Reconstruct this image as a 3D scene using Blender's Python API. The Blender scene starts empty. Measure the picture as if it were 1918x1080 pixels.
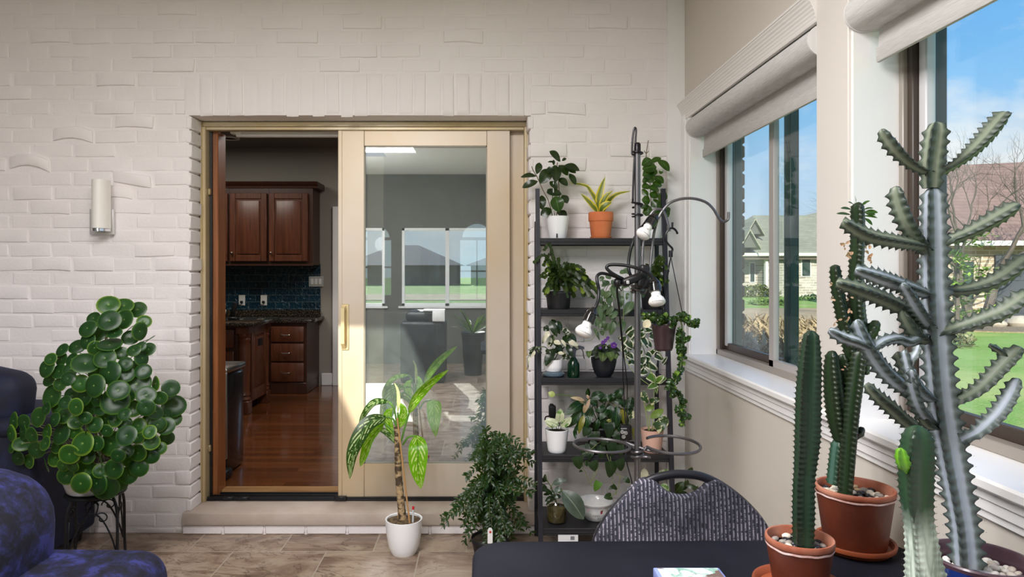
import bpy, bmesh, math, random
from mathutils import Vector, Matrix, noise
R = random.Random(7)
C = bpy.context.scene.collection
SC = bpy.context.scene
V = Vector
# Survey of the photograph: focal length in pixels, vanishing point, eye height (m)
F, CX, CY, H = 1280.0, 906.0, 507.0, 1.45
def P(px, py, Y):
    return V(((px - CX) / F * Y, Y, H - (py - CY) / F * Y))
def XX(px, Y): return (px - CX) / F * Y
def ZZ(py, Y): return H - (py - CY) / F * Y

# ------------------------------------------------------------------ materials
def lin(c):
    def g(x):
        x /= 255.0
        return x / 12.92 if x <= 0.04045 else ((x + 0.055) / 1.055) ** 2.4
    return (g(c[0]), g(c[1]), g(c[2]), 1.0)
class NT:
    def __init__(s, name):
        s.m = bpy.data.materials.new(name); s.m.use_nodes = True
        s.t = s.m.node_tree; s.t.nodes.clear()
        s.out = s.n('ShaderNodeOutputMaterial')
    def n(s, typ, **kw):
        nd = s.t.nodes.new(typ)
        for k, v in kw.items():
            if k.startswith('_'): setattr(nd, k[1:], v)
            else: s.set(nd, k.replace('__', ' '), v)
        return nd
    def set(s, nd, key, v):
        if key.isdigit(): sk = nd.inputs[int(key)]
        else: sk = nd.inputs[key]
        if isinstance(v, bpy.types.NodeSocket): s.t.links.new(v, sk)
        else: sk.default_value = v
    def math(s, op, a, b=0.0, clamp=False):
        nd = s.n('ShaderNodeMath', _operation=op, _use_clamp=clamp)
        s.set(nd, '0', a); s.set(nd, '1', b); return nd.outputs[0]
    def mix(s, f, a, b, blend='MIX'):
        nd = s.n('ShaderNodeMix', _data_type='RGBA', _blend_type=blend)
        s.set(nd, '0', f); s.set(nd, '6', a); s.set(nd, '7', b); return nd.outputs[2]
    def coord(s, which='Object', scale=(1, 1, 1), loc=(0, 0, 0), rot=(0, 0, 0)):
        tc = s.n('ShaderNodeTexCoord'); mp = s.n('ShaderNodeMapping')
        s.t.links.new(tc.outputs[which], mp.inputs[0])
        mp.inputs['Scale'].default_value = scale; mp.inputs['Location'].default_value = loc
        mp.inputs['Rotation'].default_value = rot
        return mp.outputs[0]
    def noise(s, vec, scale, detail=4, dist=0.0, rough=0.55):
        nd = s.n('ShaderNodeTexNoise', Vector=vec, Scale=scale, Detail=detail, Distortion=dist, Roughness=rough)
        return nd.outputs[0]
    def ramp(s, fac, stops):
        nd = s.n('ShaderNodeValToRGB', Fac=fac)
        cr = nd.color_ramp
        while len(cr.elements) < len(stops): cr.elements.new(0.5)
        for e, (p, c) in zip(cr.elements, stops): e.position = p; e.color = c
        return nd.outputs[0]
    def bump(s, h, strength=0.3, dist=0.01):
        return s.n('ShaderNodeBump', Height=h, Strength=strength, Distance=dist).outputs[0]
    def pbsdf(s, **kw):
        b = s.n('ShaderNodeBsdfPrincipled')
        for k, v in kw.items(): s.set(b, k.replace('__', ' '), v)
        return b
    def done(s, sh):
        s.t.links.new(sh if isinstance(sh, bpy.types.NodeSocket) else sh.outputs[0], s.out.inputs[0]); return s.m

def mat(name, col, rough=0.5, metal=0.0, col2=None, nscale=8, bump=0.0, bscale=40, spec=0.5, coat=0.0, stretch=(1, 1, 1), lohi=(0.35, 0.65), dist=0.0, bdist=0.005, sheen=0.0, detail=4):
    t = NT(name); v = t.coord('Object', scale=stretch)
    c = lin(col)
    if col2 is not None:
        f = t.noise(v, nscale, detail, dist)
        c = t.ramp(f, [(lohi[0], lin(col)), (lohi[1], lin(col2))])
    b = t.pbsdf(Roughness=rough, Metallic=metal)
    t.set(b, 'Base Color', c); t.set(b, 'Specular IOR Level', spec); t.set(b, 'Coat Weight', coat)
    if sheen: t.set(b, 'Sheen Weight', sheen)
    if bump:
        t.set(b, 'Normal', t.bump(t.noise(v, bscale, 4), bump, bdist))
    return t.done(b)

def leaf_mat(name, col, vein=None, margin=None, mw=0.3, blotch=None, bscale=6, bthr=0.5, rough=0.35, col2=None, trans=0.25, veins=0, back=None, streak=None):
    """Leaf surface in UV space: x across (0.5 is the midrib), y along."""
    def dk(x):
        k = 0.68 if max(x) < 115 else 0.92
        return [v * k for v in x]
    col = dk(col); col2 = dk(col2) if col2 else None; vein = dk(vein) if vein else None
    t = NT(name)
    uv = t.n('ShaderNodeUVMap').outputs[0]
    sep = t.n('ShaderNodeSeparateXYZ', Vector=uv)
    u, w = sep.outputs[0], sep.outputs[1]
    ob = t.coord('Object')
    au = t.math('ABSOLUTE', t.math('SUBTRACT', u, 0.5))
    c = lin(col)
    nz = t.noise(ob, 9, 3)
    c = t.ramp(nz, [(0.3, lin(col)), (0.7, lin(col2 or [min(255, x * 1.2 + 4) for x in col]))])
    nb = t.noise(ob, 60, 3)
    if streak:
        st = t.math('SINE', t.math('ADD', t.math('MULTIPLY', w, 46.0), t.math('MULTIPLY', au, -34.0)))
        pat = t.math('MULTIPLY', t.math('GREATER_THAN', st, 0.2), t.math('GREATER_THAN', t.noise(ob, 45, 3), 0.47))
        pat = t.math('MULTIPLY', pat, t.math('LESS_THAN', au, 0.36))
        c = t.mix(pat, c, lin(streak))
    if blotch:
        f = t.math('GREATER_THAN', t.noise(uv, bscale, 3, 0.8), bthr)
        f2 = t.math('GREATER_THAN', t.noise(ob, bscale * 4.5, 3, 0.5), bthr)
        c = t.mix(t.math('MAXIMUM', t.math('MULTIPLY', f, 0.9), t.math('MULTIPLY', f2, 0.85)), c, lin(blotch))
    if margin:
        edge = t.math('ADD', au, t.math('MULTIPLY', t.math('SUBTRACT', nb, 0.5), 0.25))
        c = t.mix(t.math('GREATER_THAN', edge, 0.5 - mw * 0.5), c, lin(margin))
    if vein:
        c = t.mix(t.math('LESS_THAN', au, 0.025), c, lin(vein))
    if veins:
        sv = t.math('ABSOLUTE', t.math('SINE', t.math('ADD', t.math('MULTIPLY', w, 30.0), t.math('MULTIPLY', au, -18.0))))
        h = sv
    else: h = nb
    nrm = t.bump(h, 0.25, 0.003)
    b = t.pbsdf(Roughness=rough); t.set(b, 'Base Color', c); t.set(b, 'Normal', nrm)
    tr = t.n('ShaderNodeBsdfTranslucent'); t.set(tr, 'Color', t.mix(0.6, c, lin((150, 200, 30)), 'MIX'))
    mx = t.n('ShaderNodeMixShader'); mx.inputs[0].default_value = trans
    t.t.links.new(b.outputs[0], mx.inputs[1]); t.t.links.new(tr.outputs[0], mx.inputs[2])
    return t.done(mx.outputs[0])

# ------------------------------------------------------------------ mesh building
def smooth(pts, n=8, closed=False):
    pts = [V(p) for p in pts]
    if len(pts) < 3 and not closed: 
        return [pts[0].lerp(pts[1], i / n) for i in range(n + 1)]
    out = []; N = len(pts)
    rng = range(N) if closed else range(N - 1)
    for i in rng:
        if closed: p0, p1, p2, p3 = pts[i - 1], pts[i], pts[(i + 1) % N], pts[(i + 2) % N]
        else:
            p1, p2 = pts[i], pts[i + 1]
            p0 = pts[i - 1] if i > 0 else p1 * 2 - p2
            p3 = pts[i + 2] if i + 2 < N else p2 * 2 - p1
        for k in range(n):
            t = k / n
            out.append(0.5 * ((2 * p1) + (p2 - p0) * t + (2 * p0 - 5 * p1 + 4 * p2 - p3) * t * t + (3 * p1 - p0 - 3 * p2 + p3) * t ** 3))
    if not closed: out.append(pts[-1])
    return out

def perp(d, ref=None):
    d = d.normalized()
    ref = ref or (V((0, 0, 1)) if abs(d.z) < 0.9 else V((1, 0, 0)))
    s = d.cross(ref)
    if s.length < 1e-5: s = d.cross(V((0.3, 1, 0.2)))
    return s.normalized()

ORI = {}
class MB:
    def __init__(s): s.v = []; s.f = []; s.uv = []; s.mi = []
    def add(s, vs, fs, uvs=None, m=0):
        o = len(s.v)
        s.v.extend([tuple(p) for p in vs])
        s.uv.extend(uvs if uvs else [(0.5, 0.5)] * len(vs))
        for f in fs: s.f.append(tuple(i + o for i in f)); s.mi.append(m)
    def box(s, lo, hi, m=0):
        x0, y0, z0 = lo; x1, y1, z1 = hi
        vs = [(x0, y0, z0), (x1, y0, z0), (x1, y1, z0), (x0, y1, z0), (x0, y0, z1), (x1, y0, z1), (x1, y1, z1), (x0, y1, z1)]
        s.add(vs, [(0, 3, 2, 1), (4, 5, 6, 7), (0, 1, 5, 4), (1, 2, 6, 5), (2, 3, 7, 6), (3, 0, 4, 7)], None, m)
    def rbox(s, lo, hi, r=0.01, seg=2, m=0, mtx=None, deform=None):
        bm = bmesh.new(); bmesh.ops.create_cube(bm, size=1)
        lo = V(lo); hi = V(hi); c = (lo + hi) / 2; d = hi - lo
        for v in bm.verts: v.co = V((v.co.x * d.x, v.co.y * d.y, v.co.z * d.z))
        r = min(r, min(d) * 0.49)
        bmesh.ops.bevel(bm, geom=bm.edges[:], offset=r, segments=seg, affect='EDGES', profile=0.5, clamp_overlap=True)
        if deform:
            bmesh.ops.subdivide_edges(bm, edges=[e for e in bm.edges if e.calc_length() > max(d) * 0.35], cuts=5, use_grid_fill=True)
            for v in bm.verts: v.co = deform(v.co, d)
        if mtx is not None:
            for v in bm.verts: v.co = mtx @ v.co
        bm.verts.index_update()
        s.add([v.co + c for v in bm.verts], [[v.index for v in f.verts] for f in bm.faces], None, m)
        bm.free()
    def tube(s, pts, r, n=8, m=0, closed=False, cap=True, flat=1.0):
        pts = [V(p) for p in pts]; N = len(pts)
        rf = r if callable(r) else (lambda t: r)
        vs = []; fs = []; side = None
        for i, p in enumerate(pts):
            a = pts[i - 1] if (i > 0 or closed) else p
            b = pts[(i + 1) % N] if (i < N - 1 or closed) else p
            d = (b - a)
            d = d.normalized() if d.length > 1e-9 else V((0, 0, 1))
            if side is None: side = perp(d)
            else:
                side = side - d * side.dot(d)
                side = side.normalized() if side.length > 1e-6 else perp(d)
            up = d.cross(side); rr = rf(i / max(1, N - 1))
            for k in range(n):
                an = 2 * math.pi * k / n
                vs.append(p + side * (rr * math.cos(an)) + up * (rr * flat * math.sin(an)))
        M_ = N if closed else N - 1
        for i in range(M_):
            for k in range(n):
                a = i * n + k; b = i * n + (k + 1) % n
                c = ((i + 1) % N) * n + (k + 1) % n; d = ((i + 1) % N) * n + k
                fs.append((a, b, c, d))
        if cap and not closed:
            fs.append(tuple(range(n - 1, -1, -1))); fs.append(tuple((N - 1) * n + k for k in range(n)))
        uv = [(0.5, i / max(1, N - 1)) for i in range(N) for k in range(n)]
        s.add(vs, fs, uv, m)
    def lathe(s, prof, c=(0, 0, 0), n=36, m=0, mtx=None, ribs=None, cap=True):
        c = V(c); vs = []; fs = []; N = len(prof)
        for i, (r, z) in enumerate(prof):
            for k in range(n):
                a = 2 * math.pi * k / n
                rr = r * (ribs(a, i / max(1, N - 1)) if ribs else 1)
                p = V((rr * math.cos(a), rr * math.sin(a), z))
                if mtx is not None: p = mtx @ p
                vs.append(p + c)
        for i in range(N - 1):
            for k in range(n):
                fs.append((i * n + k, i * n + (k + 1) % n, (i + 1) * n + (k + 1) % n, (i + 1) * n + k))
        if cap and prof[0][0] > 1e-6: fs.append(tuple(range(n - 1, -1, -1)))
        if cap and prof[-1][0] > 1e-6: fs.append(tuple((N - 1) * n + k for k in range(n)))
        s.add(vs, fs, [(k / n, i / max(1, N - 1)) for i in range(N) for k in range(n)], m)
    def prism(s, outline, a, b, m=0):
        """outline: list of 3-D points (planar), extruded by vector from offset a to offset b"""
        N = len(outline); a = V(a); b = V(b)
        vs = [V(p) + a for p in outline] + [V(p) + b for p in outline]
        fs = [tuple(range(N)), tuple(range(2 * N - 1, N - 1, -1))]
        for i in range(N):
            j = (i + 1) % N; fs.append((j, i, i + N, j + N))
        s.add(vs, fs, None, m)
    def ball(s, c, r, m=0, n=10, sq=(1, 1, 1), mtx=None, jit=0.0):
        vs = []; fs = []; c = V(c)
        for i in range(n // 2 + 1):
            th = math.pi * i / (n // 2)
            for k in range(n):
                ph = 2 * math.pi * k / n
                p = V((math.sin(th) * math.cos(ph) * sq[0], math.sin(th) * math.sin(ph) * sq[1], math.cos(th) * sq[2])) * r
                if mtx is not None: p = mtx @ p
                vs.append(p + c)
        for i in range(n // 2):
            for k in range(n):
                fs.append((i * n + k, (i + 1) * n + k, (i + 1) * n + (k + 1) % n, i * n + (k + 1) % n))
        s.add(vs, fs, None, m)
    def leaf(s, pts, W, prof='ovate', nref=(0, -1, 0.6), fold=0.15, seg=8, wav=0.0, m=0, cup=0.0):
        pts = [V(p) for p in pts]
        path = smooth(pts, max(2, seg // (len(pts) - 1)))
        N = len(path); nref = V(nref).normalized()
        vs = []; uv = []; fs = []; us = (-1, -0.5, 0, 0.5, 1)
        for i, p in enumerate(path):
            t = i / (N - 1)
            a = path[max(0, i - 1)]; b = path[min(N - 1, i + 1)]
            d = (b - a).normalized()
            side = d.cross(nref)
            side = side.normalized() if side.length > 1e-4 else perp(d)
            nn = side.cross(d).normalized()
            if nn.dot(nref) < 0: nn = -nn
            w = W * 0.5 * PROF[prof](t)
            for u in us:
                off = fold * abs(u) * w - cup * (u * u) * w
                if wav: off += wav * W * math.sin(t * 14 + u * 2.0) * abs(u)
                vs.append(p + side * (u * w) + nn * off); uv.append((0.5 + u * 0.5, t))
        for i in range(N - 1):
            for k in range(4):
                fs.append((i * 5 + k, i * 5 + k + 1, (i + 1) * 5 + k + 1, (i + 1) * 5 + k))
        s.add(vs, fs, uv, m)
    def build(s, name, mats, parent=None, angle=40, kind=None, label=None):
        me = bpy.data.meshes.new(name)
        o = V((0, 0, 0))
        if parent is not None: o = ORI.get(parent.name, V((0, 0, 0)))
        me.from_pydata([tuple(V(p) - o) for p in s.v], [], s.f)
        uvl = me.uv_layers.new(name='UVMap')
        li = [0] * len(me.loops); me.loops.foreach_get('vertex_index', li)
        flat = []
        for i in li: flat.extend(s.uv[i])
        uvl.data.foreach_set('uv', flat)
        if not isinstance(mats, (list, tuple)): mats = [mats]
        for m in mats: me.materials.append(m)
        me.polygons.foreach_set('material_index', s.mi)
        me.polygons.foreach_set('use_smooth', [True] * len(me.polygons))
        me.update()
        if angle < 180: me.set_sharp_from_angle(angle=math.radians(angle))
        ob = bpy.data.objects.new(name, me); C.objects.link(ob)
        if parent is not None:
            ob.parent = parent; ORI[ob.name] = o
        else: ORI[ob.name] = V((0, 0, 0))
        if kind: ob['kind'] = kind
        if label: ob['label'] = label
        return ob
PROF = {
    'ovate': lambda t: max(0.03, 2.05 * (max(t, 0.004) ** 0.62) * ((1 - t) ** 0.85)) if t < 1 else 0.0,
    'ellip': lambda t: max(0.03, math.sin(math.pi * min(1, t * 0.98 + 0.01)) ** 0.75) if t < 1 else 0.0,
    'heart': lambda t: (min(1.0, (t + 0.22) ** 0.32 * 1.08) * ((1 - t) ** 0.62) * 1.12 + 0.0) if t < 1 else 0.0,
    'strap': lambda t: min(1.0, 0.55 + t * 1.2) * (1 - t ** 3.2),
    'lance': lambda t: max(0.03, min(1, t * 3.0) ** 0.8 * (1 - t) ** 0.6 * 1.2) if t < 1 else 0.0,
    'notch': lambda t: (0.35 + 0.65 * min(1, t * 1.6) ** 0.7) * (1.0 if t < 0.9 else 0.75),
}
def tag(o, label, cat, group=None, kind=None):
    o['label'] = label; o['category'] = cat
    if group: o['group'] = group
    if kind: o['kind'] = kind
    return o
def thing(name, loc, label, cat, group=None, kind=None):
    o = bpy.data.objects.new(name, None); C.objects.link(o); o.location = V(loc); o.empty_display_size = 0.1
    ORI[o.name] = V(loc)
    return tag(o, label, cat, group, kind)
def struct(o):
    o['kind'] = 'structure'; return o
def area(name, loc, rot, sx, sy, power, col=(1, 1, 1)):
    l = bpy.data.lights.new(name, 'AREA'); l.shape = 'RECTANGLE'; l.size = sx; l.size_y = sy; l.energy = power; l.color = col
    o = bpy.data.objects.new(name, l); C.objects.link(o); o.location = loc; o.rotation_euler = rot
    return o
# ------------------------------------------------------------------ camera, sun, sky
cam = bpy.data.cameras.new('camera'); cam.sensor_width = 36; cam.sensor_fit = 'HORIZONTAL'
cam.lens = F / 1918 * 36; cam.shift_x = (959 - CX) / 1918; cam.shift_y = -(540 - CY) / 1918
cam.clip_start = 0.05; cam.clip_end = 500
co = bpy.data.objects.new('camera', cam); C.objects.link(co); co.location = (0, 0, H); co.rotation_euler = (math.pi / 2, 0, 0)
SC.camera = co
vs_ = SC.view_settings; vs_.view_transform = 'Standard'; vs_.look = 'None'; vs_.exposure = 0.0; vs_.gamma = 1.0; vs_.use_curve_mapping = False
SC.cycles.max_bounces = 10; SC.cycles.transparent_max_bounces = 24; SC.cycles.diffuse_bounces = 5; SC.cycles.glossy_bounces = 4
SC.cycles.sample_clamp_indirect = 6.0
try: SC.cycles.use_denoising = True
except Exception: pass

w = bpy.data.worlds.new('sky'); SC.world = w; w.use_nodes = True
t = NT.__new__(NT); t.t = w.node_tree; t.t.nodes.clear(); t.out = t.n('ShaderNodeOutputWorld')
tc = t.n('ShaderNodeTexCoord').outputs['Generated']
sp = t.n('ShaderNodeSeparateXYZ', Vector=tc)
grad = t.ramp(sp.outputs[2], [(0.0, lin((222, 238, 250))), (0.07, lin((205, 230, 252))), (0.22, lin((140, 203, 255))), (0.42, lin((92, 172, 250))), (1.0, lin((70, 140, 235)))])
mp = t.n('ShaderNodeMapping', Vector=tc); mp.inputs['Scale'].default_value = (1.6, 1.6, 3.4); mp.inputs['Location'].default_value = (0.35, 0.2, 0.1)
nz = t.noise(mp.outputs[0], 2.6, 6, 0.25, 0.55)
cl = t.ramp(nz, [(0.50, (0, 0, 0, 1)), (0.66, (1, 1, 1, 1))])
skyc = t.mix(cl, grad, lin((246, 249, 253)))
bg = t.n('ShaderNodeBackground', Color=skyc, Strength=1.0)
t.t.links.new(bg.outputs[0], t.out.inputs[0])

sun = bpy.data.lights.new('sun', 'SUN'); sun.energy = 7.5; sun.angle = 0.009; sun.color = (1.0, 0.95, 0.84)
so = bpy.data.objects.new('sun', sun); C.objects.link(so)
SD = V((0.2, 0.9, -0.45)).normalized()
so.rotation_euler = SD.to_track_quat('-Z', 'Y').to_euler(); so.location = (-5, -20, 12)

# ------------------------------------------------------------------ surface materials
def m_brick(name, a, b, bump=0.35):
    t = NT(name); v = t.coord('Object')
    n1 = t.noise(v, 2.2, 4); n2 = t.noise(v, 70, 4)
    c = t.ramp(n1, [(0.3, lin(a)), (0.7, lin(b))])
    bs = t.pbsdf(Roughness=0.62); t.set(bs, 'Base Color', c); t.set(bs, 'Normal', t.bump(n2, bump, 0.004)); return t.done(bs)
M_BRICK = m_brick('painted_brick', (235, 228, 227), (240, 234, 234))
M_BEIGE = mat('beige_wall_paint', (212, 205, 195), 0.7, bump=0.05, bscale=200)
M_PIER = mat('pier_paint', (218, 212, 205), 0.5)
M_TRIM = mat('white_trim_paint', (240, 239, 238), 0.32)
M_CEIL = mat('ceiling_paint', (238, 236, 234), 0.8)
M_REAR = mat('grey_wall_paint', (92, 90, 84), 0.7)
M_TAUPE = mat('taupe_frame', (150, 141, 132), 0.35, coat=0.2)
M_DKBROWN = mat('dark_brown_frame', (62, 50, 42), 0.4)
M_SASH = mat('pale_sash', (205, 204, 206), 0.3)
M_TEAL = mat('dark_teal_frame', (22, 44, 44), 0.4, col2=(30, 62, 60), nscale=1.5, stretch=(1, 1, 0.6))
M_GOLD = mat('champagne_frame', (188, 165, 118), 0.38, metal=0.35, col2=(206, 192, 164), nscale=1.4, stretch=(1, 1, 0.7))
M_GOLD2 = mat('champagne_panel', (202, 178, 142), 0.38, metal=0.2, col2=(208, 196, 182), nscale=1.2, stretch=(1, 1, 0.7))
M_WOODJ = mat('jamb_wood', (122, 70, 36), 0.4, col2=(152, 92, 50), nscale=3, stretch=(18, 18, 0.8), coat=0.2)
M_BLACK = mat('black_track', (20, 20, 24), 0.4)
M_STONE = mat('threshold_stone', (180, 164, 152), 0.7, col2=(196, 182, 172), nscale=5, bump=0.2, bscale=60)
M_GROUT = mat('grout', (190, 180, 168), 0.9)

def m_tile():
    t = NT('floor_tile'); v = t.coord('Object', loc=(0.331 + 0.0, -3.535 + 0.482 * 20, 0))
    br = t.n('ShaderNodeTexBrick', Vector=v, Scale=1.0, Mortar__Size=0.0035, Mortar__Smooth=0.0, Brick__Width=0.482, Row__Height=0.482, Bias=0.0)
    br.offset = 0.5; br.offset_frequency = 2; br.squash = 1.0
    t.set(br, 'Color1', (0.35, 0.35, 0.35, 1)); t.set(br, 'Color2', (0.75, 0.75, 0.75, 1)); t.set(br, 'Mortar', (0, 0, 0, 1))
    rnd = br.outputs[0]
    v2 = t.n('ShaderNodeVectorMath', _operation='ADD'); t.t.links.new(t.coord('Object', scale=(0.7, 1.3, 1), rot=(0, 0, 0.5)), v2.inputs[0])
    sc = t.n('ShaderNodeVectorMath', _operation='SCALE'); t.t.links.new(rnd, sc.inputs[0]); sc.inputs['Scale'].default_value = 7.0
    t.t.links.new(sc.outputs[0], v2.inputs[1])
    n1 = t.noise(v2.outputs[0], 3.2, 6, 1.6, 0.6)
    c = t.ramp(n1, [(0.30, lin((92, 74, 60))), (0.44, lin((132, 110, 93))), (0.55, lin((164, 146, 128))), (0.70, lin((120, 99, 83)))])
    n2 = t.noise(v2.outputs[0], 2.0, 5, 2.6, 0.6)
    vein = t.math('LESS_THAN', t.math('ABSOLUTE', t.math('SUBTRACT', n2, 0.5)), 0.011)
    c = t.mix(t.math('MULTIPLY', vein, 0.55), c, lin((70, 52, 42)))
    c = t.mix(br.outputs[1], c, lin((168, 156, 142)))
    b = t.pbsdf(Roughness=0.32); t.set(b, 'Base Color', c)
    t.set(b, 'Normal', t.bump(t.math('SUBTRACT', 1.0, br.outputs[1]), 0.4, 0.002))
    return t.done(b)
M_TILE = m_tile()

def m_glass(name, refl=0.12, tint=(1, 1, 1), dirt=0.0):
    t = NT(name)
    tr = t.n('ShaderNodeBsdfTransparent'); t.set(tr, 'Color', (*tint, 1))
    gl = t.n('ShaderNodeBsdfGlossy'); t.set(gl, 'Roughness', 0.0); t.set(gl, 'Color', (0.94, 0.98, 1.0, 1))
    lw = t.n('ShaderNodeLayerWeight', Blend=0.5)
    fac = t.math('ADD', t.math('MULTIPLY', t.math('POWER', lw.outputs['Facing'], 5.0), 0.8), refl, clamp=True)
    mx = t.n('ShaderNodeMixShader'); t.set(mx, '0', fac)
    t.t.links.new(tr.outputs[0], mx.inputs[1]); t.t.links.new(gl.outputs[0], mx.inputs[2])
    sh = mx.outputs[0]
    if dirt:
        df = t.n('ShaderNodeBsdfDiffuse'); t.set(df, 'Color', (0.72, 0.82, 0.84, 1))
        sm = t.noise(t.coord('Object', scale=(1.5, 1, 1)), 5, 5, 1.5)
        f = t.math('MULTIPLY', t.math('ADD', sm, 0.35), dirt)
        m2 = t.n('ShaderNodeMixShader'); t.set(m2, '0', f)
        t.t.links.new(sh, m2.inputs[1]); t.t.links.new(df.outputs[0], m2.inputs[2]); sh = m2.outputs[0]
    return t.done(sh)
M_GLASS = m_glass('window_glass', 0.03, (0.96, 0.985, 0.98))
M_DGLASS = m_glass('door_glass', 0.44, (0.84, 0.88, 0.86), 0.07)

# ------------------------------------------------------------------ painted brick wall with the door opening
YW, YR = 3.788, 3.95            # wall face, back of the reveal
OX0, OX1, OZ = -1.63, 0.257, 2.308
def brick_wall():
    mb = MB(); rb = random.Random(11)
    mb.box((-3.3, YW, 0.0), (OX0 - 0.004, YR, 2.96)); mb.box((OX1 + 0.004, YW, 0.0), (1.25, YR, 2.96)); mb.box((OX0 - 0.004, YW, OZ + 0.004), (OX1 + 0.004, YR, 2.96))
    special = {}
    US = [0, 0.018, 0.045, 0.27, 0.5, 0.73, 0.955, 0.982, 1.0]; WS = [0, 0.055, 0.13, 0.5, 0.87, 0.945, 1.0]
    def brick(x0, x1, z0, z1, prot, arch=0.0, tilt=0.0, skew=0.0, bulge=0.0, rough=0.0034):
        vs = []; fs = []; nx = len(US); nz = len(WS); sd = rb.random() * 100
        j = [rb.uniform(-0.004, 0.004) for _ in range(4)]
        for k, w_ in enumerate(WS):
            for i, u in enumerate(US):
                ex = min(u, 1 - u); ez = min(w_, 1 - w_)
                e = 1.0
                if ex < 0.015: e = 0
                elif ex < 0.04: e = min(e, 0.86)
                if ez < 0.04: e = 0
                elif ez < 0.10: e = min(e, 0.86)
                x = x0 + (x1 - x0) * u + (j[0] if u < 0.5 else j[1]) + skew * (w_ - 0.5)
                z = z0 + (z1 - z0) * w_ + (j[2] if w_ < 0.5 else j[3]) * 0.6
                n_ = noise.noise(V((x * 9, z * 14, sd))); n2 = noise.noise(V((x * 22, z * 26, sd + 5)))
                z += arch * math.sin(math.pi * u) + tilt * (u - 0.5) + 0.0035 * noise.noise(V((x * 11, sd, w_ * 3)))
                x += 0.003 * noise.noise(V((z * 20, sd, 3)))
                y = YW - e * (prot + bulge * math.sin(math.pi * u) * (0.4 + 0.6 * w_)) - (e > 0) * (n_ * rough + n2 * 0.0012) + 0.0015
                vs.append((x, y, z))
        for k in range(nz - 1):
            for i in range(nx - 1):
                a = k * nx + i; fs.append((a, a + 1, a + nx + 1, a + nx))
        mb.add(vs, fs)
    # odd, warped bricks as the photo shows them: centre px, py -> (arch, tilt, bulge, prot)
    odd = [(235, 140, 0.004, 0.002, 0.004, 0.014), (348, 116, 0.0, 0.004, 0.003, 0.014), (146, 254, 0.022, -0.012, 0.012, 0.014),
           (75, 306, 0.030, -0.02, 0.02, 0.012), (275, 332, 0.0, -0.035, 0.018, 0.014), (275, 226, 0.008, -0.006, 0.01, 0.013),
           (120, 495, 0.005, 0.0, 0.003, 0.012), (832, 66, 0.008, -0.006, 0.014, 0.01), (1042, 197, 0.003, -0.015, 0.004, 0.012),
           (215, 15, 0.0, 0.003, 0.004, 0.012), (330, 40, 0.003, 0.004, 0.012, 0.01), (180, 58, -0.006, 0.003, 0.006, 0.01), (400, 60, 0.0, 0.0, 0.004, 0.010),
           (1165, 45, 0.004, 0.0, 0.006, 0.012), (250, 100, 0.0, 0.0, 0.006, 0.01), (185, 195, 0.0, 0, 0.006, 0.011), (500, 330, 0, 0, 0, 0.01), (690, 40, 0, 0, 0.003, 0.01), (320, 500, 0.002, 0.0, 0.006, 0.01),
           (240, 350, 0.012, 0.0, 0.008, 0.008), (1035, 295, 0, 0, 0.004, 0.012), (1145, 275, 0, 0, 0.003, 0.012)]
    odd = [(XX(a, YW), ZZ(b, YW), c, d, e, f) for a, b, c, d, e, f in odd]
    ph = 0.0787; L = 0.228; z = OZ + 0.008 - ph * 30
    row = 0
    while z < 2.96:
        z1 = min(z + ph - 0.008, 2.958); z0 = max(z, 0.003)
        if z1 - z0 > 0.02:
            spans = [(-3.3, 1.10)]
            if z < OZ - 0.01: spans = [(-3.3, OX0), (OX1, 1.10)]
            elif z < 2.55 - 0.02: spans = [(-3.3, -1.655), (0.262, 1.10)]
            off = (L / 2 if row % 2 else 0) + rb.uniform(-0.012, 0.012)
            for (a, b) in spans:
                x = -3.3 - off
                while x < b:
                    l = L - 0.009 + rb.uniform(-0.012, 0.010)
                    xa, xb = max(x, a), min(x + l, b)
                    if xb - xa > 0.035:
                        sp = None
                        for o in odd:
                            if xa <= o[0] <= xb and z0 - 0.004 <= o[1] <= z1 + 0.008: sp = o
                        r_ = rb.random()
                        if sp: brick(xa, xb, z0, z1, sp[5], sp[2], sp[3], rb.uniform(-0.01, 0.01), sp[4])
                        elif r_ < 0.10: brick(xa, xb, z0, z1, rb.uniform(0.008, 0.012), rb.uniform(-0.002, 0.003), rb.uniform(-0.005, 0.005), 0, rb.uniform(0, 0.004))
                        else: brick(xa, xb, z0, z1, rb.uniform(0.0015, 0.0072), 0, rb.uniform(-0.003, 0.003))
                    x += L + rb.uniform(-0.003, 0.003)
        z += ph; row += 1
    # soldier course over the door
    x = -1.652
    while x < 0.25:
        wd = 0.0787 + rb.uniform(-0.005, 0.005)
        brick(x, min(x + wd - 0.009, 0.262), OZ + 0.004 + rb.uniform(-0.008, 0.004), 2.543, rb.uniform(0.003, 0.011), 0, 0, rb.uniform(-0.004, 0.004))
        x += wd
    # brick ends in the left and right reveals
    z = OZ + 0.008 - ph * 30
    while z < OZ:
        z0 = max(z, 0.12); z1 = min(z + ph - 0.010, OZ)
        if z1 - z0 > 0.02:
            for sgn, X in ((1, OX0), (-1, OX1)):
                d = rb.uniform(0.002, 0.014)
                lo = (min(X - 0.02 * sgn, X + d * sgn), YW - 0.004, z0); hi = (max(X - 0.02 * sgn, X + d * sgn), YR - 0.03, z1)
                mb.rbox(lo, hi, 0.005, 1)
        z += ph
    mb.box((-1.66, YW - 0.022, 0.0), (0.29, YW + 0.02, 0.055))
    # course of white brick under the threshold stone
    x = -1.66
    while x < 0.29:
        mb.rbox((x, YW - 0.028, 0.0), (min(x + 0.22, 0.29), YW + 0.02, 0.055), 0.006, 1); x += 0.228
    return struct(mb.build('wall_back', M_BRICK))
brick_wall()
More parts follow.
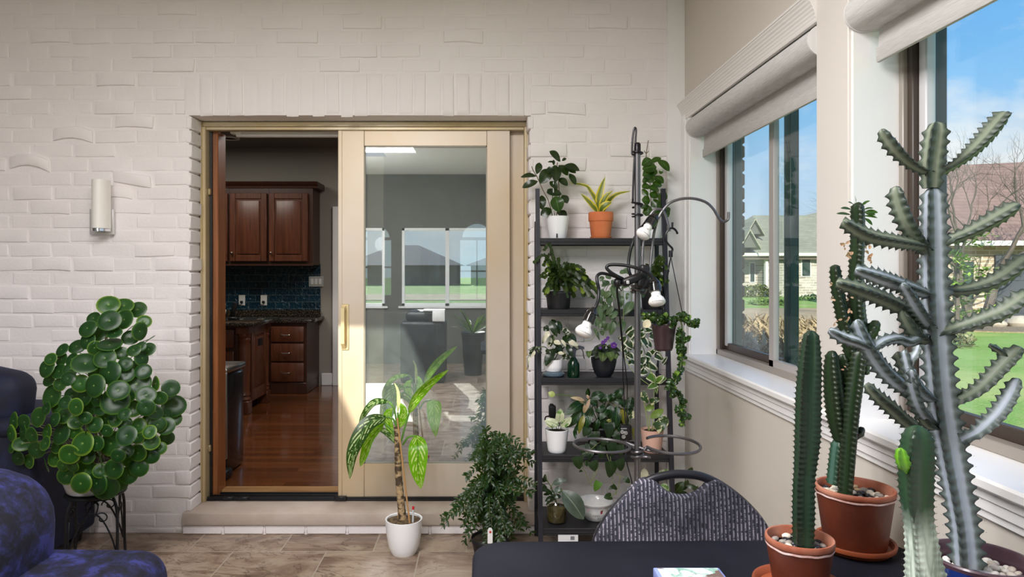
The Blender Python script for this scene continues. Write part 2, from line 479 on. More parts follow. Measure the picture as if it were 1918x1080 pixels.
mb = MB(); mb.rbox((-1.655, YW - 0.045, 0.056), (0.292, YR + 0.02, 0.122), 0.006, 2)
struct(mb.build('trim_1', M_STONE))['label'] = 'grey stone door threshold'

# floor, ceiling
mb = MB(); mb.box((-3.4, -2.85, -0.06), (1.25, YR, 0.0)); struct(mb.build('floor', M_TILE))
SKX0, SKX1, SKY0, SKY1 = -1.86, -1.283, -1.08, 0.29
mb = MB()
mb.box((-3.4, -2.85, 2.96), (SKX0, 4.0, 3.06)); mb.box((SKX1, -2.85, 2.96), (1.35, 4.0, 3.06))
mb.box((SKX0, -2.85, 2.96), (SKX1, SKY0, 3.06)); mb.box((SKX0, SKY1, 2.96), (SKX1, 4.0, 3.06))
struct(mb.build('ceiling', M_CEIL))
mb = MB(); mb.box((SKX0, SKY0, 3.03), (SKX1, SKY1, 3.036)); sk = struct(mb.build('window_6', M_GLASS))

# wall on the window side
XW, XF = 1.11, 1.24
W1 = (2.252, 3.66); W2 = (0.62, 2.056); W3b = (-1.2, 0.42)
ZS, ZHD = 1.007, 2.30
mb = MB()
mb.box((XW, -2.85, 0), (1.30, YW, ZS - 0.03)); mb.box((XW, -2.85, ZHD), (1.30, YW, 2.96))
for a, b in ((W1[1], YW), (W2[1], W1[0]), (W3b[1], W2[0]), (-2.85, W3b[0])): mb.box((XW, a, ZS - 0.03), (1.30, b, ZHD))
struct(mb.build('wall_right', M_BEIGE))
# white jamb linings in the window openings, sills, casings
mb = MB()
for a, b in (W1, W2, W3b):
    mb.box((XW - 0.004, b - 0.012, ZS), (XF + 0.02, b, ZHD)); mb.box((XW - 0.004, a, ZS), (XF + 0.02, a + 0.012, ZHD)); mb.box((XW, a, ZHD - 0.012), (XF + 0.02, b, ZHD))
mb.box((XW - 0.012, W1[1], ZS), (XW + 0.01, W1[1] + 0.05, ZHD)); mb.box((XW - 0.02, W1[1] + 0.05, ZS), (XW + 0.01, W1[1] + 0.062, ZHD)); mb.box((XW - 0.02, W1[1] + 0.075, ZS), (XW + 0.01, W1[1] + 0.09, ZHD))
struct(mb.build('trim_2', M_TRIM))
mb = MB()     # pier between the windows
mb.rbox((XW - 0.014, W2[1] - 0.0, ZS), (XW + 0.02, W1[0] + 0.0, 2.96), 0.003, 1); mb.rbox((XW - 0.014, W3b[1], ZS), (XW + 0.02, W2[0], 2.96), 0.003, 1)
struct(mb.build('trim_3', M_PIER))
mb = MB()     # continuous sill stool with apron moulding
prof = [(XF + 0.02, ZS - 0.03), (XF + 0.02, ZS), (XW - 0.036, ZS), (XW - 0.042, ZS - 0.006), (XW - 0.042, ZS - 0.022), (XW - 0.034, ZS - 0.029), (XW - 0.022, ZS - 0.031), (XW - 0.022, ZS - 0.052), (XW - 0.017, ZS - 0.056), (XW - 0.017, ZS - 0.078), (XW - 0.010, ZS - 0.084), (XW - 0.010, ZS - 0.098), (XW + 0.002, ZS - 0.102), (XW + 0.002, ZS - 0.03)]
mb.prism([(x, 0, z) for x, z in prof], (0, -2.8, 0), (0, YW - 0.004, 0))
struct(mb.build('trim_4', M_TRIM))['label'] = 'long white window sill with moulded apron'
mb = MB()     # crown casing over window 1
prof = [(XW + 0.0, 2.272), (XW - 0.014, 2.272)] + [(XW - 0.014 - 0.030 * (k / 27) ** 1.6 - 0.0016 * (k % 4 in (1, 2)), 2.274 + 0.082 * k / 27) for k in range(28)] + [(XW - 0.047, 2.358), (XW - 0.047, 2.366), (XW, 2.366)]
mb.prism([(x, 0, z) for x, z in prof], (0, W1[0], 0), (0, YW - 0.004, 0)); mb.prism([(x, 0, z) for x, z in prof], (0, W2[0], 0), (0, W2[1], 0))
struct(mb.build('trim_5', mat('casing_paint', (232, 228, 224), 0.35)))['label'] = 'fluted casing over the window'
mb = MB()     # white corner board against the brick
mb.rbox((1.012, YW - 0.022, 0), (1.112, YW + 0.01, 2.96), 0.004, 1)
struct(mb.build('trim_6', M_TRIM))
mb = MB(); mb.rbox((XW - 0.016, -2.8, 0), (XW + 0.002, YW, 0.11), 0.004, 1); struct(mb.build('baseboard_right', M_TRIM))

def window(name, a, b, mid, blind_far):
    """Sliding window in the side wall: a..b along Y; the far pane sits in the outer track."""
    y0, y1 = a + 0.012, b - 0.012; z0, z1 = ZS, ZHD - 0.012
    f = MB()
    X0, X1 = XF, 1.30
    f.rbox((X0, y0, z0), (X1, y1, z0 + 0.03), 0.003, 1); f.rbox((X0, y0, z1 - 0.03), (X1, y1, z1), 0.003, 1)
    f.rbox((X0, y1 - 0.022, z0), (X1, y1, z1), 0.003, 1); f.rbox((X0, y0, z0), (X1, y0 + 0.022, z1), 0.003, 1)
    root = struct(f.build(name, M_TAUPE))
    # outer (far) sash
    s = MB(); xa, xb = 1.272, 1.298
    s.rbox((xa, mid - 0.03, z0 + 0.03), (xb, y1 - 0.02, z0 + 0.066), 0.003, 1); s.rbox((xa, mid - 0.03, z1 - 0.066), (xb, y1 - 0.02, z1 - 0.03), 0.003, 1)
    s.rbox((xa - 0.02, y1 - 0.05, z0 + 0.03), (xb, y1 - 0.022, z1 - 0.03), 0.003, 1)
    s.build('sash', M_DKBROWN, root)
    s = MB(); s.rbox((xa - 0.004, y1 - 0.085, z0 + 0.05), (xb, y1 - 0.05, z1 - 0.05), 0.004, 1); s.build('sash_stile', M_SASH, root)
    g = MB(); g.box((1.284, mid - 0.03, z0 + 0.06), (1.290, y1 - 0.08, z1 - 0.06)); g.build('pane', M_GLASS, root)
    # inner (near) sash
    s = MB(); xa, xb = 1.244, 1.270
    s.rbox((xa, y0 + 0.02, z0 + 0.02), (xb, mid + 0.028, z0 + 0.06), 0.003, 1); s.rbox((xa, y0 + 0.02, z1 - 0.06), (xb, mid + 0.028, z1 - 0.02), 0.003, 1)
    s.rbox((xa, mid - 0.02, z0 + 0.02), (xb, mid + 0.028, z1 - 0.02), 0.003, 1); s.rbox((xa, y0 + 0.018, z0 + 0.02), (xb, y0 + 0.06, z1 - 0.02), 0.003, 1)
    s.build('sash', M_TAUPE if name != 'window_1' else mat('grey_sash', (176, 170, 166), 0.35), root)
    g = MB(); g.box((1.254, y0 + 0.055, z0 + 0.055), (1.260, mid - 0.015, z1 - 0.055)); g.build('pane', M_GLASS, root)
    # exterior mullion and casing, painted dark green
    s = MB()
    s.rbox((1.302, mid - 0.05, z0 - 0.02), (1.342, mid + 0.012, z1 + 0.02), 0.004, 1)
    s.rbox((1.302, y1 - 0.03, z0 - 0.02), (1.368, y1 + 0.03, z1 + 0.02), 0.004, 1); s.rbox((1.302, y0 - 0.03, z0 - 0.02), (1.362, y0 + 0.02, z1 + 0.02), 0.004, 1)
    s.build('exterior_casing', M_TEAL, root)
    return root
window('window_1', *W1, 2.955, None); window('window_2', *W2, 1.25, None); window('window_3', *W3b, -0.4, None)

# walls behind and to the side of the viewpoint
YB = -2.75
mb = MB()
RX = [(-2.75, -1.55), (-1.28, 0.35)]
zb, zt = 0.9, 2.12
mb.box((-3.4, YB - 0.12, 0), (1.30, YB, zb)); mb.box((-3.4, YB - 0.12, zt), (1.30, YB, 2.96))
for a, b in ((-3.4, RX[0][0]), (RX[0][1], RX[1][0]), (RX[1][1], 1.30)): mb.box((a, YB - 0.12, zb), (b, YB, zt))
struct(mb.build('wall_front', M_REAR))
for i, (a, b) in enumerate(RX):
    f = MB(); 
    f.box((a, YB - 0.06, zb), (b, YB - 0.0, zb + 0.04)); f.box((a, YB - 0.06, zt - 0.04), (b, YB, zt)); f.box((a, YB - 0.06, zb), (a + 0.04, YB, zt)); f.box((b - 0.04, YB - 0.06, zb), (b, YB, zt))
    m_ = (a + b) / 2 if i == 0 else -0.57
    f.box((m_ - 0.03, YB - 0.06, zb), (m_ + 0.03, YB, zt)); f.box((a - 0.05, YB, zb - 0.03), (b + 0.05, YB + 0.05, zb))
    r = struct(f.build('window_%d' % (4 + i), M_TRIM))
    g = MB(); g.box((a + 0.03, YB - 0.04, zb + 0.03), (b - 0.03, YB - 0.035, zt - 0.03)); g.build('pane', M_GLASS, r)
mb = MB()
LY = [(-2.2, -0.3)]
mb.box((-3.4, YB, 0), (-3.3, YR, 0.8)); mb.box((-3.4, YB, 2.35), (-3.3, YR, 2.96))
for a, b in ((YB, LY[0][0]), (LY[0][1], YR)): mb.box((-3.4, a, 0.8), (-3.3, b, 2.35))
struct(mb.build('wall_left', M_REAR))
mb = MB()
for a, b in LY:
    mb.box((-3.36, a, 0.8), (-3.29, b, 0.85)); mb.box((-3.36, a, 2.3), (-3.29, b, 2.35)); mb.box((-3.36, a, 0.8), (-3.29, a + 0.05, 2.35)); mb.box((-3.36, b - 0.05, 0.8), (-3.29, b, 2.35))
struct(mb.build('window_7', M_TRIM))

# ------------------------------------------------------------------ sliding door
mb = MB()
yf = 3.93
FZ0 = 0.12
mb.rbox((-1.627, yf, 2.279), (0.257, 4.06, 2.307), 0.004, 1); mb.rbox((-1.606, yf + 0.012, 2.262), (0.233, 3.985, 2.281), 0.003, 1)
mb.rbox((-1.627, yf, FZ0), (-1.600, 4.02, 2.281), 0.004, 1); mb.rbox((0.232, yf, FZ0), (0.257, 4.06, 2.281), 0.004, 1); mb.rbox((0.246, yf - 0.01, FZ0), (0.257, 4.0, 2.281), 0.002, 1)
mb.rbox((-1.627, yf - 0.012, FZ0), (-1.617, yf + 0.01, 2.307), 0.002, 1)
door = struct(mb.build('door_1', M_GOLD))
mb = MB(); mb.rbox((-1.600, 4.0, 0.13), (-1.555, 4.12, 2.27), 0.004, 1); mb.rbox((-1.6, 4.03, 2.276), (0.24, 4.06, 2.29), 0.003, 1); mb.build('door_jamb', M_WOODJ, door)
mb = MB(); mb.rbox((-1.598, 3.985, FZ0), (-1.584, 4.0, 2.27), 0.001, 1); mb.build('gap_strip', M_BLACK, door)  # black strip filling the gap between frame and wood jamb
mb = MB(); mb.rbox((-1.60, 3.945, FZ0), (0.235, 4.06, FZ0 + 0.012), 0.002, 1)
for y in (3.95, 3.985, 4.03): mb.rbox((-1.60, y, FZ0 + 0.008), (0.235, y + 0.012, FZ0 + 0.024), 0.002, 1)
mb.rbox((-1.51, 3.94, FZ0 + 0.006), (-1.45, 3.965, FZ0 + 0.026), 0.004, 1); mb.rbox((-1.42, 3.94, FZ0 + 0.006), (-1.36, 3.965, FZ0 + 0.026), 0.004, 1); mb.rbox((-0.86, 3.932, FZ0 + 0.004), (-0.79, 3.955, FZ0 + 0.032), 0.005, 1)
mb.build('door_track', M_BLACK, door)
mb = MB(); mb.rbox((-1.56, 4.06, FZ0), (0.235, 4.14, FZ0 + 0.028), 0.004, 1); mb.build('wood_sill', mat('sill_oak', (176, 138, 92), 0.4, col2=(140, 98, 58), nscale=3, stretch=(1, 14, 14)), door)
for z in (0.42, 1.91):
    mb = MB(); mb.rbox((-1.600, 3.962, z - 0.02), (-1.586, 3.984, z + 0.02), 0.004, 1); mb.build('latch_keeper', mat('dull_brass', (190, 176, 140), 0.3, metal=0.8), door)
# moving panel
pf, pb = 3.958, 3.995
def pz(py): return ZZ(py, pf)
def pxx(px): return XX(px, pf)
Zt, Zb = pz(237.5), FZ0 + 0.014
xl, xr = pxx(634), pxx(955); gl_, gr_ = pxx(682), pxx(912); gt, gb = pz(273), pz(868)
pan = MB()
pan.rbox((xl, pf, Zb), (gl_, pb, Zt), 0.002, 1); pan.rbox((gr_, pf, Zb), (xr, pb, Zt), 0.002, 1)
pan.rbox((gl_ + 0.0005, pf + 0.002, gt), (gr_ - 0.0005, pb, Zt), 0.002, 1); pan.rbox((gl_ + 0.0005, pf + 0.002, Zb), (gr_ - 0.0005, pb, gb), 0.002, 1)
pan.rbox((xl - 0.002, pf - 0.003, Zb), (xl + 0.022, pb, Zt), 0.002, 1)
panel = pan.build('sliding_panel', M_GOLD2, door)
g = MB(); g.box((gl_ - 0.004, pf + 0.014, gb - 0.004), (gr_ + 0.004, pf + 0.020, gt + 0.004)); g.build('glass_pane', M_DGLASS, panel)
g = MB()
for lo, hi in (((gl_, pf + 0.006, gb), (gl_ + 0.006, pf + 0.013, gt)), ((gr_ - 0.006, pf + 0.006, gb), (gr_, pf + 0.013, gt)), ((gl_, pf + 0.006, gt - 0.006), (gr_, pf + 0.013, gt)), ((gl_, pf + 0.006, gb), (gr_, pf + 0.013, gb + 0.006))): g.box(lo, hi)
g.build('glazing_bead', mat('bead_grey', (150, 145, 130), 0.4), panel)
# pull handle
hx = pxx(648); h = MB()
z0, z1 = pz(655), pz(569)
h.rbox((hx - 0.024, pf - 0.008, z0), (hx + 0.018, pf + 0.001, z1), 0.003, 1)
h.prism([(hx - 0.020, pf - 0.006, z1 - 0.008), (hx - 0.020, pf - 0.05, z1 - 0.022), (hx - 0.020, pf - 0.05, z0 + 0.04), (hx - 0.020, pf - 0.006, z0 + 0.004), (hx - 0.020, pf - 0.006, z0 + 0.03), (hx - 0.020, pf - 0.036, z0 + 0.052), (hx - 0.020, pf - 0.036, z1 - 0.04), (hx - 0.020, pf - 0.006, z1 - 0.03)], (0, 0, 0), (0.020, 0, 0))
hd = h.build('pull_handle', mat('handle_gold', (226, 206, 160), 0.3, metal=0.5), panel)
h = MB(); h.lathe([(0.0, -0.054), (0.005, -0.054), (0.005, -0.048)], (hx - 0.008, pf, z1 - 0.03), 12, mtx=Matrix.Rotation(-math.pi / 2, 3, 'X') @ Matrix.Scale(-1, 3)); h.build('screw', M_DKBROWN, hd)
# fixed panel behind
fp = MB(); qf, qb = 4.012, 4.045
x2 = XX(718, qf); x1 = XX(688, qf)
fp.rbox((x1, qf, Zb + 0.012), (x2, qb, Zt), 0.002, 1); fp.rbox((0.125, qf, Zb + 0.012), (0.245, qb, Zt), 0.002, 1); fp.rbox((x2, qf, gt + 0.02), (0.125, qb, Zt), 0.002, 1); fp.rbox((x2, qf, Zb + 0.012), (0.125, qb, gb - 0.01), 0.002, 1)
fx = fp.build('fixed_panel', M_GOLD2, door)
g = MB(); g.box((x2, qf + 0.014, gb - 0.01), (0.125, qf + 0.019, gt + 0.02)); g.build('glass_pane', M_GLASS, fx)
# head rail of the blind on the room side
# ------------------------------------------------------------------ the room beyond the door
KZ = 0.13
M_KWALL = mat('kitchen_wall_paint', (150, 146, 136), 0.75)
M_KCEIL = mat('kitchen_ceiling_paint', (126, 124, 120), 0.8)
def m_planks():
    t = NT('oak_floor'); v = t.coord('Object')
    br = t.n('ShaderNodeTexBrick', Vector=v, Scale=1.0, Mortar__Size=0.0012, Brick__Width=0.9, Row__Height=0.075)
    br.offset = 0.37
    t.set(br, 'Color1', lin((96, 54, 28))); t.set(br, 'Color2', lin((128, 76, 42))); t.set(br, 'Mortar', lin((44, 24, 14)))
    n1 = t.noise(t.coord('Object', scale=(3, 40, 1)), 2.0, 4, 0.6)
    c = t.mix(t.math('MULTIPLY', n1, 0.5), br.outputs[0], lin((62, 32, 16)))
    b = t.pbsdf(Roughness=0.14); t.set(b, 'Base Color', c); t.set(b, 'Coat Weight', 0.4); t.set(b, 'Coat Roughness', 0.08)
    wv = t.math('ABSOLUTE', t.math('SINE', t.math('MULTIPLY', t.n('ShaderNodeSeparateXYZ', Vector=v).outputs[1], math.pi / 0.075)))
    t.set(b, 'Normal', t.bump(t.math('POWER', wv, 0.25), 0.25, 0.002))
    return t.done(b)
M_CHERRY = mat('cherry_wood', (80, 44, 29), 0.34, col2=(104, 60, 39), nscale=3, stretch=(14, 14, 1.2), coat=0.05)
M_CHERRYD = mat('cherry_wood_dark', (54, 30, 21), 0.4, col2=(70, 38, 26), nscale=3, stretch=(14, 14, 1.2), coat=0.05)
M_GRANITE = mat('granite', (26, 24, 22), 0.12, col2=(104, 92, 76), nscale=90, lohi=(0.48, 0.66), detail=3)
M_STEEL = mat('brushed_steel', (190, 188, 184), 0.28, metal=1.0)
def m_teal_tile():
    t = NT('teal_gloss_tile'); v = t.coord('Object', rot=(math.pi / 2, 0, 0))
    br = t.n('ShaderNodeTexBrick', Vector=v, Scale=1.0, Mortar__Size=0.004, Brick__Width=0.155, Row__Height=0.078)
    t.set(br, 'Color1', lin((9, 38, 52))); t.set(br, 'Color2', lin((17, 54, 70))); t.set(br, 'Mortar', lin((70, 84, 88)))
    b = t.pbsdf(Roughness=0.06); t.set(b, 'Base Color', br.outputs[0])
    h = t.noise(t.coord('Object', scale=(1, 1, 1)), 26, 3, 0.4)
    t.set(b, 'Normal', t.bump(h, 0.8, 0.02)); return t.done(b)
mb = MB(); mb.box((-5.2, 4.10, KZ - 0.05), (1.44, 12.3, KZ)); o = struct(mb.build('floor_kitchen', m_planks()))
mb = MB(); mb.box((-5.2, 3.95, 2.87), (1.44, 12.3, 2.95)); struct(mb.build('ceiling_kitchen', M_KCEIL))
mb = MB(); mb.box((-5.2, 7.9, KZ), (-1.66, 8.05, 2.87)); struct(mb.build('wall_kitchen', M_KWALL))
mb = MB(); mb.box((-5.25, 3.95, KZ), (-5.15, 12.3, 2.87)); struct(mb.build('wall_kitchen_side', M_KWALL))
mb = MB(); mb.box((1.32, 3.95, KZ), (1.44, 12.3, 2.87)); struct(mb.build('wall_dining_side', M_KWALL))
mb = MB(); mb.box((-5.2, 3.952, 0), (-1.63, 4.1, 2.95)); mb.box((0.258, 3.952, 0), (1.32, 4.1, 2.95)); mb.box((-1.63, 3.952, 2.308), (0.258, 4.1, 2.95)); mb.box((-1.63, 3.952, 0), (0.258, 4.12, 0.119))
struct(mb.build('wall_kitchen_front', M_KWALL))
# far dining wall with two arched windows
def arch(cx, w, z0, zs, n=14):
    return [(cx - w / 2, z0), (cx + w / 2, z0)] + [(cx + w / 2 * math.cos(math.pi * i / n), zs + w / 2 * math.sin(math.pi * i / n)) for i in range(n + 1)]
YD = 12.1
AW = [(-1.90, 0.52, 1.02, 2.02), (-0.12, 0.60, 0.95, 2.02)]
mb = MB()
xs = -5.2
for cx, w_, z0, zs in AW:
    mb.box((xs, YD, KZ), (cx - w_ / 2, YD + 0.12, 2.87)); mb.box((cx - w_ / 2, YD, KZ), (cx + w_ / 2, YD + 0.12, z0))
    top = [(cx - w_ / 2, YD, 2.87)] + [(cx + w_ / 2 * math.cos(math.pi - math.pi * i / 14), YD, zs + w_ / 2 * math.sin(math.pi * i / 14)) for i in range(15)] + [(cx + w_ / 2, YD, 2.87)]
    for i in range(14):
        a, b = top[1 + i], top[2 + i]
        mb.prism([a, b, (b[0], YD, 2.87), (a[0], YD, 2.87)], (0, 0, 0), (0, 0.12, 0))
    xs = cx + w_ / 2
mb.box((xs, YD, KZ), (1.44, YD + 0.12, 2.87))
struct(mb.build('wall_dining', M_KWALL))
for i, (cx, w_, z0, zs) in enumerate(AW):
    f = MB()
    f.box((cx - w_ / 2, YD + 0.03, zs - 0.025), (cx + w_ / 2, YD + 0.07, zs + 0.025)); f.box((cx - 0.012, YD + 0.03, z0), (cx + 0.012, YD + 0.07, zs)); f.box((cx - w_ / 2, YD + 0.03, z0 + 0.48), (cx + w_ / 2, YD + 0.07, z0 + 0.51))
    f.tube([(cx + (w_ / 2 - 0.015) * math.cos(math.pi * k / 14), YD + 0.05, zs + (w_ / 2 - 0.015) * math.sin(math.pi * k / 14)) for k in range(15)], 0.02, 4)
    r = struct(f.build('window_%d' % (8 + i), M_TRIM))
    g = MB(); ol = [(x, YD + 0.05, z) for x, z in arch(cx, w_, z0, zs)]; g.prism(ol, (0, 0, 0), (0, 0.004, 0)); g.build('pane', M_GLASS, r)
mb = MB(); mb.rbox((-1.74, 7.86, KZ), (-1.655, 8.06, 2.19), 0.004, 1); struct(mb.build('trim_7', M_TRIM))
mb = MB(); mb.rbox((-1.872, 7.875, KZ), (-1.745, 7.9, KZ + 0.14), 0.006, 1); struct(mb.build('baseboard_kitchen', M_TRIM))
mb = MB(); mb.box((-5.1, 7.888, 0.93), (-1.885, 7.9, 1.53)); struct(mb.build('trim_8', m_teal_tile()))['label'] = 'dark teal glossy tile backsplash'

def cab_door(mb, x0, x1, z0, z1, y):
    """Raised-panel door facing -Y"""
    mb.rbox((x0, y - 0.022, z0), (x1, y, z1), 0.003, 1)
    fr = 0.062
    for lo, hi in (((x0, z0), (x0 + fr, z1)), ((x1 - fr, z0), (x1, z1)), ((x0 + fr + 0.0005, z0), (x1 - fr - 0.0005, z0 + fr)), ((x0 + fr + 0.0005, z1 - fr), (x1 - fr - 0.0005, z1))):
        mb.rbox((lo[0], y - 0.034, lo[1]), (hi[0], y - 0.02, hi[1]), 0.004, 1)
    a, b, c, d = x0 + fr + 0.018, x1 - fr - 0.018, z0 + fr + 0.018, z1 - fr - 0.018
    mb.rbox((a, y - 0.036, c), (b, y - 0.018, d), 0.012, 2)
def knob(x, y, z, par, m=None):
    k = MB(); k.lathe([(0.0, 0.0), (0.006, 0.0), (0.006, 0.012), (0.014, 0.02), (0.015, 0.028), (0.0, 0.034)], (x, y, z), 14, mtx=Matrix.Rotation(math.pi / 2, 3, 'X'))
    return k.build('knob', M_KNOB, par)
M_KNOB = mat('pewter', (96, 88, 78), 0.35, metal=0.9)
yc = 7.56; zt_, zb_ = ZZ(352, yc), ZZ(496, yc)
units = [(XX(430, yc) - 0.86, XX(430, yc), 2, 'dark cherry wall cabinet mostly hidden behind the door jamb'), (XX(430, yc), XX(503, yc), 1, 'dark cherry wall cabinet with its knob at the lower corner, middle of the row'), (XX(503, yc), XX(586, yc), 1, 'dark cherry wall cabinet at the free end of the row')]
for x0, x1, nd, lab in units:
    c = thing('wall_cabinet', ((x0 + x1) / 2, yc, zb_), lab, 'cabinet', 'wall cabinets over the teal backsplash')
    mb = MB(); mb.box((x0 + 0.001, yc, zb_), (x1 - 0.001, 7.887, zt_)); mb.rbox((x0, yc - 0.006, zb_ - 0.01), (x1, yc + 0.02, zb_ + 0.012), 0.002, 1); mb.build('carcass', M_CHERRYD, c)
    mb = MB(); pr = [(0, zt_), (-0.012, zt_ + 0.0), (-0.016, zt_ + 0.02), (-0.06, zt_ + 0.05), (-0.066, zt_ + 0.066), (0.3, zt_ + 0.066), (0.3, zt_)]
    mb.prism([(0, yc + a, b) for a, b in pr], (x0, 0, 0), (x1 + (0.06 if x1 > -1.95 else 0), 0, 0)); mb.build('crown_moulding', M_CHERRYD, c)
    for k in range(nd):
        a = x0 + (x1 - x0) * k / nd + 0.012; b = x0 + (x1 - x0) * (k + 1) / nd - 0.012
        if nd == 1 and x1 > -2.0: b = x1 - 0.05
        mb = MB(); cab_door(mb, a, b, zb_ + 0.04, zt_ - 0.06, yc); d = mb.build('door', M_CHERRY, c)
        knob((b - 0.03) if (nd == 2) else (a + 0.03), yc - 0.034, zb_ + 0.13, d)
# lower cabinets
yb = 7.34
xr_ = XX(575, yb); xl_ = XX(505, yb)
for x0, x1, nd, lab in ((xl_ - 0.9, xl_, 0, 'dark cherry base cabinet hidden behind the kitchen island'), (xl_, xr_, 3, 'dark cherry base cabinet with three drawers beyond the island')):
    c = thing('base_cabinet', ((x0 + x1) / 2, yb, KZ), lab, 'cabinet', 'base cabinets under the granite counter')
    mb = MB(); mb.box((x0 + 0.001, yb, KZ + 0.1), (x1 - 0.001, 7.887, KZ + 0.76)); mb.rbox((x0 + 0.001, yb - 0.01, KZ), (x1 - 0.001, 7.885, KZ + 0.12), 0.006, 1); mb.build('carcass', M_CHERRYD, c)
    if nd:
        for k, (za, zb2) in enumerate(((ZZ(640, yb), ZZ(611, yb)), (ZZ(676, yb), ZZ(643, yb)), (ZZ(714, yb), ZZ(679, yb)))):
            mb = MB(); mb.rbox((x0 + 0.02, yb - 0.02, za), (x1 - 0.03, yb, zb2), 0.006, 2); d = mb.build('drawer', M_CHERRY, c)
            hxx = (x0 + x1) / 2 - 0.02; hz = (za + zb2) / 2
            mb = MB(); mb.tube(smooth([(hxx - 0.05, yb - 0.02, hz), (hxx - 0.04, yb - 0.042, hz - 0.003), (hxx, yb - 0.046, hz - 0.006), (hxx + 0.04, yb - 0.042, hz - 0.003), (hxx + 0.05, yb - 0.02, hz)], 4), 0.005, 6); mb.build('handle', M_STEEL, d)
    else:
        mb = MB(); cab_door(mb, x0 + 0.02, x1 - 0.02, KZ + 0.15, KZ + 0.73, yb); mb.build('door', M_CHERRY, c)
mb = MB(); mb.rbox((xl_ - 0.9, yb - 0.03, KZ + 0.761), (xr_ + 0.06, 7.886, KZ + 0.80), 0.008, 2); mb.rbox((xl_ - 0.9, 7.865, KZ + 0.798), (xr_ + 0.02, 7.879, KZ + 0.87), 0.004, 1)
tag(mb.build('countertop', M_GRANITE), 'speckled granite countertop with upstand along the teal tiles', 'countertop')
# island
xi = -2.15; yi0, yi1 = 6.25, 6.95
c = thing('kitchen_island', (-2.7, 6.6, KZ), 'cherry kitchen island with turned corner posts and raised end panel', 'kitchen island')
mb = MB(); mb.box((-3.4, yi0 + 0.06, KZ + 0.09), (xi - 0.05, yi1 - 0.03, KZ + 0.806)); mb.rbox((-3.4, yi0 + 0.12, KZ), (xi - 0.12, yi1 - 0.1, KZ + 0.1), 0.004, 1); mb.build('body', M_CHERRYD, c)
mb = MB(); X = xi - 0.05
mb.rbox((X, yi0 + 0.14, KZ + 0.10), (X + 0.022, yi1 - 0.13, KZ + 0.806), 0.004, 1)
for lo, hi in (((yi0 + 0.14, KZ + 0.1), (yi0 + 0.20, KZ + 0.806)), ((yi1 - 0.19, KZ + 0.1), (yi1 - 0.13, KZ + 0.806)), ((yi0 + 0.2005, KZ + 0.1), (yi1 - 0.1905, KZ + 0.20)), ((yi0 + 0.2005, KZ + 0.71), (yi1 - 0.1905, KZ + 0.806))): mb.rbox((X + 0.01, lo[0], lo[1]), (X + 0.036, hi[0], hi[1]), 0.004, 1)
mb.rbox((X + 0.012, yi0 + 0.22, KZ + 0.22), (X + 0.034, yi1 - 0.21, KZ + 0.69), 0.012, 2); ep = mb.build('end_panel', M_CHERRY, c)
mb = MB(); mb.rbox((X + 0.03, yi0 + 0.30, KZ + 0.60), (X + 0.04, yi0 + 0.44, KZ + 0.67), 0.008, 2); mb.build('outlet', M_BLACK, ep)
for y_ in (yi0 + 0.075, yi1 - 0.075):
    mb = MB(); cx_, cy_ = xi - 0.065, y_
    mb.rbox((cx_ - 0.06, cy_ - 0.06, KZ + 0.74), (cx_ + 0.06, cy_ + 0.06, KZ + 0.806), 0.004, 1); mb.rbox((cx_ - 0.055, cy_ - 0.055, KZ), (cx_ + 0.055, cy_ + 0.055, KZ + 0.12), 0.006, 1)
    mb.lathe([(0.05, 0.12), (0.058, 0.135), (0.05, 0.15), (0.046, 0.16), (0.056, 0.175), (0.05, 0.19), (0.047, 0.22), (0.054, 0.62), (0.048, 0.66), (0.057, 0.675), (0.057, 0.69), (0.048, 0.70), (0.058, 0.715), (0.056, 0.74)], (cx_, cy_, KZ), 20); mb.build('turned_post', M_CHERRY, c)
mb = MB(); cab_door(mb, -2.78, -2.30, KZ + 0.12, KZ + 0.58, yi0 + 0.06); mb.build('door', M_CHERRY, c)
mb = MB(); mb.rbox((-2.78, yi0 + 0.035, KZ + 0.61), (-2.30, yi0 + 0.06, KZ + 0.78), 0.006, 2); mb.build('drawer', M_CHERRY, c)
mb = MB(); mb.rbox((-3.45, yi0 - 0.04, KZ + 0.808), (xi + 0.06, yi1 + 0.04, KZ + 0.85), 0.012, 2)
tag(mb.build('island_countertop', M_GRANITE), 'dark speckled granite slab on top of the kitchen island', 'countertop')
# small things
M_PLATE = mat('outlet_plate_white', (232, 232, 226), 0.4)
for px, lab in ((453, 'white outlet plate on the teal tiles, nearer the island'), (494, 'white outlet plate on the teal tiles under the last wall cabinet')):
    x, z = XX(px, 7.88), ZZ(562, 7.88)
    o = thing('outlet_plate', (x, 7.887, z), lab, 'outlet', 'outlets on the backsplash')
    mb = MB(); mb.rbox((x - 0.037, 7.88, z - 0.06), (x + 0.037, 7.888, z + 0.06), 0.003, 1); mb.build('plate', M_PLATE, o)
    mb = MB(); mb.tube(smooth([(x, 7.875, z - 0.02), (x + 0.008, 7.85, z - 0.045), (x - 0.01, 7.85, z - 0.05), (x - 0.03, 7.85, z - 0.05)], 4), 0.004, 6); mb.rbox((x - 0.014, 7.855, z - 0.034), (x + 0.014, 7.88, z - 0.006), 0.004, 1); mb.build('plug', M_BLACK, o)
x, z = XX(592, 7.88), ZZ(527, 7.88)
o = thing('switch_plate', (x, 7.887, z), 'wide white three-gang switch plate on the teal tiles', 'light switch')
mb = MB(); mb.rbox((x - 0.085, 7.88, z - 0.06), (x + 0.085, 7.888, z + 0.06), 0.003, 1); mb.build('plate', mat('switch_plate_grey', (176, 180, 174), 0.4), o)
for k in (-1, 0, 1):
    mb = MB(); mb.rbox((x + k * 0.046 - 0.016, 7.875, z - 0.033), (x + k * 0.046 + 0.016, 7.881, z + 0.033), 0.002, 1); mb.build('rocker', M_PLATE, o)
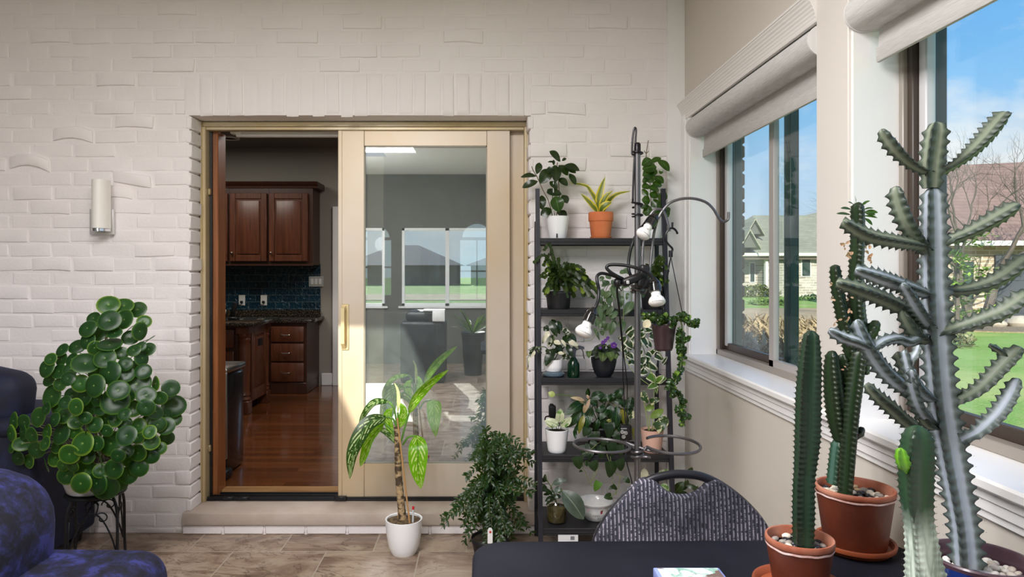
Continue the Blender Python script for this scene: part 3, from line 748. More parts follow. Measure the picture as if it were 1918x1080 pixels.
zi = KZ + 0.85
x = XX(413, 6.4)
o = thing('kitchen_timer', (x, 6.4, zi), 'small white hexagonal gadget standing on the island top', 'gadget')
mb = MB(); cz = zi + 0.085; mb.prism([(x + 0.05 * math.cos(math.pi / 3 * k + 0.3), 0, cz + 0.05 * math.sin(math.pi / 3 * k + 0.3)) for k in range(6)], (0, 6.39, 0), (0, 6.42, 0)); mb.build('housing', M_PLATE, o)
mb = MB(); mb.rbox((x - 0.03, 6.37, zi), (x + 0.03, 6.44, zi + 0.045), 0.004, 1); mb.rbox((x - 0.002, 6.425, zi + 0.03), (x + 0.04, 6.445, zi + 0.17), 0.004, 1); mb.build('stand', M_BLACK, o)
x = XX(437, 6.5)
o = thing('cordless_phone', (x, 6.5, zi), 'black cordless phone leaning in its cradle on the island', 'phone')
mb = MB(); mb.rbox((x - 0.04, 6.47, zi), (x + 0.04, 6.56, zi + 0.03), 0.006, 1); mb.build('cradle', M_BLACK, o)
mb = MB(); mb.rbox((x - 0.022, 6.50, zi + 0.03), (x + 0.022, 6.525, zi + 0.17), 0.008, 2, mtx=Matrix.Rotation(0.25, 3, 'Y')); mb.build('handset', M_BLACK, o)
# bin by the door
x0, x1 = -1.93, XX(431, 4.4)
o = thing('trash_can', (x0 / 2 + x1 / 2, 4.5, KZ), 'black kitchen bin with steel rim just inside the doorway', 'trash can')
mb = MB(); mb.rbox((x0, 4.36, KZ + 0.0), (x1 - 0.012, 4.70, KZ + 0.66), 0.03, 3); mb.build('body', mat('bin_black', (24, 24, 27), 0.25, coat=0.5), o)
mb = MB(); mb.rbox((x0 - 0.005, 4.35, KZ + 0.662), (x1 + 0.0, 4.71, KZ + 0.70), 0.016, 2); mb.rbox((x1 - 0.018, 4.345, KZ + 0.12), (x1 - 0.002, 4.37, KZ + 0.67), 0.006, 2); mb.build('steel_rim', M_STEEL, o)
mb = MB(); mb.rbox((x0 + 0.05, 4.29, KZ + 0.0), (x1 + 0.02, 4.40, KZ + 0.06), 0.015, 2); mb.build('pedal', M_BLACK, o)
# recessed lamp and blind head rail
o = thing('recessed_light', (-2.71, 7.3, 2.87), 'round recessed ceiling light beyond the open door', 'ceiling light')
mb = MB(); mb.lathe([(0.10, 0.0), (0.10, -0.012), (0.075, -0.014), (0.072, 0.0)], (-2.71, 7.3, 2.87), 28); mb.build('trim_ring', M_TRIM, o)
mb = MB(); mb.lathe([(0.0, -0.004), (0.072, -0.004)], (-2.71, 7.3, 2.87), 28); mb.build('lens', mat('lamp_lens', (230, 228, 220), 0.4), o)
o = thing('blind_head_rail', (-0.6, 4.13, 2.2), 'white rolled-up blind rail along the top of the doorway, inside', 'blind')
mb = MB(); mb.rbox((-1.50, 4.13, ZZ(257, 4.15)), (0.0, 4.17, ZZ(247, 4.15)), 0.006, 2); mb.build('rail', M_TRIM, o)
mb = MB(); mb.rbox((-1.53, 4.122, ZZ(252, 4.15)), (-1.47, 4.175, ZZ(246, 4.15)), 0.004, 2); mb.build('end_bracket', M_TRIM, o)
area('kitchen_fill', (-2.9, 6.3, 2.84), (0, 0, 0), 1.2, 0.8, 26, (1, 0.93, 0.84))  # unseen area light added to lift the kitchen brightness
area('dining_fill', (-0.5, 6.1, 2.84), (0, 0, 0), 1.0, 1.0, 34, (1, 0.95, 0.9))  # unseen area light added to brighten the island's end panel
# dark upholstered chair seen faintly through the glass
M_DCH = mat('chair_black', (20, 21, 26), 0.5)
o = thing('dining_chair', (-0.62, 5.4, KZ), 'black upholstered chair dimly seen through the door glass', 'chair')
mb = MB(); mb.rbox((-0.85, 5.2, KZ + 0.40), (-0.39, 5.65, KZ + 0.50), 0.03, 3); mb.build('seat', M_DCH, o)
mb = MB(); mb.rbox((-0.85, 5.6, KZ + 0.48), (-0.39, 5.68, KZ + 0.98), 0.03, 3); mb.build('backrest', M_DCH, o)
for sx in (-0.83, -0.44):
    for sy in (5.22, 5.6):
        mb = MB(); mb.rbox((sx, sy, KZ), (sx + 0.03, sy + 0.03, KZ + 0.41), 0.003, 1); mb.build('leg', M_DCH, o)

# ------------------------------------------------------------------ outdoors
GZ = -0.2
def m_lawn():
    t = NT('lawn'); v = t.coord('Object')
    n1 = t.noise(v, 0.35, 5, 0.3); n2 = t.noise(v, 7.0, 5, 0.2)
    c = t.ramp(n1, [(0.36, lin((176, 192, 108))), (0.5, lin((132, 172, 74))), (0.68, lin((148, 182, 90)))])
    c = t.mix(t.ramp(n2, [(0.45, (0, 0, 0, 1)), (0.75, (0.6, 0.6, 0.6, 1))]), c, lin((178, 176, 116)))
    b = t.pbsdf(Roughness=0.9); t.set(b, 'Base Color', c); t.set(b, 'Normal', t.bump(t.noise(v, 30, 4), 0.6, 0.05)); return t.done(b)
mb = MB(); mb.add([(-160, -160, GZ), (160, -160, GZ), (160, 160, GZ), (160 - 320, 160, GZ)], [(0, 1, 2, 3)]); struct(mb.build('lawn', m_lawn()))
M_PAVE = mat('concrete_drive', (196, 172, 136), 0.9, col2=(172, 150, 116), nscale=2)
M_MULCH = mat('mulch', (120, 104, 84), 0.95, col2=(160, 140, 112), nscale=12, bump=0.5, bscale=20, bdist=0.05)
mb = MB(); mb.box((8.5, 22.5, GZ - 0.1), (20, 30, GZ + 0.02)); mb.box((-70, -40, GZ - 0.1), (60, -30, GZ + 0.03)); struct(mb.build('path_outside', M_PAVE))
mb = MB(); mb.prism([(12 + 4.6 * math.cos(a) * 1.2 + 4.6, 20.5 + 2.6 * math.sin(a), GZ) for a in [2 * math.pi * k / 24 for k in range(24)]], (0, 0, -0.05), (0, 0, 0.03)); struct(mb.build('path_mulch_bed', M_MULCH))
def m_facade(name, a, b, mortar, w_=0.5, h_=0.16):
    t = NT(name); v = t.coord('Object', rot=(math.pi / 2, 0, 0))
    br = t.n('ShaderNodeTexBrick', Vector=v, Scale=1.0, Mortar__Size=0.02, Brick__Width=w_, Row__Height=h_)
    t.set(br, 'Color1', lin(a)); t.set(br, 'Color2', lin(b)); t.set(br, 'Mortar', lin(mortar))
    b_ = t.pbsdf(Roughness=0.9); t.set(b_, 'Base Color', br.outputs[0]); return t.done(b_)
def m_shingle(name, a, b):
    t = NT(name); v = t.coord('Object', rot=(math.pi / 2, 0, 0))
    br = t.n('ShaderNodeTexBrick', Vector=v, Scale=1.0, Mortar__Size=0.01, Brick__Width=0.4, Row__Height=0.14)
    t.set(br, 'Color1', lin(a)); t.set(br, 'Color2', lin(b)); t.set(br, 'Mortar', lin([x * 0.8 for x in a]))
    b_ = t.pbsdf(Roughness=0.9); t.set(b_, 'Base Color', br.outputs[0]); return t.done(b_)
M_LIME = m_facade('pale_stone_facade', (186, 180, 168), (142, 134, 122), (196, 190, 178))
M_ROOFG = m_shingle('grey_green_shingle', (150, 150, 130), (136, 136, 118))
M_ROOFB = m_shingle('brown_shingle', (140, 114, 104), (124, 100, 92))
M_WGLASS = mat('dark_window_glass', (50, 66, 62), 0.1)
M_GABLE = mat('gable_siding', (92, 94, 86), 0.8)
M_WHITE_O = mat('outdoor_white', (232, 228, 218), 0.6)
# house seen through the first window (about 44 m away)
Yh = 44.0
def hx(px): return XX(px, Yh)
def hz(py): return ZZ(py, Yh)
o = thing('house', (20, Yh + 4, GZ), 'pale stone house with grey-green shingle roof beyond the dry hedge', 'house')
mb = MB(); mb.box((hx(1436), Yh, GZ), (hx(1620), Yh + 11, hz(474))); mb.box((hx(1391), Yh + 1.5, GZ), (hx(1436), Yh + 11, hz(474))); mb.build('wall', M_LIME, o)
mb = MB()
e0, e1 = hx(1384), hx(1640)
def slab(mb, a, b, c, d, th=0.15):
    mb.add([a, b, c, d, V(a) - V((0, 0, th)), V(b) - V((0, 0, th)), V(c) - V((0, 0, th)), V(d) - V((0, 0, th))], [(0, 1, 2, 3), (7, 6, 5, 4), (0, 4, 5, 1), (1, 5, 6, 2), (2, 6, 7, 3), (3, 7, 4, 0)])
rz = ZZ(403, Yh + 5.5); rx0 = XX(1411, Yh + 5.5)
slab(mb, (e0, Yh - 0.6, hz(476)), (e1, Yh - 0.6, hz(476)), (e1, Yh + 5.5, rz), (rx0, Yh + 5.5, rz))
slab(mb, (e1, Yh + 11.6, hz(476)), (e0, Yh + 11.6, hz(476)), (rx0, Yh + 5.5, rz), (e1, Yh + 5.5, rz))
mb.add([(e0, Yh - 0.6, hz(476)), (rx0, Yh + 5.5, rz), (e0, Yh + 11.6, hz(476))], [(0, 1, 2)])
# taller wing towards the right
slab(mb, (XX(1490, Yh + 5), Yh + 5, rz - 0.2), (XX(1700, Yh + 5), Yh + 5, rz - 0.2), (XX(1700, Yh + 9), Yh + 9, ZZ(380, Yh + 9)), (XX(1600, Yh + 9), Yh + 9, ZZ(380, Yh + 9)))
# two front gables
for pxc, hw, ztop, Yg in ((1402, 20, 428, Yh - 1.2), (1412, 17, 408, Yh + 1.0)):
    zc = ZZ(ztop, Yg); zl = ZZ(ztop + hw * 1.75, Yg); xc = XX(pxc, Yg); dx = hw / F * Yg
    slab(mb, (xc - dx, Yg - 0.3, zl), (xc, Yg - 0.3, zc), (xc, Yg + 4.5, zc), (xc - dx, Yg + 4.5, zl)); slab(mb, (xc, Yg - 0.3, zc), (xc + dx, Yg - 0.3, zl), (xc + dx, Yg + 4.5, zl), (xc, Yg + 4.5, zc))
mb.build('roof', M_ROOFG, o)
for pxc, hw, ztop, Yg in ((1402, 19, 430, Yh - 1.1), (1412, 16, 410, Yh + 1.1)):
    zc = ZZ(ztop, Yg); zl = ZZ(ztop + hw * 1.75, Yg); xc = XX(pxc, Yg); dx = hw / F * Yg
    mb = MB(); mb.prism([(xc - dx, Yg, zl), (xc + dx, Yg, zl), (xc, Yg, zc)], (0, 0, 0), (0, 0.2, 0)); mb.build('gable', M_GABLE, o)
mb = MB(); mb.box((hx(1384), Yh - 0.65, hz(479)), (e1, Yh - 0.5, hz(474))); mb.build('gutter', M_WHITE_O, o)
mb = MB(); mb.box((e0, Yh - 0.45, hz(486)), (e1, Yh + 0.01, hz(479.5))); mb.build('soffit', mat('soffit_dark', (92, 84, 70), 0.8), o)
for a, b, t0, t1 in ((1501, 1517, 483, 517), (1404, 1413, 492, 528), (1560, 1580, 483, 517)):
    yy = Yh if a > 1436 else Yh + 1.5
    f = MB(); f.box((XX(a - 1, yy), yy - 0.06, ZZ(t1 + 1, yy)), (XX(b + 1, yy), yy + 0.02, ZZ(t0 - 1, yy))); w_ = f.build('window', M_WHITE_O, o)
    g = MB(); g.box((XX(a + 0.6, yy), yy - 0.09, ZZ(t1 - 0.6, yy)), (XX(b - 0.6, yy), yy - 0.03, ZZ(t0 + 0.6, yy))); g.build('pane', M_WGLASS, w_)
mb = MB(); mb.box((hx(1432), Yh - 0.2, GZ), (hx(1436.5), Yh + 0.1, hz(479))); mb.build('corner_post', M_WHITE_O, o)
# house seen through the second window
Y2 = 25.0
o = thing('house', (19, Y2 + 5, GZ), 'stone house with brown shingle roof behind the bare tree', 'house')
mb = MB(); mb.box((XX(1762, Y2), Y2, GZ), (XX(2300, Y2), Y2 + 7.6, ZZ(452, Y2))); mb.build('wall', m_facade('warm_stone_facade', (192, 176, 152), (160, 142, 118), (204, 192, 174)), o)
mb = MB(); rz = ZZ(316, Y2 + 4)
slab(mb, (XX(1752, Y2), Y2 - 0.7, ZZ(455, Y2)), (XX(2320, Y2), Y2 - 0.7, ZZ(455, Y2)), (XX(2320, Y2), Y2 + 4, rz + 0.5), (XX(1758, Y2), Y2 + 4, rz)); slab(mb, (XX(1752, Y2), Y2 + 8.3, ZZ(455, Y2)), (XX(2320, Y2), Y2 + 8.3, ZZ(455, Y2)), (XX(2320, Y2), Y2 + 4, rz + 0.5), (XX(1758, Y2), Y2 + 4, rz)); mb.build('roof', M_ROOFB, o)
mb = MB(); mb.box((XX(1752, Y2), Y2 - 0.75, ZZ(461, Y2)), (XX(2320, Y2), Y2 - 0.6, ZZ(452, Y2))); mb.build('gutter', M_WHITE_O, o)
for a, b in ((1862, 1990), (2010, 2140)):
    mb = MB(); mb.box((XX(a, Y2), Y2 - 0.08, GZ), (XX(b, Y2), Y2 + 0.05, ZZ(478, Y2)))
    for k in range(4): mb.box((XX(a, Y2), Y2 - 0.1, GZ + 0.1 + k * 0.6), (XX(b, Y2), Y2 - 0.05, GZ + 0.13 + k * 0.6))
    mb.build('garage_door', mat('garage_grey', (74, 78, 84), 0.7), o)
mb = MB(); mb.box((XX(1804, Y2), Y2 - 0.05, ZZ(560, Y2)), (XX(1822, Y2), Y2 + 0.02, ZZ(490, Y2))); mb.build('window', M_WGLASS, o)
# houses behind the viewpoint, mirrored in the door glass
for k, (x0, x1, xp, zp) in enumerate(((-16, -3, -9.5, 4.6), (-1.5, 13, 5.5, 4.4), (-34, -20, -27, 5.0))):
    o = thing('house', ((x0 + x1) / 2, -76, GZ), ['far house mirrored in the door glass, its roof left of the mullion', 'far house mirrored in the door glass, its roof beside the stile', 'far house mirrored at the edge of the door glass'][k], 'house', 'far houses mirrored in the glass')
    mb = MB(); mb.box((x0, -80, GZ), (x1, -72, 2.2)); mb.build('wall', mat('far_brick', (120, 104, 92), 0.9), o)
    mb = MB(); mb.add([(x0 - 0.6, -81, 2.1), (x1 + 0.6, -81, 2.1), (x1 + 0.6, -71, 2.1), (x0 - 0.6, -71, 2.1), (xp - 1.5, -76, zp), (xp + 1.5, -76, zp)], [(3, 2, 5, 4), (1, 0, 4, 5), (0, 3, 4), (2, 1, 5), (0, 1, 2, 3)]); mb.build('roof', mat('far_roof', (84, 84, 92), 0.9), o)
# outside brick return by the first window
mb = MB(); rb = random.Random(3)
mb.box((1.30, 3.86, GZ), (1.462, 4.3, 3.2)); struct(mb.build('wall_outside', mat('outside_mortar', (150, 136, 118), 0.9)))
mb = MB(); z = GZ
row = 0
while z < 3.2:
    x = 1.30 - (0.1 if row % 2 else 0)
    while x < 1.46:
        a, b = max(1.30, x), min(1.468, x + 0.19)
        if b - a > 0.02: mb.rbox((a, 3.845, z + 0.006), (b, 3.87, z + 0.072), 0.006, 1)
        x += 0.2
    yy = 3.85 - (0.1 if row % 2 else 0)
    while yy < 4.3:
        mb.rbox((1.45, max(3.848, yy), z + 0.006), (1.472, min(yy + 0.19, 4.3), z + 0.072), 0.006, 1); yy += 0.2
    z += 0.0787; row += 1
struct(mb.build('wall_outside_brick', mat('outside_brick', (112, 82, 66), 0.9, col2=(84, 66, 58), nscale=6, bump=0.4, bscale=60)))

# dry ornamental grass hedge
rb = random.Random(5)
M_DRY = mat('dry_grass', (196, 172, 132), 0.9, col2=(150, 128, 92), nscale=6)
mb = MB()
for k in range(9500):
    yy = rb.uniform(4.6, 8.0); xx = yy * rb.uniform(0.36, 0.53)
    hgt = 1.04 + 0.12 * noise.noise(V((xx * 2, yy * 2, 0))) 
    z0 = GZ + (rb.random() ** 0.7) * 0.95 * hgt; L_ = rb.uniform(0.18, 0.42)
    d = V((rb.uniform(-1, 1), rb.uniform(-1, 1), rb.uniform(0.1, 1.2))).normalized()
    p = V((xx, yy, z0)); e = p + d * L_
    e.z = min(e.z, GZ + hgt + 0.12)
    mid = (p + e) / 2 + V((0, 0, 0.05))
    if min(p.x, e.x) < 1.53: continue
    s_ = perp(d) * rb.uniform(0.006, 0.015)
    mb.add([p - s_, p + s_, mid + s_, mid - s_, e], [(0, 1, 2, 3), (3, 2, 4)])
tag(mb.build('dry_hedge', M_DRY), 'tan dry ornamental grass hedge right outside the first window', 'hedge', kind='thing')
# bare tree
def tree(mb, p, d, L_, r, lvl, rb):
    n = 4; pts = [p]; q = V(p); dd = V(d)
    for i in range(n):
        dd = (dd + V((rb.uniform(-.16, .16), rb.uniform(-.16, .16), rb.uniform(-.05, .14)))).normalized(); q = q + dd * (L_ / n); pts.append(V(q))
    r1 = r * (0.62 if lvl else 0.4)
    mb.tube(pts, lambda t: r + (r1 - r) * t, 6 if lvl > 2 else 4, cap=False)
    if lvl == 0: return
    k = 3 if lvl > 1 else 3
    for j in range(k):
        ax = perp(dd, V((rb.uniform(-1, 1), rb.uniform(-1, 1), rb.uniform(-1, 1))))
        nd = (Matrix.Rotation(rb.uniform(0.35, 0.8), 3, ax) @ dd).normalized()
        st = pts[-1] if j else pts[-2]
        tree(mb, st, nd, L_ * rb.uniform(0.66, 0.86), r1 * (0.85 if j else 0.7), lvl - 1, rb)
M_BARK = mat('grey_bark', (108, 97, 88), 0.9, col2=(80, 72, 66), nscale=5, stretch=(6, 6, 1))
rb = random.Random(21)
mb = MB(); b0 = P(1832, 598, 21.0); b0.z = GZ + 0.1
for dx, dd in ((-0.12, V((-0.28, 0.05, 1))), (0.12, V((0.3, -0.05, 1)))):
    tree(mb, b0 + V((dx, 0, -0.1)), dd, 1.9, 0.15, 6, rb)
tag(mb.build('bare_tree', M_BARK), 'leafless forked tree standing before the brown-roofed house', 'tree')
# conifer
rb = random.Random(8)
o = thing('conifer', tuple(P(1792, 606, 18.0)), 'green layered conifer beside the forked bare trunk', 'tree')
b0 = P(1792, 606, 18.0); b0.z = GZ
mb = MB(); mb.tube([b0, b0 + V((0.05, 0, 2.6))], lambda t: 0.07 - 0.05 * t, 6); mb.build('trunk', M_BARK, o)
mb = MB()
for k in range(26):
    z_ = 0.2 + 2.5 * k / 26; a = rb.uniform(0, 6.28); Lb = rb.uniform(0.6, 1.15) * (1.05 - 0.25 * k / 26)
    base = b0 + V((0, 0, z_)); dr = V((math.cos(a), math.sin(a), 0.05))
    for q in range(80):
        tt = rb.uniform(0.15, 1); pp = base + dr * (Lb * tt) + V((rb.gauss(0, .10), rb.gauss(0, .10), rb.gauss(0, .04)))
        dl = (dr + V((rb.uniform(-.9, .9), rb.uniform(-.9, .9), rb.uniform(-.3, .3)))).normalized() * rb.uniform(0.14, 0.26)
        s_ = perp(dl) * 0.045
        mb.add([pp, pp + dl * 0.5 + s_, pp + dl, pp + dl * 0.5 - s_], [(0, 1, 2, 3)])
mb.build('foliage', mat('conifer_green', (112, 150, 50), 0.8, col2=(160, 190, 84), nscale=3), o)
# low shrubs by the house and the drive
def bush_mesh(c, rx, ry, rz_, n, ls, rb):
    mb = MB()
    for k in range(n):
        th = rb.uniform(0, 6.28); ph = math.acos(rb.uniform(0.0, 1)); rr = rb.uniform(0.7, 1.05)
        p = V(c) + V((rx * math.sin(ph) * math.cos(th), ry * math.sin(ph) * math.sin(th), rz_ * math.cos(ph))) * rr
        d = V((rb.uniform(-1, 1), rb.uniform(-1, 1), rb.uniform(-.4, 1))).normalized() * ls
        s_ = perp(d) * ls * 0.35
        mb.add([p, p + d * 0.5 + s_, p + d, p + d * 0.5 - s_], [(0, 1, 2, 3)])
    return mb
G1 = mat('shrub_green', (96, 124, 56), 0.8, col2=(128, 156, 74), nscale=2)
tag(bush_mesh((hx(1408), Yh - 1.0, GZ), 1.4, 0.7, 0.72, 900, 0.2, rb).build('clipped_shrub', mat('clipped_green', (98, 112, 44), 0.8)), 'clipped green hedge block under the stone house gables', 'shrub', kind='thing')
tag(bush_mesh((XX(1440, 33), 33, GZ), 1.0, 0.8, 0.3, 500, 0.16, rb).build('low_shrub', G1), 'low green shrub on the lawn behind the dry hedge', 'shrub', kind='thing')
tag(bush_mesh((XX(1525, 38), 38, GZ), 0.8, 0.7, 0.3, 400, 0.14, rb).build('low_shrub', G1), 'low green shrub under the stone house window', 'shrub', kind='thing')
tag(bush_mesh((XX(1772, 15), 15, GZ), 0.55, 0.5, 0.35, 500, 0.12, rb).build('low_shrub', mat('dull_shrub', (104, 108, 66), 0.8, col2=(150, 146, 104), nscale=4)), 'small olive shrub on the lawn below the conifer', 'shrub', kind='thing')
M_ROCK = mat('boulder', (190, 178, 162), 0.9, col2=(160, 148, 132), nscale=3, bump=0.4, bscale=8, bdist=0.05)
for px, py, rr, lab in ((1912, 590, 0.30, 'pale boulder in the mulch bed, at the picture edge'), (1868, 600, 0.20, 'smaller pale boulder in the mulch bed, nearer the trunk')):
    mb = MB(); c_ = P(px, py, 20.0); mb.ball((c_.x, 20, GZ + rr * 0.45), rr, n=12, sq=(1.4, 1, 0.7)); tag(mb.build('boulder', M_ROCK), lab, 'rock', 'boulders in the mulch bed')

# things at the far end of the room, seen only mirrored in the door glass
o = thing('covered_grill', (-0.78, -1.1, 0), 'tall black-covered grill mirrored in the door glass', 'grill')
mb = MB(); M_COV = mat('cover_black', (18, 18, 24), 0.45, bump=0.4, bscale=9, bdist=0.03)
mb.rbox((-1.08, -1.40, 0.0), (-0.50, -0.85, 0.80), 0.05, 3); mb.build('cover', M_COV, o)
mb = MB(); mb.rbox((-1.02, -1.36, 0.78), (-0.56, -0.90, 0.93), 0.09, 4); mb.build('cover_top', M_COV, o)
mb = MB(); mb.rbox((-0.78, -1.0, 0.931), (-0.50, -0.82, 0.955), 0.01, 2); mb.rbox((-0.66, -0.88, 0.80), (-0.50, -0.82, 0.95), 0.01, 2); tag(mb.build('white_towel', M_TRIM), 'white cloth on the black-covered grill in the mirrored room', 'towel')
o = thing('potted_yucca', (-0.15, -1.6, 0), 'spiky plant in a dark pot, mirrored in the door glass beside the stile', 'potted plant')
mb = MB(); mb.lathe([(0.0, 0), (0.12, 0), (0.16, 0.55), (0.17, 0.56), (0.17, 0.60), (0.14, 0.58), (0, 0.57)], (-0.15, -1.6, 0.0), 28); mb.build('pot', M_BLACK, o)
mb = MB(); rb2 = random.Random(2)
for k in range(40):
    a = rb2.uniform(0, 6.28); l = rb2.uniform(0.3, 0.55); up = rb2.uniform(0.4, 1.4); d = V((math.cos(a), math.sin(a), up)).normalized()
    p = V((-0.15, -1.6, 0.57)); mb.leaf([p, p + d * l * 0.6, p + d * l + V((0, 0, -0.05))], 0.03, 'lance', (-d.x, -d.y, 0.6), 0.3, 6)
mb.build('foliage', leaf_mat('yucca_leaf', (40, 70, 40), rough=0.4), o, angle=180)

# ------------------------------------------------------------------ fill lights added to the room, without fixtures
area('ceiling_fill', (-1.3, 0.05, 2.93), (0, 0, 0), 0.9, 1.3, 84, (1, 0.972, 0.97))  # unseen area light added under the ceiling to brighten the room
pl_ = bpy.data.lights.new('point_fill', 'POINT'); pl_.energy = 66; pl_.shadow_soft_size = 0.14; pl_.color = (1, 0.972, 0.97)  # unseen point light added as even fill, no pendant hangs here
po_ = bpy.data.objects.new('point_fill', pl_); C.objects.link(po_); po_.location = (-1.9, -0.7, 1.95)
area('ceiling_fill', (-0.55, 1.15, 2.93), (0, 0, 0), 1.2, 1.2, 80, (1, 0.972, 0.97))  # second area light added as fill for the brick and shelf
# ------------------------------------------------------------------ wall sconce
M_NICKEL = mat('nickel', (222, 221, 220), 0.35, metal=0.45)
M_CHROME = mat('chrome', (225, 225, 228), 0.08, metal=1.0)
M_ACRYL = mat('opal_acrylic', (236, 232, 226), 0.35)
ys = 3.70
o = thing('wall_sconce', (XX(195, YW), YW, ZZ(415, YW)), 'slim white tube sconce on a nickel plate on the brick wall', 'wall lamp')
mb = MB(); mb.rbox((XX(174, YW), YW - 0.035, ZZ(439.5, YW)), (XX(218, YW), YW - 0.014, ZZ(392, YW)), 0.004, 2); mb.rbox((XX(178, YW), YW - 0.02, ZZ(434, YW)), (XX(214, YW), YW - 0.004, ZZ(397, YW)), 0.002, 1); mb.build('back_plate', M_NICKEL, o)
cxs = XX(188, ys); rs = 14.2 / F * ys
mb = MB(); out = [(cxs + rs * math.cos(a), ys - rs * 1.15 * math.sin(a)) for a in [math.pi * k / 16 for k in range(17)]] + [(cxs - rs, ys + 0.03), (cxs + rs, ys + 0.03)]
mb.prism([(x, y, 0) for x, y in out], (0, 0, ZZ(427.5, ys)), (0, 0, ZZ(337, ys))); mb.build('diffuser', M_ACRYL, o, angle=30)
mb = MB(); out2 = [(cxs + (x - cxs) * 0.97, ys + (y - ys) * 0.97) for x, y in out]
mb.prism([(x, y, 0) for x, y in out2], (0, 0, ZZ(433, ys)), (0, 0, ZZ(428, ys))); mb.box((cxs - rs * 0.5, ys + 0.02, ZZ(433, ys)), (cxs + rs * 0.5, YW - 0.02, ZZ(400, ys))); mb.build('end_cap', M_CHROME, o, angle=30)

# ------------------------------------------------------------------ roller blinds
M_FAB = mat('blind_fabric', (178, 175, 172), 0.85, col2=(200, 198, 195), nscale=30, stretch=(1, 0.6, 14), lohi=(0.3, 0.7), bump=0.15, bscale=300)
M_FABL = mat('blind_cassette_fabric', (194, 192, 190), 0.8, col2=(212, 211, 209), nscale=30, stretch=(1, 0.6, 14))
M_BEND = mat('blind_end_cap', (224, 222, 220), 0.4)
def blind(a, b, zc, zh, lab, wid):
    o = thing('roller_blind', (1.13, (a + b) / 2, zc), lab, 'roller blind', 'roller blinds over the windows')
    y0, y1 = a + 0.014, b - 0.014
    pr = []
    xc, r = 1.128, 0.052
    for k in range(15):
        an = math.radians(60 + 215 * k / 14); pr.append((xc + r * math.cos(an), zc + r * math.sin(an)))
    pr += [(xc + 0.045, zc - r * 0.95), (xc + 0.075, zc - r * 0.8), (xc + 0.075, zc + r)]
    mb = MB(); mb.prism([(x, 0, z) for x, z in pr], (0, y0 + 0.008, 0), (0, y1 - 0.008, 0)); mb.build('cassette', M_FABL, o, angle=35)
    for ya, yb_ in ((y0, y0 + 0.007), (y1 - 0.007, y1)):
        mb = MB(); mb.prism([(xc + (x - xc) * 1.03, 0, zc + (z - zc) * 1.03) for x, z in pr], (0, ya, 0), (0, yb_, 0)); mb.build('end_cap', M_BEND, o, angle=35)
    mb = MB(); xf = 1.166
    mb.add([(xf + 0.008, y0 + 0.02, zc), (xf + 0.008, y1 - 0.02, zc), (xf, y1 - 0.02, zh + 0.03), (xf, y0 + 0.02, zh + 0.03)], [(0, 1, 2, 3)])
    mb.add([(xf + 0.010, y0 + 0.02, zc), (xf + 0.010, y1 - 0.02, zc), (xf + 0.002, y1 - 0.02, zh + 0.03), (xf + 0.002, y0 + 0.02, zh + 0.03)], [(3, 2, 1, 0)])
    mb.build('fabric', M_FAB, o)
    mb = MB(); mb.rbox((xf - 0.006, y0 + 0.018, zh), (xf + 0.008, y1 - 0.018, zh + 0.045), 0.005, 2); mb.build('hem_bar', M_FAB, o)
blind(W1[0], W1[1], 2.215, 2.05, 'grey fabric roller blind over the window nearest the brick corner', 1)
blind(W2[0], W2[1], 2.215, 2.065, 'grey fabric roller blind over the window behind the cacti', 2)

# ------------------------------------------------------------------ crushed-velvet armchairs
def m_velvet(name, dark, lite, s=9):
    t = NT(name); v = t.coord('Object', scale=(1, 1, 1))
    n1 = t.noise(v, s, 6, 0.35, 0.62); n2 = t.noise(v, s * 5, 4, 0.4)
    f = t.math('ADD', t.math('MULTIPLY', n1, 0.8), t.math('MULTIPLY', n2, 0.2))
    c = t.ramp(f, [(0.44, lin(dark)), (0.54, lin([(a + b) / 2 for a, b in zip(dark, lite)])), (0.62, lin(lite))])
    b = t.pbsdf(Roughness=0.75); t.set(b, 'Base Color', c); t.set(b, 'Sheen Weight', 0.1); t.set(b, 'Sheen Roughness', 0.35); t.set(b, 'Sheen Tint', lin((110, 120, 220)))
    t.set(b, 'Normal', t.bump(n2, 0.3, 0.004)); return t.done(b)
M_VEL = m_velvet('crushed_velvet', (5, 5, 22), (44, 48, 112), 13)
M_VEL2 = m_velvet('navy_velvet', (10, 13, 34), (18, 24, 58), 6)
M_DARKWOOD = mat('dark_wood_foot', (36, 24, 20), 0.4)
def puff(mb, lo, hi, r, bulge=0.03, mtx=None, seg=4):
    def d(co, dm):
        k = [co[i] / (dm[i] / 2) for i in range(3)]
        for i in range(3):
            j, l = (i + 1) % 3, (i + 2) % 3
            if abs(k[i]) > 0.5: co[i] += math.copysign(bulge * max(0, 1 - k[j] ** 2) * max(0, 1 - k[l] ** 2), co[i])
        return co
    mb.rbox(lo, hi, r, seg, mtx=mtx, deform=d)
o = thing('armchair', (-1.6, 2.2, 0), 'blue crushed-velvet armchair with rounded back and low seat, closest to the viewer', 'armchair', 'blue velvet armchairs')
mb = MB()
puff(mb, (-2.30, 1.98, 0.14), (-1.515, 2.48, 0.775), 0.16, 0.04, Matrix.Rotation(0.10, 3, 'Y'), 6); bk = mb.build('backrest', M_VEL, o, angle=180)
mb = MB(); sm_ = smooth([(-2.2, 1.975, 0.69), (-1.95, 1.965, 0.705), (-1.76, 1.98, 0.71), (-1.61, 2.03, 0.695), (-1.54, 2.10, 0.64)], 6); mb.tube(sm_, 0.006, 6); mb.build('piping', M_VEL, bk)
mb = MB(); puff(mb, (-1.95, 1.98, 0.17), (-1.115, 2.48, 0.468), 0.10, 0.010, None, 6); mb.build('seat', M_VEL, o, angle=180)
for x in (-1.25, -2.1):
    for y in (2.08, 2.36):
        mb = MB(); mb.lathe([(0.018, 0.0), (0.028, 0.18)], (x, y, 0), 14); mb.build('leg', M_DARKWOOD, o)
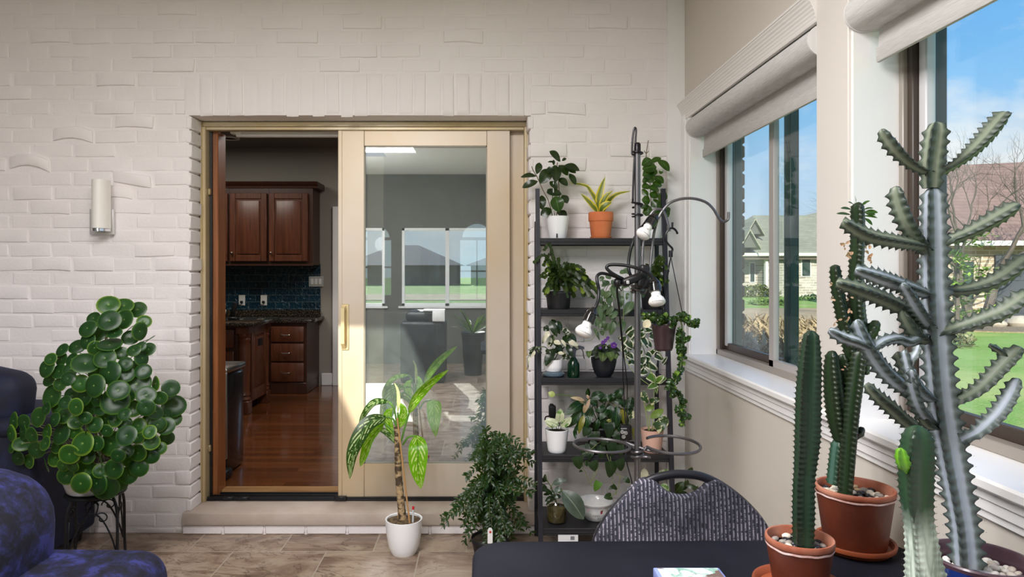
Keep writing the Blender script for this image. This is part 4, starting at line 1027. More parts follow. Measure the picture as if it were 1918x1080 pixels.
o = thing('armchair', (-2.6, 3.5, 0), 'navy velvet armchair against the brick, behind the round-leaved plant', 'armchair', 'blue velvet armchairs')
mb = MB(); puff(mb, (-3.05, 3.22, 0.06), (-2.12, 3.745, 0.70), 0.03, 0.006); mb.build('base', M_VEL2, o, angle=180)
mb = MB(); puff(mb, (-3.07, 3.20, 0.66), (-2.10, 3.755, 0.75), 0.04, 0.008); mb.build('armrest', M_VEL2, o, angle=180)
mb = MB(); puff(mb, (-2.95, 3.24, 0.735), (-2.235, 3.44, 0.985), 0.07, 0.03, Matrix.Rotation(0.12, 3, 'Y'), 5); mb.build('back_cushion', M_VEL2, o, angle=180)
for x in (-2.2, -2.95):
    for y in (3.3, 3.68):
        mb = MB(); mb.lathe([(0.03, 0.0), (0.04, 0.07)], (x, y, 0), 14); mb.build('foot', M_DARKWOOD, o)

# ------------------------------------------------------------------ wrought-iron plant stand
M_IRON = mat('wrought_iron', (24, 24, 28), 0.45, metal=0.4)
PX_, PY_ = XX(180, 3.2), 3.2; SZ = 0.425
o = thing('plant_stand', (PX_, PY_, 0), 'black wrought-iron plant stand with scrollwork under the round-leaved plant', 'plant stand')
mb = MB(); hw = 0.118
ring = [V((PX_ + 0.125 * math.cos(a), PY_ + 0.125 * math.sin(a), SZ - 0.008)) for a in [2 * math.pi * k / 32 for k in range(32)]]
mb.tube(ring, 0.006, 6, closed=True); mb.lathe([(0.0, -0.010), (0.122, -0.010), (0.122, -0.004), (0.0, -0.004)], (PX_, PY_, SZ), 32); mb.build('top', M_IRON, o)
rot = math.radians(20)
cor = []
for k in range(4):
    a = rot + math.pi / 4 + k * math.pi / 2
    d = V((math.cos(a), math.sin(a), 0)); cor.append(d)
    pts = smooth([V((PX_, PY_, SZ - 0.01)) + d * 0.10, V((PX_, PY_, SZ - 0.03)) + d * 0.125, V((PX_, PY_, SZ - 0.09)) + d * 0.145, V((PX_, PY_, 0.18)) + d * 0.148, V((PX_, PY_, 0.0)) + d * 0.155], 8)
    mb = MB(); mb.tube(pts, 0.0065, 8); mb.build('leg', M_IRON, o)
for k in range(4):
    a, b = cor[k], cor[(k + 1) % 4]; mb = MB()
    def Q(u, z, rr=0.14): 
        p = a.lerp(b, u) * rr; return V((PX_ + p.x, PY_ + p.y, z))
    arc = [Q(u, SZ - 0.27 + 0.19 * math.sin(math.pi * u) ** 0.8) for u in [i / 14 for i in range(15)]]
    mb.tube(arc, 0.004, 6)
    for sg in (-1, 1):
        sc = []
        for i in range(22):
            th = i / 21 * 2.2 * math.pi; rr = 0.034 * (1 - i / 26)
            sc.append(Q(0.5 + sg * (0.20 - (rr / 0.2) * math.cos(th) * 1.0), SZ - 0.105 + rr * math.sin(th) * 0.9))
        mb.tube(sc, 0.0032, 5)
        mb.tube(smooth([Q(0.5 + sg * 0.08, SZ - 0.085), Q(0.5 + sg * 0.12, SZ - 0.045), Q(0.5 + sg * 0.03, SZ - 0.02)], 6), 0.0032, 5)
    mb.tube([Q(0.5, SZ - 0.08), Q(0.5, SZ - 0.01)], 0.0035, 5)
    mb.build('scroll', M_IRON, o)

# ------------------------------------------------------------------ folding table, chair, box
M_TABLE = mat('table_black', (26, 27, 35), 0.6, col2=(32, 33, 42), nscale=5, bump=0.05, bscale=250, spec=0.06)
M_TSTEEL = mat('table_leg_grey', (60, 60, 66), 0.4, metal=0.5)
TZ = 0.74
tx0, tx1, ty0, ty1 = -0.028, 1.085, 1.00, 1.808
o = thing('folding_table', (0.53, 1.4, 0), 'black folding table with rounded corners holding the potted cacti', 'table')
def rrect(x0, x1, y0, y1, r, n=8):
    out = []
    for cx, cy, a0 in ((x1 - r, y1 - r, 0), (x0 + r, y1 - r, 90), (x0 + r, y0 + r, 180), (x1 - r, y0 + r, 270)):
        for k in range(n + 1):
            a = math.radians(a0 + 90 * k / n); out.append((cx + r * math.cos(a), cy + r * math.sin(a)))
    return out
mb = MB(); layers = [(0.012, -0.046), (0.003, -0.042), (0.0, -0.032), (0.0, -0.012), (0.004, -0.003), (0.010, 0.0)]
vs = []; fs = []; N = None
for ins, dz in layers:
    ol = rrect(tx0 + ins, tx1 - ins, ty0 + ins, ty1 - ins, 0.085 - ins); N = len(ol); vs += [(x, y + (x - 0.53) * 0.012, TZ + dz) for x, y in ol]
for i in range(len(layers) - 1):
    for k in range(N): fs.append((i * N + k, i * N + (k + 1) % N, (i + 1) * N + (k + 1) % N, (i + 1) * N + k))
fs.append(tuple(range(N - 1, -1, -1))); fs.append(tuple((len(layers) - 1) * N + k for k in range(N)))
mb.add(vs, fs); mb.build('tabletop', M_TABLE, o)
for x in (0.12, 0.94):
    mb = MB(); mb.tube(smooth([(x, 1.08, 0.0), (x, 1.09, 0.66), (x, 1.12, 0.692), (x, 1.66, 0.692), (x, 1.69, 0.66), (x, 1.70, 0.0)], 5), 0.0125, 10); mb.tube([(x, 1.09, 0.25), (x, 1.695, 0.25)], 0.010, 8); mb.build('leg_frame', M_TSTEEL, o)
# scuffs on the table top
mb = MB()
for a, b in (((1030, 1032), (1044, 1040)), ((1022, 1046), (1032, 1052)), ((1090, 1044), (1096, 1047)), ((1423, 1022), (1432, 1025))):
    def onT(px, py):
        Y = (H - TZ - 0.0008) * F / (py - CY); return V((XX(px, Y), Y, TZ + 0.0008))
    p, q = onT(*a), onT(*b); s_ = (q - p).cross(V((0, 0, 1))).normalized() * 0.0018
    mb.add([p, (p + q) / 2 + s_, q, (p + q) / 2 - s_], [(3, 2, 1, 0)])
# folding chair facing the table
M_CFAB_t = NT('chair_fabric'); t = M_CFAB_t
v = t.coord('Object'); sepx = t.n('ShaderNodeSeparateXYZ', Vector=v)
wob = t.noise(v, 4, 2)
ln = t.math('SINE', t.math('ADD', t.math('MULTIPLY', sepx.outputs[0], 560.0), t.math('MULTIPLY', wob, 2.5)))
dash = t.noise(t.coord('Object', scale=(60, 60, 160)), 1.0, 2)
msk = t.math('MULTIPLY', t.math('GREATER_THAN', ln, 0.45), t.math('GREATER_THAN', dash, 0.47))
sofn = t.noise(v, 9, 4)
c = t.mix(msk, t.ramp(sofn, [(0.35, lin((34, 34, 44))), (0.65, lin((58, 58, 72)))]), t.ramp(sofn, [(0.35, lin((84, 82, 96))), (0.65, lin((158, 154, 166)))]))
b = t.pbsdf(Roughness=0.7); t.set(b, 'Base Color', c); t.set(b, 'Normal', t.bump(t.math('ADD', ln, dash), 0.5, 0.002)); M_CFAB = t.done(b)
M_CFRAME = mat('chair_frame_black', (34, 34, 40), 0.35, metal=0.2)
CYc = 1.97
o = thing('folding_chair', (XX(1280, CYc), CYc, 0), 'grey woven folding chair with black arched frame behind the table', 'chair')
cxc = XX(1281, CYc)
def cb(px, py, dy=0): return V((XX(px, CYc), CYc + dy, ZZ(py, CYc)))
arc = [(1096, 1075), (1108, 1012), (1134, 965), (1170, 926), (1212, 897), (1250, 886), (1285, 884), (1320, 889), (1358, 907), (1398, 938), (1430, 975), (1452, 1020), (1464, 1080)]
tilt = lambda p: V((p.x, p.y + 0.03 * (p.z - 0.7) / 0.2 * 1.0, p.z))
arc = [(1281 + (a - 1281) * 0.962, 1045 + (b_ - 1045) * 0.962) for a, b_ in arc]
path = [cb(*a) for a in arc]; path = [V((p.x, p.y + 0.12 * (p.z - 0.75), p.z)) for p in path]
pl = smooth(path, 6)
low = [V((XX(1104, CYc), 1.93, 0.40)), V((XX(1104, CYc), 1.80, 0.0))]; lowr = [V((XX(1458, CYc), 1.93, 0.40)), V((XX(1458, CYc), 1.80, 0.0))]
mb = MB(); mb.tube(smooth([low[1], low[0], path[0]], 6)[:-1] + pl + smooth([path[-1], lowr[0], lowr[1]], 6)[1:], 0.0125, 12); fr = mb.build('back_frame', M_CFRAME, o)
# padded back: outline follows the arch inside, with the hand notch at the top
ins = [(1098, 1085), (1108, 1014), (1133, 967), (1169, 927), (1198, 902), (1214, 897), (1227, 900), (1240, 912), (1254, 923), (1274, 928), (1296, 926), (1316, 915), (1328, 902), (1340, 898), (1356, 905), (1398, 937), (1431, 975), (1453, 1020), (1463, 1085), (1440, 1120), (1380, 1132), (1180, 1132), (1122, 1120)]
ol = [cb(*a) for a in ins]; ol = smooth(ol, 4, closed=True)
ol = [V((p.x, p.y + 0.12 * (p.z - 0.75), p.z)) for p in ol]
mb = MB(); cen = sum(ol, V()) / len(ol); cen = V((cen.x, cen.y, cen.z - 0.02)); vs = []; fs = []; n = len(ol)
lay = [(1.0, 0.012), (1.0, 0.002), (0.996, -0.014), (0.982, -0.022), (0.75, -0.026), (0.4, -0.026)]
for sc_, dy in lay:
    for p in ol: vs.append(cen + (p - cen) * sc_ + V((0, dy, 0)))
for i in range(len(lay) - 1):
    for k in range(n): fs.append((i * n + k, i * n + (k + 1) % n, (i + 1) * n + (k + 1) % n, (i + 1) * n + k))
fs.append(tuple((len(lay) - 1) * n + k for k in range(n))); fs.append(tuple(range(n - 1, -1, -1)))
mb.add(vs, fs); mb.build('back_pad', M_CFAB, o, angle=60)
mb = MB(); mb.rbox((cxc - 0.22, 1.52, 0.42), (cxc + 0.22, 1.93, 0.465), 0.02, 3); mb.build('seat', M_CFAB, o)
for sx in (-0.245, 0.245):
    mb = MB(); mb.tube([(cxc + sx, 1.50, 0.43), (cxc + sx, 1.95, 0.43), (cxc + sx * 0.97, 2.08, 0.0)], 0.011, 10); mb.build('rear_leg', M_CFRAME, o)
mb = MB(); mb.tube([(cxc - 0.26, 1.83, 0.12), (cxc + 0.26, 1.83, 0.12)], 0.009, 8); mb.build('stretcher', M_CFRAME, o)
# flat box with a leafy picture lid
def m_lid():
    t = NT('leafy_box_lid'); v = t.coord('Object'); 
    a = t.noise(v, 16, 3, 1.2); b_ = t.noise(t.coord('Object', loc=(3, 1, 0)), 13, 3, 1.4)
    c = t.ramp(a, [(0.40, lin((196, 214, 232))), (0.47, lin((226, 232, 234))), (0.56, lin((120, 170, 150))), (0.62, lin((206, 220, 224)))])
    c = t.mix(t.math('GREATER_THAN', b_, 0.6), c, lin((112, 92, 84)))
    return t.done(t.pbsdf(Roughness=0.35, Base__Color=c))
o = thing('picture_box', (0.46, 1.47, TZ), 'pale blue flat box with a leafy picture lid on the table', 'box')
Mr = Matrix.Rotation(-0.03, 3, 'Z')
bx0, bx1, by0, by1 = 0.385, 0.535, 1.345, 1.555
mb = MB(); mb.rbox((bx0, by0, TZ), (bx1, by1, TZ + 0.036), 0.003, 2); mb.build('box', mat('box_blue', (128, 140, 208), 0.4, col2=(160, 176, 224), nscale=20), o)
mb = MB(); mb.box((bx0 + 0.008, by0 + 0.008, TZ + 0.0362), (bx1 - 0.006, by1 - 0.006, TZ + 0.037)); lid = mb.build('picture', m_lid(), o)

# ------------------------------------------------------------------ ladder shelf
M_SHELF = mat('shelf_black', (38, 38, 46), 0.42, metal=0.15)
M_SHELFT = mat('shelf_board_black', (30, 30, 34), 0.5)
SXL, SXR = 0.288, 0.948
def fy(z): return 3.40 + 0.113 * z
o = thing('ladder_shelf', (0.62, 3.6, 0), 'black metal five-tier ladder shelf full of plants against the brick', 'shelf')
def slanted(mb, x0, x1, z0, z1, ya, yb, dep):
    mb.prism([(x0, ya, z0), (x1, ya, z0), (x1, ya + dep, z0), (x0, ya + dep, z0)], (0, 0, 0), (0, yb - ya, z1 - z0))
for x0 in (SXL - 0.014, SXR - 0.008):
    mb = MB(); slanted(mb, x0, x0 + 0.022, 0.0, 1.885, fy(0), fy(1.885), 0.022); mb.build('front_leg', M_SHELF, o)
for x0 in (SXL - 0.010, SXR - 0.010):
    mb = MB(); mb.rbox((x0, 3.735, 0.0), (x0 + 0.02, 3.755, 1.72), 0.002, 1); mb.build('rear_leg', M_SHELF, o)
SHZ = [1.620, 1.248, 0.898, 0.515, 0.159]
for z in SHZ:
    yf_ = fy(z); mb = MB()
    mb.rbox((SXL + 0.004, yf_ + 0.004, z - 0.034), (SXR, yf_ + 0.020, z + 0.002), 0.002, 1); mb.rbox((SXL + 0.004, 3.74, z - 0.034), (SXR, 3.755, z - 0.006), 0.002, 1)
    mb.rbox((SXL + 0.002, yf_ + 0.01, z - 0.034), (SXL + 0.018, 3.75, z - 0.006), 0.002, 1); mb.rbox((SXR - 0.014, yf_ + 0.01, z - 0.034), (SXR + 0.002, 3.75, z - 0.006), 0.002, 1)
    mb.box((SXL + 0.006, yf_ + 0.02, z - 0.012), (SXR - 0.002, 3.75, z)); mb.rbox((SXL + 0.004, yf_ + 0.001, z - 0.020), (SXR, yf_ + 0.006, z - 0.015), 0.001, 1)
    sh = mb.build('shelf_board', M_SHELFT, o)
mb = MB(); z = 0.112; x = XX(1064, fy(z)); mb.box((x - 0.05, fy(z) - 0.0015, z - 0.018), (x + 0.05, fy(z) + 0.003, z + 0.020)); lb = mb.build('price_tag', mat('tag_white', (226, 226, 230), 0.5), o, label='white paper tag')
mb = MB(); mb.box((x + 0.012, fy(z) - 0.0022, z - 0.004), (x + 0.032, fy(z) - 0.0015, z + 0.014)); mb.build('tag_mark', mat('tag_grey', (120, 120, 128), 0.5), lb)
mb = MB(); x = SXL - 0.006
for z in (1.05, 1.03): mb.rbox((SXL - 0.016, fy(z) - 0.002, z - 0.004), (SXL + 0.012, fy(z) + 0.024, z), 0.001, 1)
mb.build('leg_joint', M_SHELFT, o)

# ------------------------------------------------------------------ plant pole with hooks and ring holders
M_POLE = mat('pole_gunmetal', (112, 110, 113), 0.38, metal=0.8)
M_HOOK = mat('hook_black', (34, 32, 36), 0.3, metal=0.6)
YP = 2.72
def cA(cx, cy, Y=YP): return P(960 + cx / 4.155, 220 + cy / 4.155, Y)
def cB(cx, cy, Y=YP): return P(960 + cx / 5.184, 440 + cy / 5.184, Y)
def cC(cx, cy, Y=YP): return P(960 + cx / 5.184, 580 + cy / 5.184, Y)
def cD(cx, cy, Y=YP): return P(960 + cx / 5.184, 700 + cy / 5.184, Y)
def cE(cx, cy, Y=YP): return P(960 + cx / 3.836, 840 + cy / 3.836, Y)
xp = XX(1194, YP); zt_p = ZZ(270, YP)
o = thing('plant_pole', (xp, YP, 0), 'grey metal plant pole with curved hook arms and ring holders before the shelf', 'plant stand')
mb = MB(); rp = 5.6 / F * YP
mb.tube([(xp, YP, 0.02), (xp, YP, ZZ(600, YP))], rp * 1.06, 16); mb.tube([(xp, YP, ZZ(600, YP)), (xp, YP, zt_p)], rp, 16); mb.build('pole', M_POLE, o)
mb = MB(); mb.lathe([(rp * 1.08, -0.03), (rp * 1.08, 0.0), (rp * 0.7, 0.006), (0, 0.008)], (xp, YP, zt_p), 16); mb.build('pole_cap', M_HOOK, o)
mb = MB(); mb.lathe([(0.0, 0.0), (0.14, 0.0), (0.14, 0.01), (0.02, 0.022), (0.0, 0.022)], (xp, YP, 0), 36); mb.build('base', M_HOOK, o)
def coil(z0, z1, turns, r=0.0205):
    n = int(turns * 12); return [V((xp + r * math.cos(2 * math.pi * turns * i / n + 2.5), YP + r * math.sin(2 * math.pi * turns * i / n + 2.5), z0 + (z1 - z0) * i / n)) for i in range(n + 1)]
# top hook
mb = MB(); mb.tube(smooth([cA(930, 285), cA(931, 220), cA(937, 140), cA(945, 92), cA(954, 80), cA(961, 100), cA(957, 180), cA(950, 300), cA(942, 450), cA(938, 560), cA(936, 655)], 6) + coil(ZZ(378, YP), ZZ(388, YP), 1.0), 0.0042, 8); mb.build('top_hook', M_HOOK, o)
for zc in (284, 400):
    mb = MB(); mb.tube(coil(ZZ(zc, YP), ZZ(zc + 6, YP), 1.2), 0.0036, 8); mb.build('clamp_coil', M_HOOK, o)
# long arm reaching over to the window, its foot coiled round the pole
mb = MB(); mb.tube(smooth([cB(1225, 545), cB(1280, 560), cB(1322, 440), cB(1335, 330), cB(1350, 150), cA(1080, 1080), cA(1092, 960), cA(1112, 850), cA(1150, 750), cA(1215, 672), cA(1290, 638), cA(1370, 628), cA(1440, 636), cA(1510, 662), cA(1560, 708), cA(1595, 765), cA(1622, 800), cA(1652, 808), cA(1678, 790), cA(1682, 735)], 6), 0.0055, 8); mb.build('hook_arm', M_POLE, o)
mb = MB(); mb.tube(smooth([cB(1200, 520), cB(1250, 480), cB(1258, 330), cB(1265, 150), cA(1008, 1080), cA(1020, 960), cA(1045, 830), cA(1080, 745), cA(1120, 715), cA(1160, 718), cA(1190, 760), cA(1210, 830), cA(1224, 885)], 6), 0.0055, 8); mb.build('hook_arm', M_POLE, o)
mb = MB(); mb.tube(coil(ZZ(534, YP), ZZ(547, YP), 2.2, 0.023), 0.0055, 8); mb.build('clamp_coil', M_POLE, o)
# two ring holders at the lower coil
zr = ZZ(833, YP); rr = 51.5 / F * YP
mb = MB(); cl_ = V((XX(1125.5, YP), YP - 0.02, zr + 0.004))
ringp = [cl_ + V((rr * math.cos(a), rr * 0.98 * math.sin(a), -0.003 * math.cos(a))) for a in [2 * math.pi * k / 40 for k in range(40)]]
mb.tube(ringp, 0.006, 8, closed=True); mb.tube(smooth([cl_ + V((rr * 0.9, rr * 0.42, 0)), V((xp - 0.03, YP + 0.02, zr)), V((xp + 0.03, YP - 0.025, zr - 0.012)), V((xp + 0.07, YP - 0.05, zr - 0.016))], 6), 0.006, 8); mb.build('ring_holder', M_POLE, o)
mb = MB(); c2 = V((XX(1258, YP), YP - 0.0, zr + 0.002)); r2 = 51 / F * YP
ring2 = [c2 + V((r2 * math.cos(a), r2 * math.sin(a) * 1.18, 0.004 * math.sin(a))) for a in [math.radians(-165 + 300 * k / 36) for k in range(37)]]
mb.tube([V((xp + 0.02, YP - 0.03, zr - 0.012))] + ring2, 0.006, 8); mb.build('ring_holder', M_POLE, o)
mb = MB(); mb.tube(coil(ZZ(856, YP), ZZ(836, YP), 2.2, 0.0215), 0.0055, 8); mb.tube(smooth([coil(ZZ(856, YP), ZZ(836, YP), 2.2, 0.0215)[0], V((xp + 0.03, YP - 0.025, ZZ(852, YP))), V((xp + 0.045, YP - 0.02, ZZ(854, YP)))], 4), 0.0055, 8); mb.build('clamp_coil', M_POLE, o)

# ------------------------------------------------------------------ clip-on grow lamp with three gooseneck bulbs
M_LBLK = mat('lamp_black', (22, 22, 25), 0.38)
M_SOCK = mat('socket_gloss_black', (16, 16, 18), 0.15, coat=0.6)
M_BULB = mat('bulb_white', (238, 236, 232), 0.25)
M_BULBG = mat('bulb_slot', (112, 108, 106), 0.5)
YL = YP - 0.06
o = thing('grow_lamp', tuple(cB(1180, 430, YL)), 'black clip-on grow lamp with gooseneck arms clamped on the pole', 'lamp')
mb = MB()
ax = (cB(1290, 380, YL) - cB(1060, 470, YL)); ang = math.atan2(ax.z, ax.x)
mm = Matrix.Rotation(-ang, 3, 'Y')
c0 = cB(1175, 425, YL); L_ = ax.length
mb.rbox(c0 - V((L_ / 2, 0.022, 0.016)), c0 + V((L_ / 2, 0.022, 0.016)), 0.012, 3, mtx=mm)
c1 = cB(1265, 400, YL); mb.rbox(c1 - V((0.02, 0.02, 0.045)), c1 + V((0.02, 0.03, 0.045)), 0.012, 3, mtx=Matrix.Rotation(0.2, 3, 'Y')); c1 = cB(1290, 470, YL); mb.rbox(c1 - V((0.018, 0.02, 0.02)), c1 + V((0.018, 0.03, 0.02)), 0.01, 3)
mb.ball(cB(1020, 460, YL), 0.018); cl = mb.build('clamp', M_LBLK, o)
mb = MB(); c1 = cB(1120, 458, YL - 0.025); mb.rbox(c1 - V((0.006, 0.002, 0.007)), c1 + V((0.006, 0.002, 0.007)), 0.002, 1); mb.build('rivet', M_NICKEL, cl)
def socket_bulb(top, tip, R_, root, sl=0.5):
    """socket from top towards tip, then the flared LED bulb"""
    d = (tip - top); L = d.length; d.normalize(); q = d.to_track_quat('Z', 'Y').to_matrix()
    mb = MB(); s0 = L * sl
    mb.lathe([(0.0, -0.01), (0.008, -0.008), (0.013, 0.0), (0.021, s0 * 0.22), (0.022, s0 * 0.34), (0.0195, s0 * 0.37), (0.0195, s0 * 0.44), (0.0235, s0 * 0.48), (0.0235, s0), (0.018, s0)], top, 22, mtx=q); s = mb.build('socket', M_SOCK, root)
    mb = MB(); l = L - s0
    mb.lathe([(0.015, s0 * 0.98), (0.018, s0 + l * 0.10), (0.55 * R_, s0 + l * 0.28), (0.85 * R_, s0 + l * 0.46), (R_, s0 + l * 0.66), (0.97 * R_, s0 + l * 0.80), (0.75 * R_, s0 + l * 0.93), (0.35 * R_, s0 + l * 0.99), (0, s0 + l)], top, 28, mtx=q); b = mb.build('bulb', M_BULB, root)
    mb = MB()
    side = d.cross(V((0, 1, 0))).normalized()
    for k in range(-4, 5):
        # cooling slots on the flank facing the room
        f0 = 0.40 + 0.02 * abs(k); f1 = 0.78
        for u in (0,):
            pa = top + d * (s0 + l * f0); pb_ = top + d * (s0 + l * f1)
            def surf(p, frac):
                rr_ = {0: 0.78, 1: 0.99}[frac] * R_; x_ = k * 0.085 * R_ * 2 * (0.7 if frac == 0 else 1.0)
                y_ = math.sqrt(max(1e-6, rr_ * rr_ - x_ * x_)); n_ = side.cross(d); n_ = n_ if n_.y < 0 else -n_
                return p + side * x_ + n_ * (y_ + 0.0006)
            a_, b_ = surf(pa, 0), surf(pb_, 1); w_ = side * 0.0016
            mb.add([a_ - w_, a_ + w_, b_ + w_, b_ - w_], [(0, 1, 2, 3)])
    mb.build('cooling_slots', M_BULBG, b)
mb = MB(); mb.tube(smooth([cB(1075, 430, YL), cB(1000, 402, YL), cB(920, 380, YL), cB(860, 372, YL - 0.01), cB(822, 400, YL - 0.02), cB(824, 460, YL - 0.03), cB(838, 530, YL - 0.03), cB(834, 620, YL - 0.04), cB(815, 680, YL - 0.04), cB(790, 720, YL - 0.04)], 6), 0.0065, 10); mb.build('gooseneck', M_LBLK, o)
socket_bulb(cB(785, 722, YL - 0.04), cB(672, 985, YL - 0.06), 84 / 5.184 / F * YL, o, 0.46)
mb = MB(); mb.tube(smooth([cB(1070, 425, YL), cB(1010, 395, YL - 0.02), cB(945, 355, YL - 0.03), cB(914, 315, YL - 0.03), cB(950, 288, YL - 0.03), cB(1080, 292, YL - 0.04), cB(1200, 318, YL - 0.05), cB(1300, 355, YL - 0.05), cB(1350, 400, YL - 0.05), cB(1372, 440, YL - 0.05)], 6), 0.0065, 10); mb.build('gooseneck', M_LBLK, o)
socket_bulb(cB(1372, 432, YL - 0.05), cB(1408, 690, YL - 0.08), 80 / 5.184 / F * YL, o, 0.45)
mb = MB(); mb.tube(smooth([cB(1150, 400, YL + 0.08), cB(1130, 340, YL + 0.08), cB(1128, 250, YL + 0.09), cB(1150, 130, YL + 0.09), cB(1190, 25, YL + 0.09), cA(940, 960, YL + 0.09), cA(985, 880, YL + 0.08), cA(1040, 815, YL + 0.06), cA(1085, 772, YL + 0.05)], 6), 0.0065, 10); mb.build('gooseneck', M_LBLK, o)
socket_bulb(cA(1110, 762, YL + 0.05), cA(1000, 935, YL + 0.02), 58 / 4.155 / F * YL, o, 0.46)
mb = MB()
for k, off in enumerate((0, 9)):
    mb.tube(smooth([cB(1015 + off, 480, YL + 0.05), cB(1012 + off, 560, YL + 0.15), cB(1030 + off, 700, 3.0), cC(1048 + off, 170, 3.15), cC(1070 + off, 420, 3.3), cC(1072 + off * 4, 660, 3.38), cD(1078 + off * 4, 100, 3.44), cD(1085 + off * 3, 330, 3.45), cD(1098 + off, 480, 3.45)], 5), 0.0028, 6)
mb.tube(smooth([cD(1110, 640, 3.45), cD(1100, 780, 3.43), cD(1112, 870, 3.42), cD(1135, 960, 3.4), cE(855, 230, 3.38), cE(870, 330, 3.38)], 5), 0.0035, 6); mb.build('cord', M_LBLK, o)
Yc_ = 3.46
mb = MB(); a, b = cD(1048, 645, Yc_), cD(1140, 490, Yc_); mb.rbox((a.x, Yc_ - 0.012, a.z), (b.x, Yc_ + 0.012, b.z), 0.006, 2); b2 = cD(1160, 505, Yc_); mb.rbox((b.x - 0.004, Yc_ + 0.0, a.z), (b2.x, Yc_ + 0.03, b2.z), 0.004, 2); ct = mb.build('controller', M_LBLK, o)
for cx_, cy_ in ((1066, 563), (1100, 572), (1079, 610)):
    p = cD(cx_, cy_, Yc_ - 0.0135); rb_ = 0.0078
    mb = MB(); ringb = [p + V((rb_ * math.cos(q), 0, rb_ * math.sin(q))) for q in [2 * math.pi * k / 16 for k in range(16)]]; mb.tube(ringb, 0.0011, 5, closed=True); mb.ball(p, 0.0028, n=8); mb.build('button', M_BULB, ct)
mb = MB(); p = cD(1080, 530, Yc_ - 0.0128)
for k in range(6): mb.box((p.x - 0.0145 + k * 0.0052, p.y - 0.0004, p.z - 0.003), (p.x - 0.0145 + k * 0.0052 + 0.0036, p.y + 0.0004, p.z + 0.003))
mb.build('button_legend', mat('legend_grey', (170, 170, 174), 0.5), ct)
# plug adapter behind the pale little pothos
o = thing('plug_adapter', tuple(cD(388, 500, 3.66)), 'black plug adapter standing on the shelf behind the small pale pothos', 'plug')
mb = MB(); a, b = cD(352, 420, 3.66), cD(420, 305, 3.66); mb.rbox((a.x, 3.64, a.z), (b.x, 3.68, b.z), 0.006, 2); a, b = cD(360, 330, 3.66), cD(400, 290, 3.66); mb.rbox((a.x, 3.645, a.z), (b.x, 3.675, b.z), 0.004, 1); a, b = cD(368, 640, 3.66), cD(410, 415, 3.66); mb.rbox((a.x, 3.645, SHZ[3]), (b.x, 3.675, b.z), 0.004, 1); mb.build('housing', M_LBLK, o)
mb = MB(); mb.tube(smooth([cD(352, 410, 3.66), cD(325, 415, 3.64), cD(315, 440, 3.62), cD(330, 470, 3.6)], 6), 0.004, 6); mb.build('cord', M_LBLK, o)
# ------------------------------------------------------------------ plants: helpers
class Crop:
    def __init__(s, x0, y0, k): s.x0, s.y0, s.k = x0, y0, k
    def __call__(s, cx, cy, Y): return P(s.x0 + cx / s.k, s.y0 + cy / s.k, Y)
    def w(s, d, Y): return d / s.k / F * Y
KA, KB, KC, KD, KE, K5 = Crop(960, 220, 4.155), Crop(960, 440, 5.184), Crop(960, 580, 5.184), Crop(960, 700, 5.184), Crop(960, 840, 3.836), Crop(620, 580, 2.159)
RP = random.Random(42)
YMAX = 3.765
DENS = 0.0
def lv(mb, K, Y, bx, by, tx, ty, w, prof='ovate', arch=0.12, fold=0.14, dt=None, nref=None, seg=8, wav=0.0, cup=0.0, m=0):
    if DENS and RP.random() < DENS:
        globals()['DENS'], keep = 0.0, DENS
        j = lambda: RP.uniform(-26, 26)
        a_, b_ = j(), j(); lv(mb, K, min(Y + 0.05, 3.70), bx + a_, by + b_, tx + a_ + j(), ty + b_ + j(), w * RP.uniform(0.8, 1.0), prof, arch, fold, dt, nref, seg, wav, cup, m)
        globals()['DENS'] = keep
    w *= 1.18; b = K(bx, by, Y + RP.uniform(-0.015, 0.015)); L = (K(tx, ty, Y) - b).length
    dy = RP.uniform(-0.45, 0.12) * L if dt is None else dt * L
    e = K(tx, ty, min(YMAX, Y + dy))
    n = V(nref) if nref else V((RP.uniform(-.35, .35), -1, RP.uniform(0.25, 0.75)))
    m_ = (b + e) / 2 + n.normalized() * arch * L; m_.y = min(m_.y, YMAX)
    mb.leaf([b, m_, e], K.w(w, Y), prof, n, fold, seg, wav=wav, cup=cup, m=m)
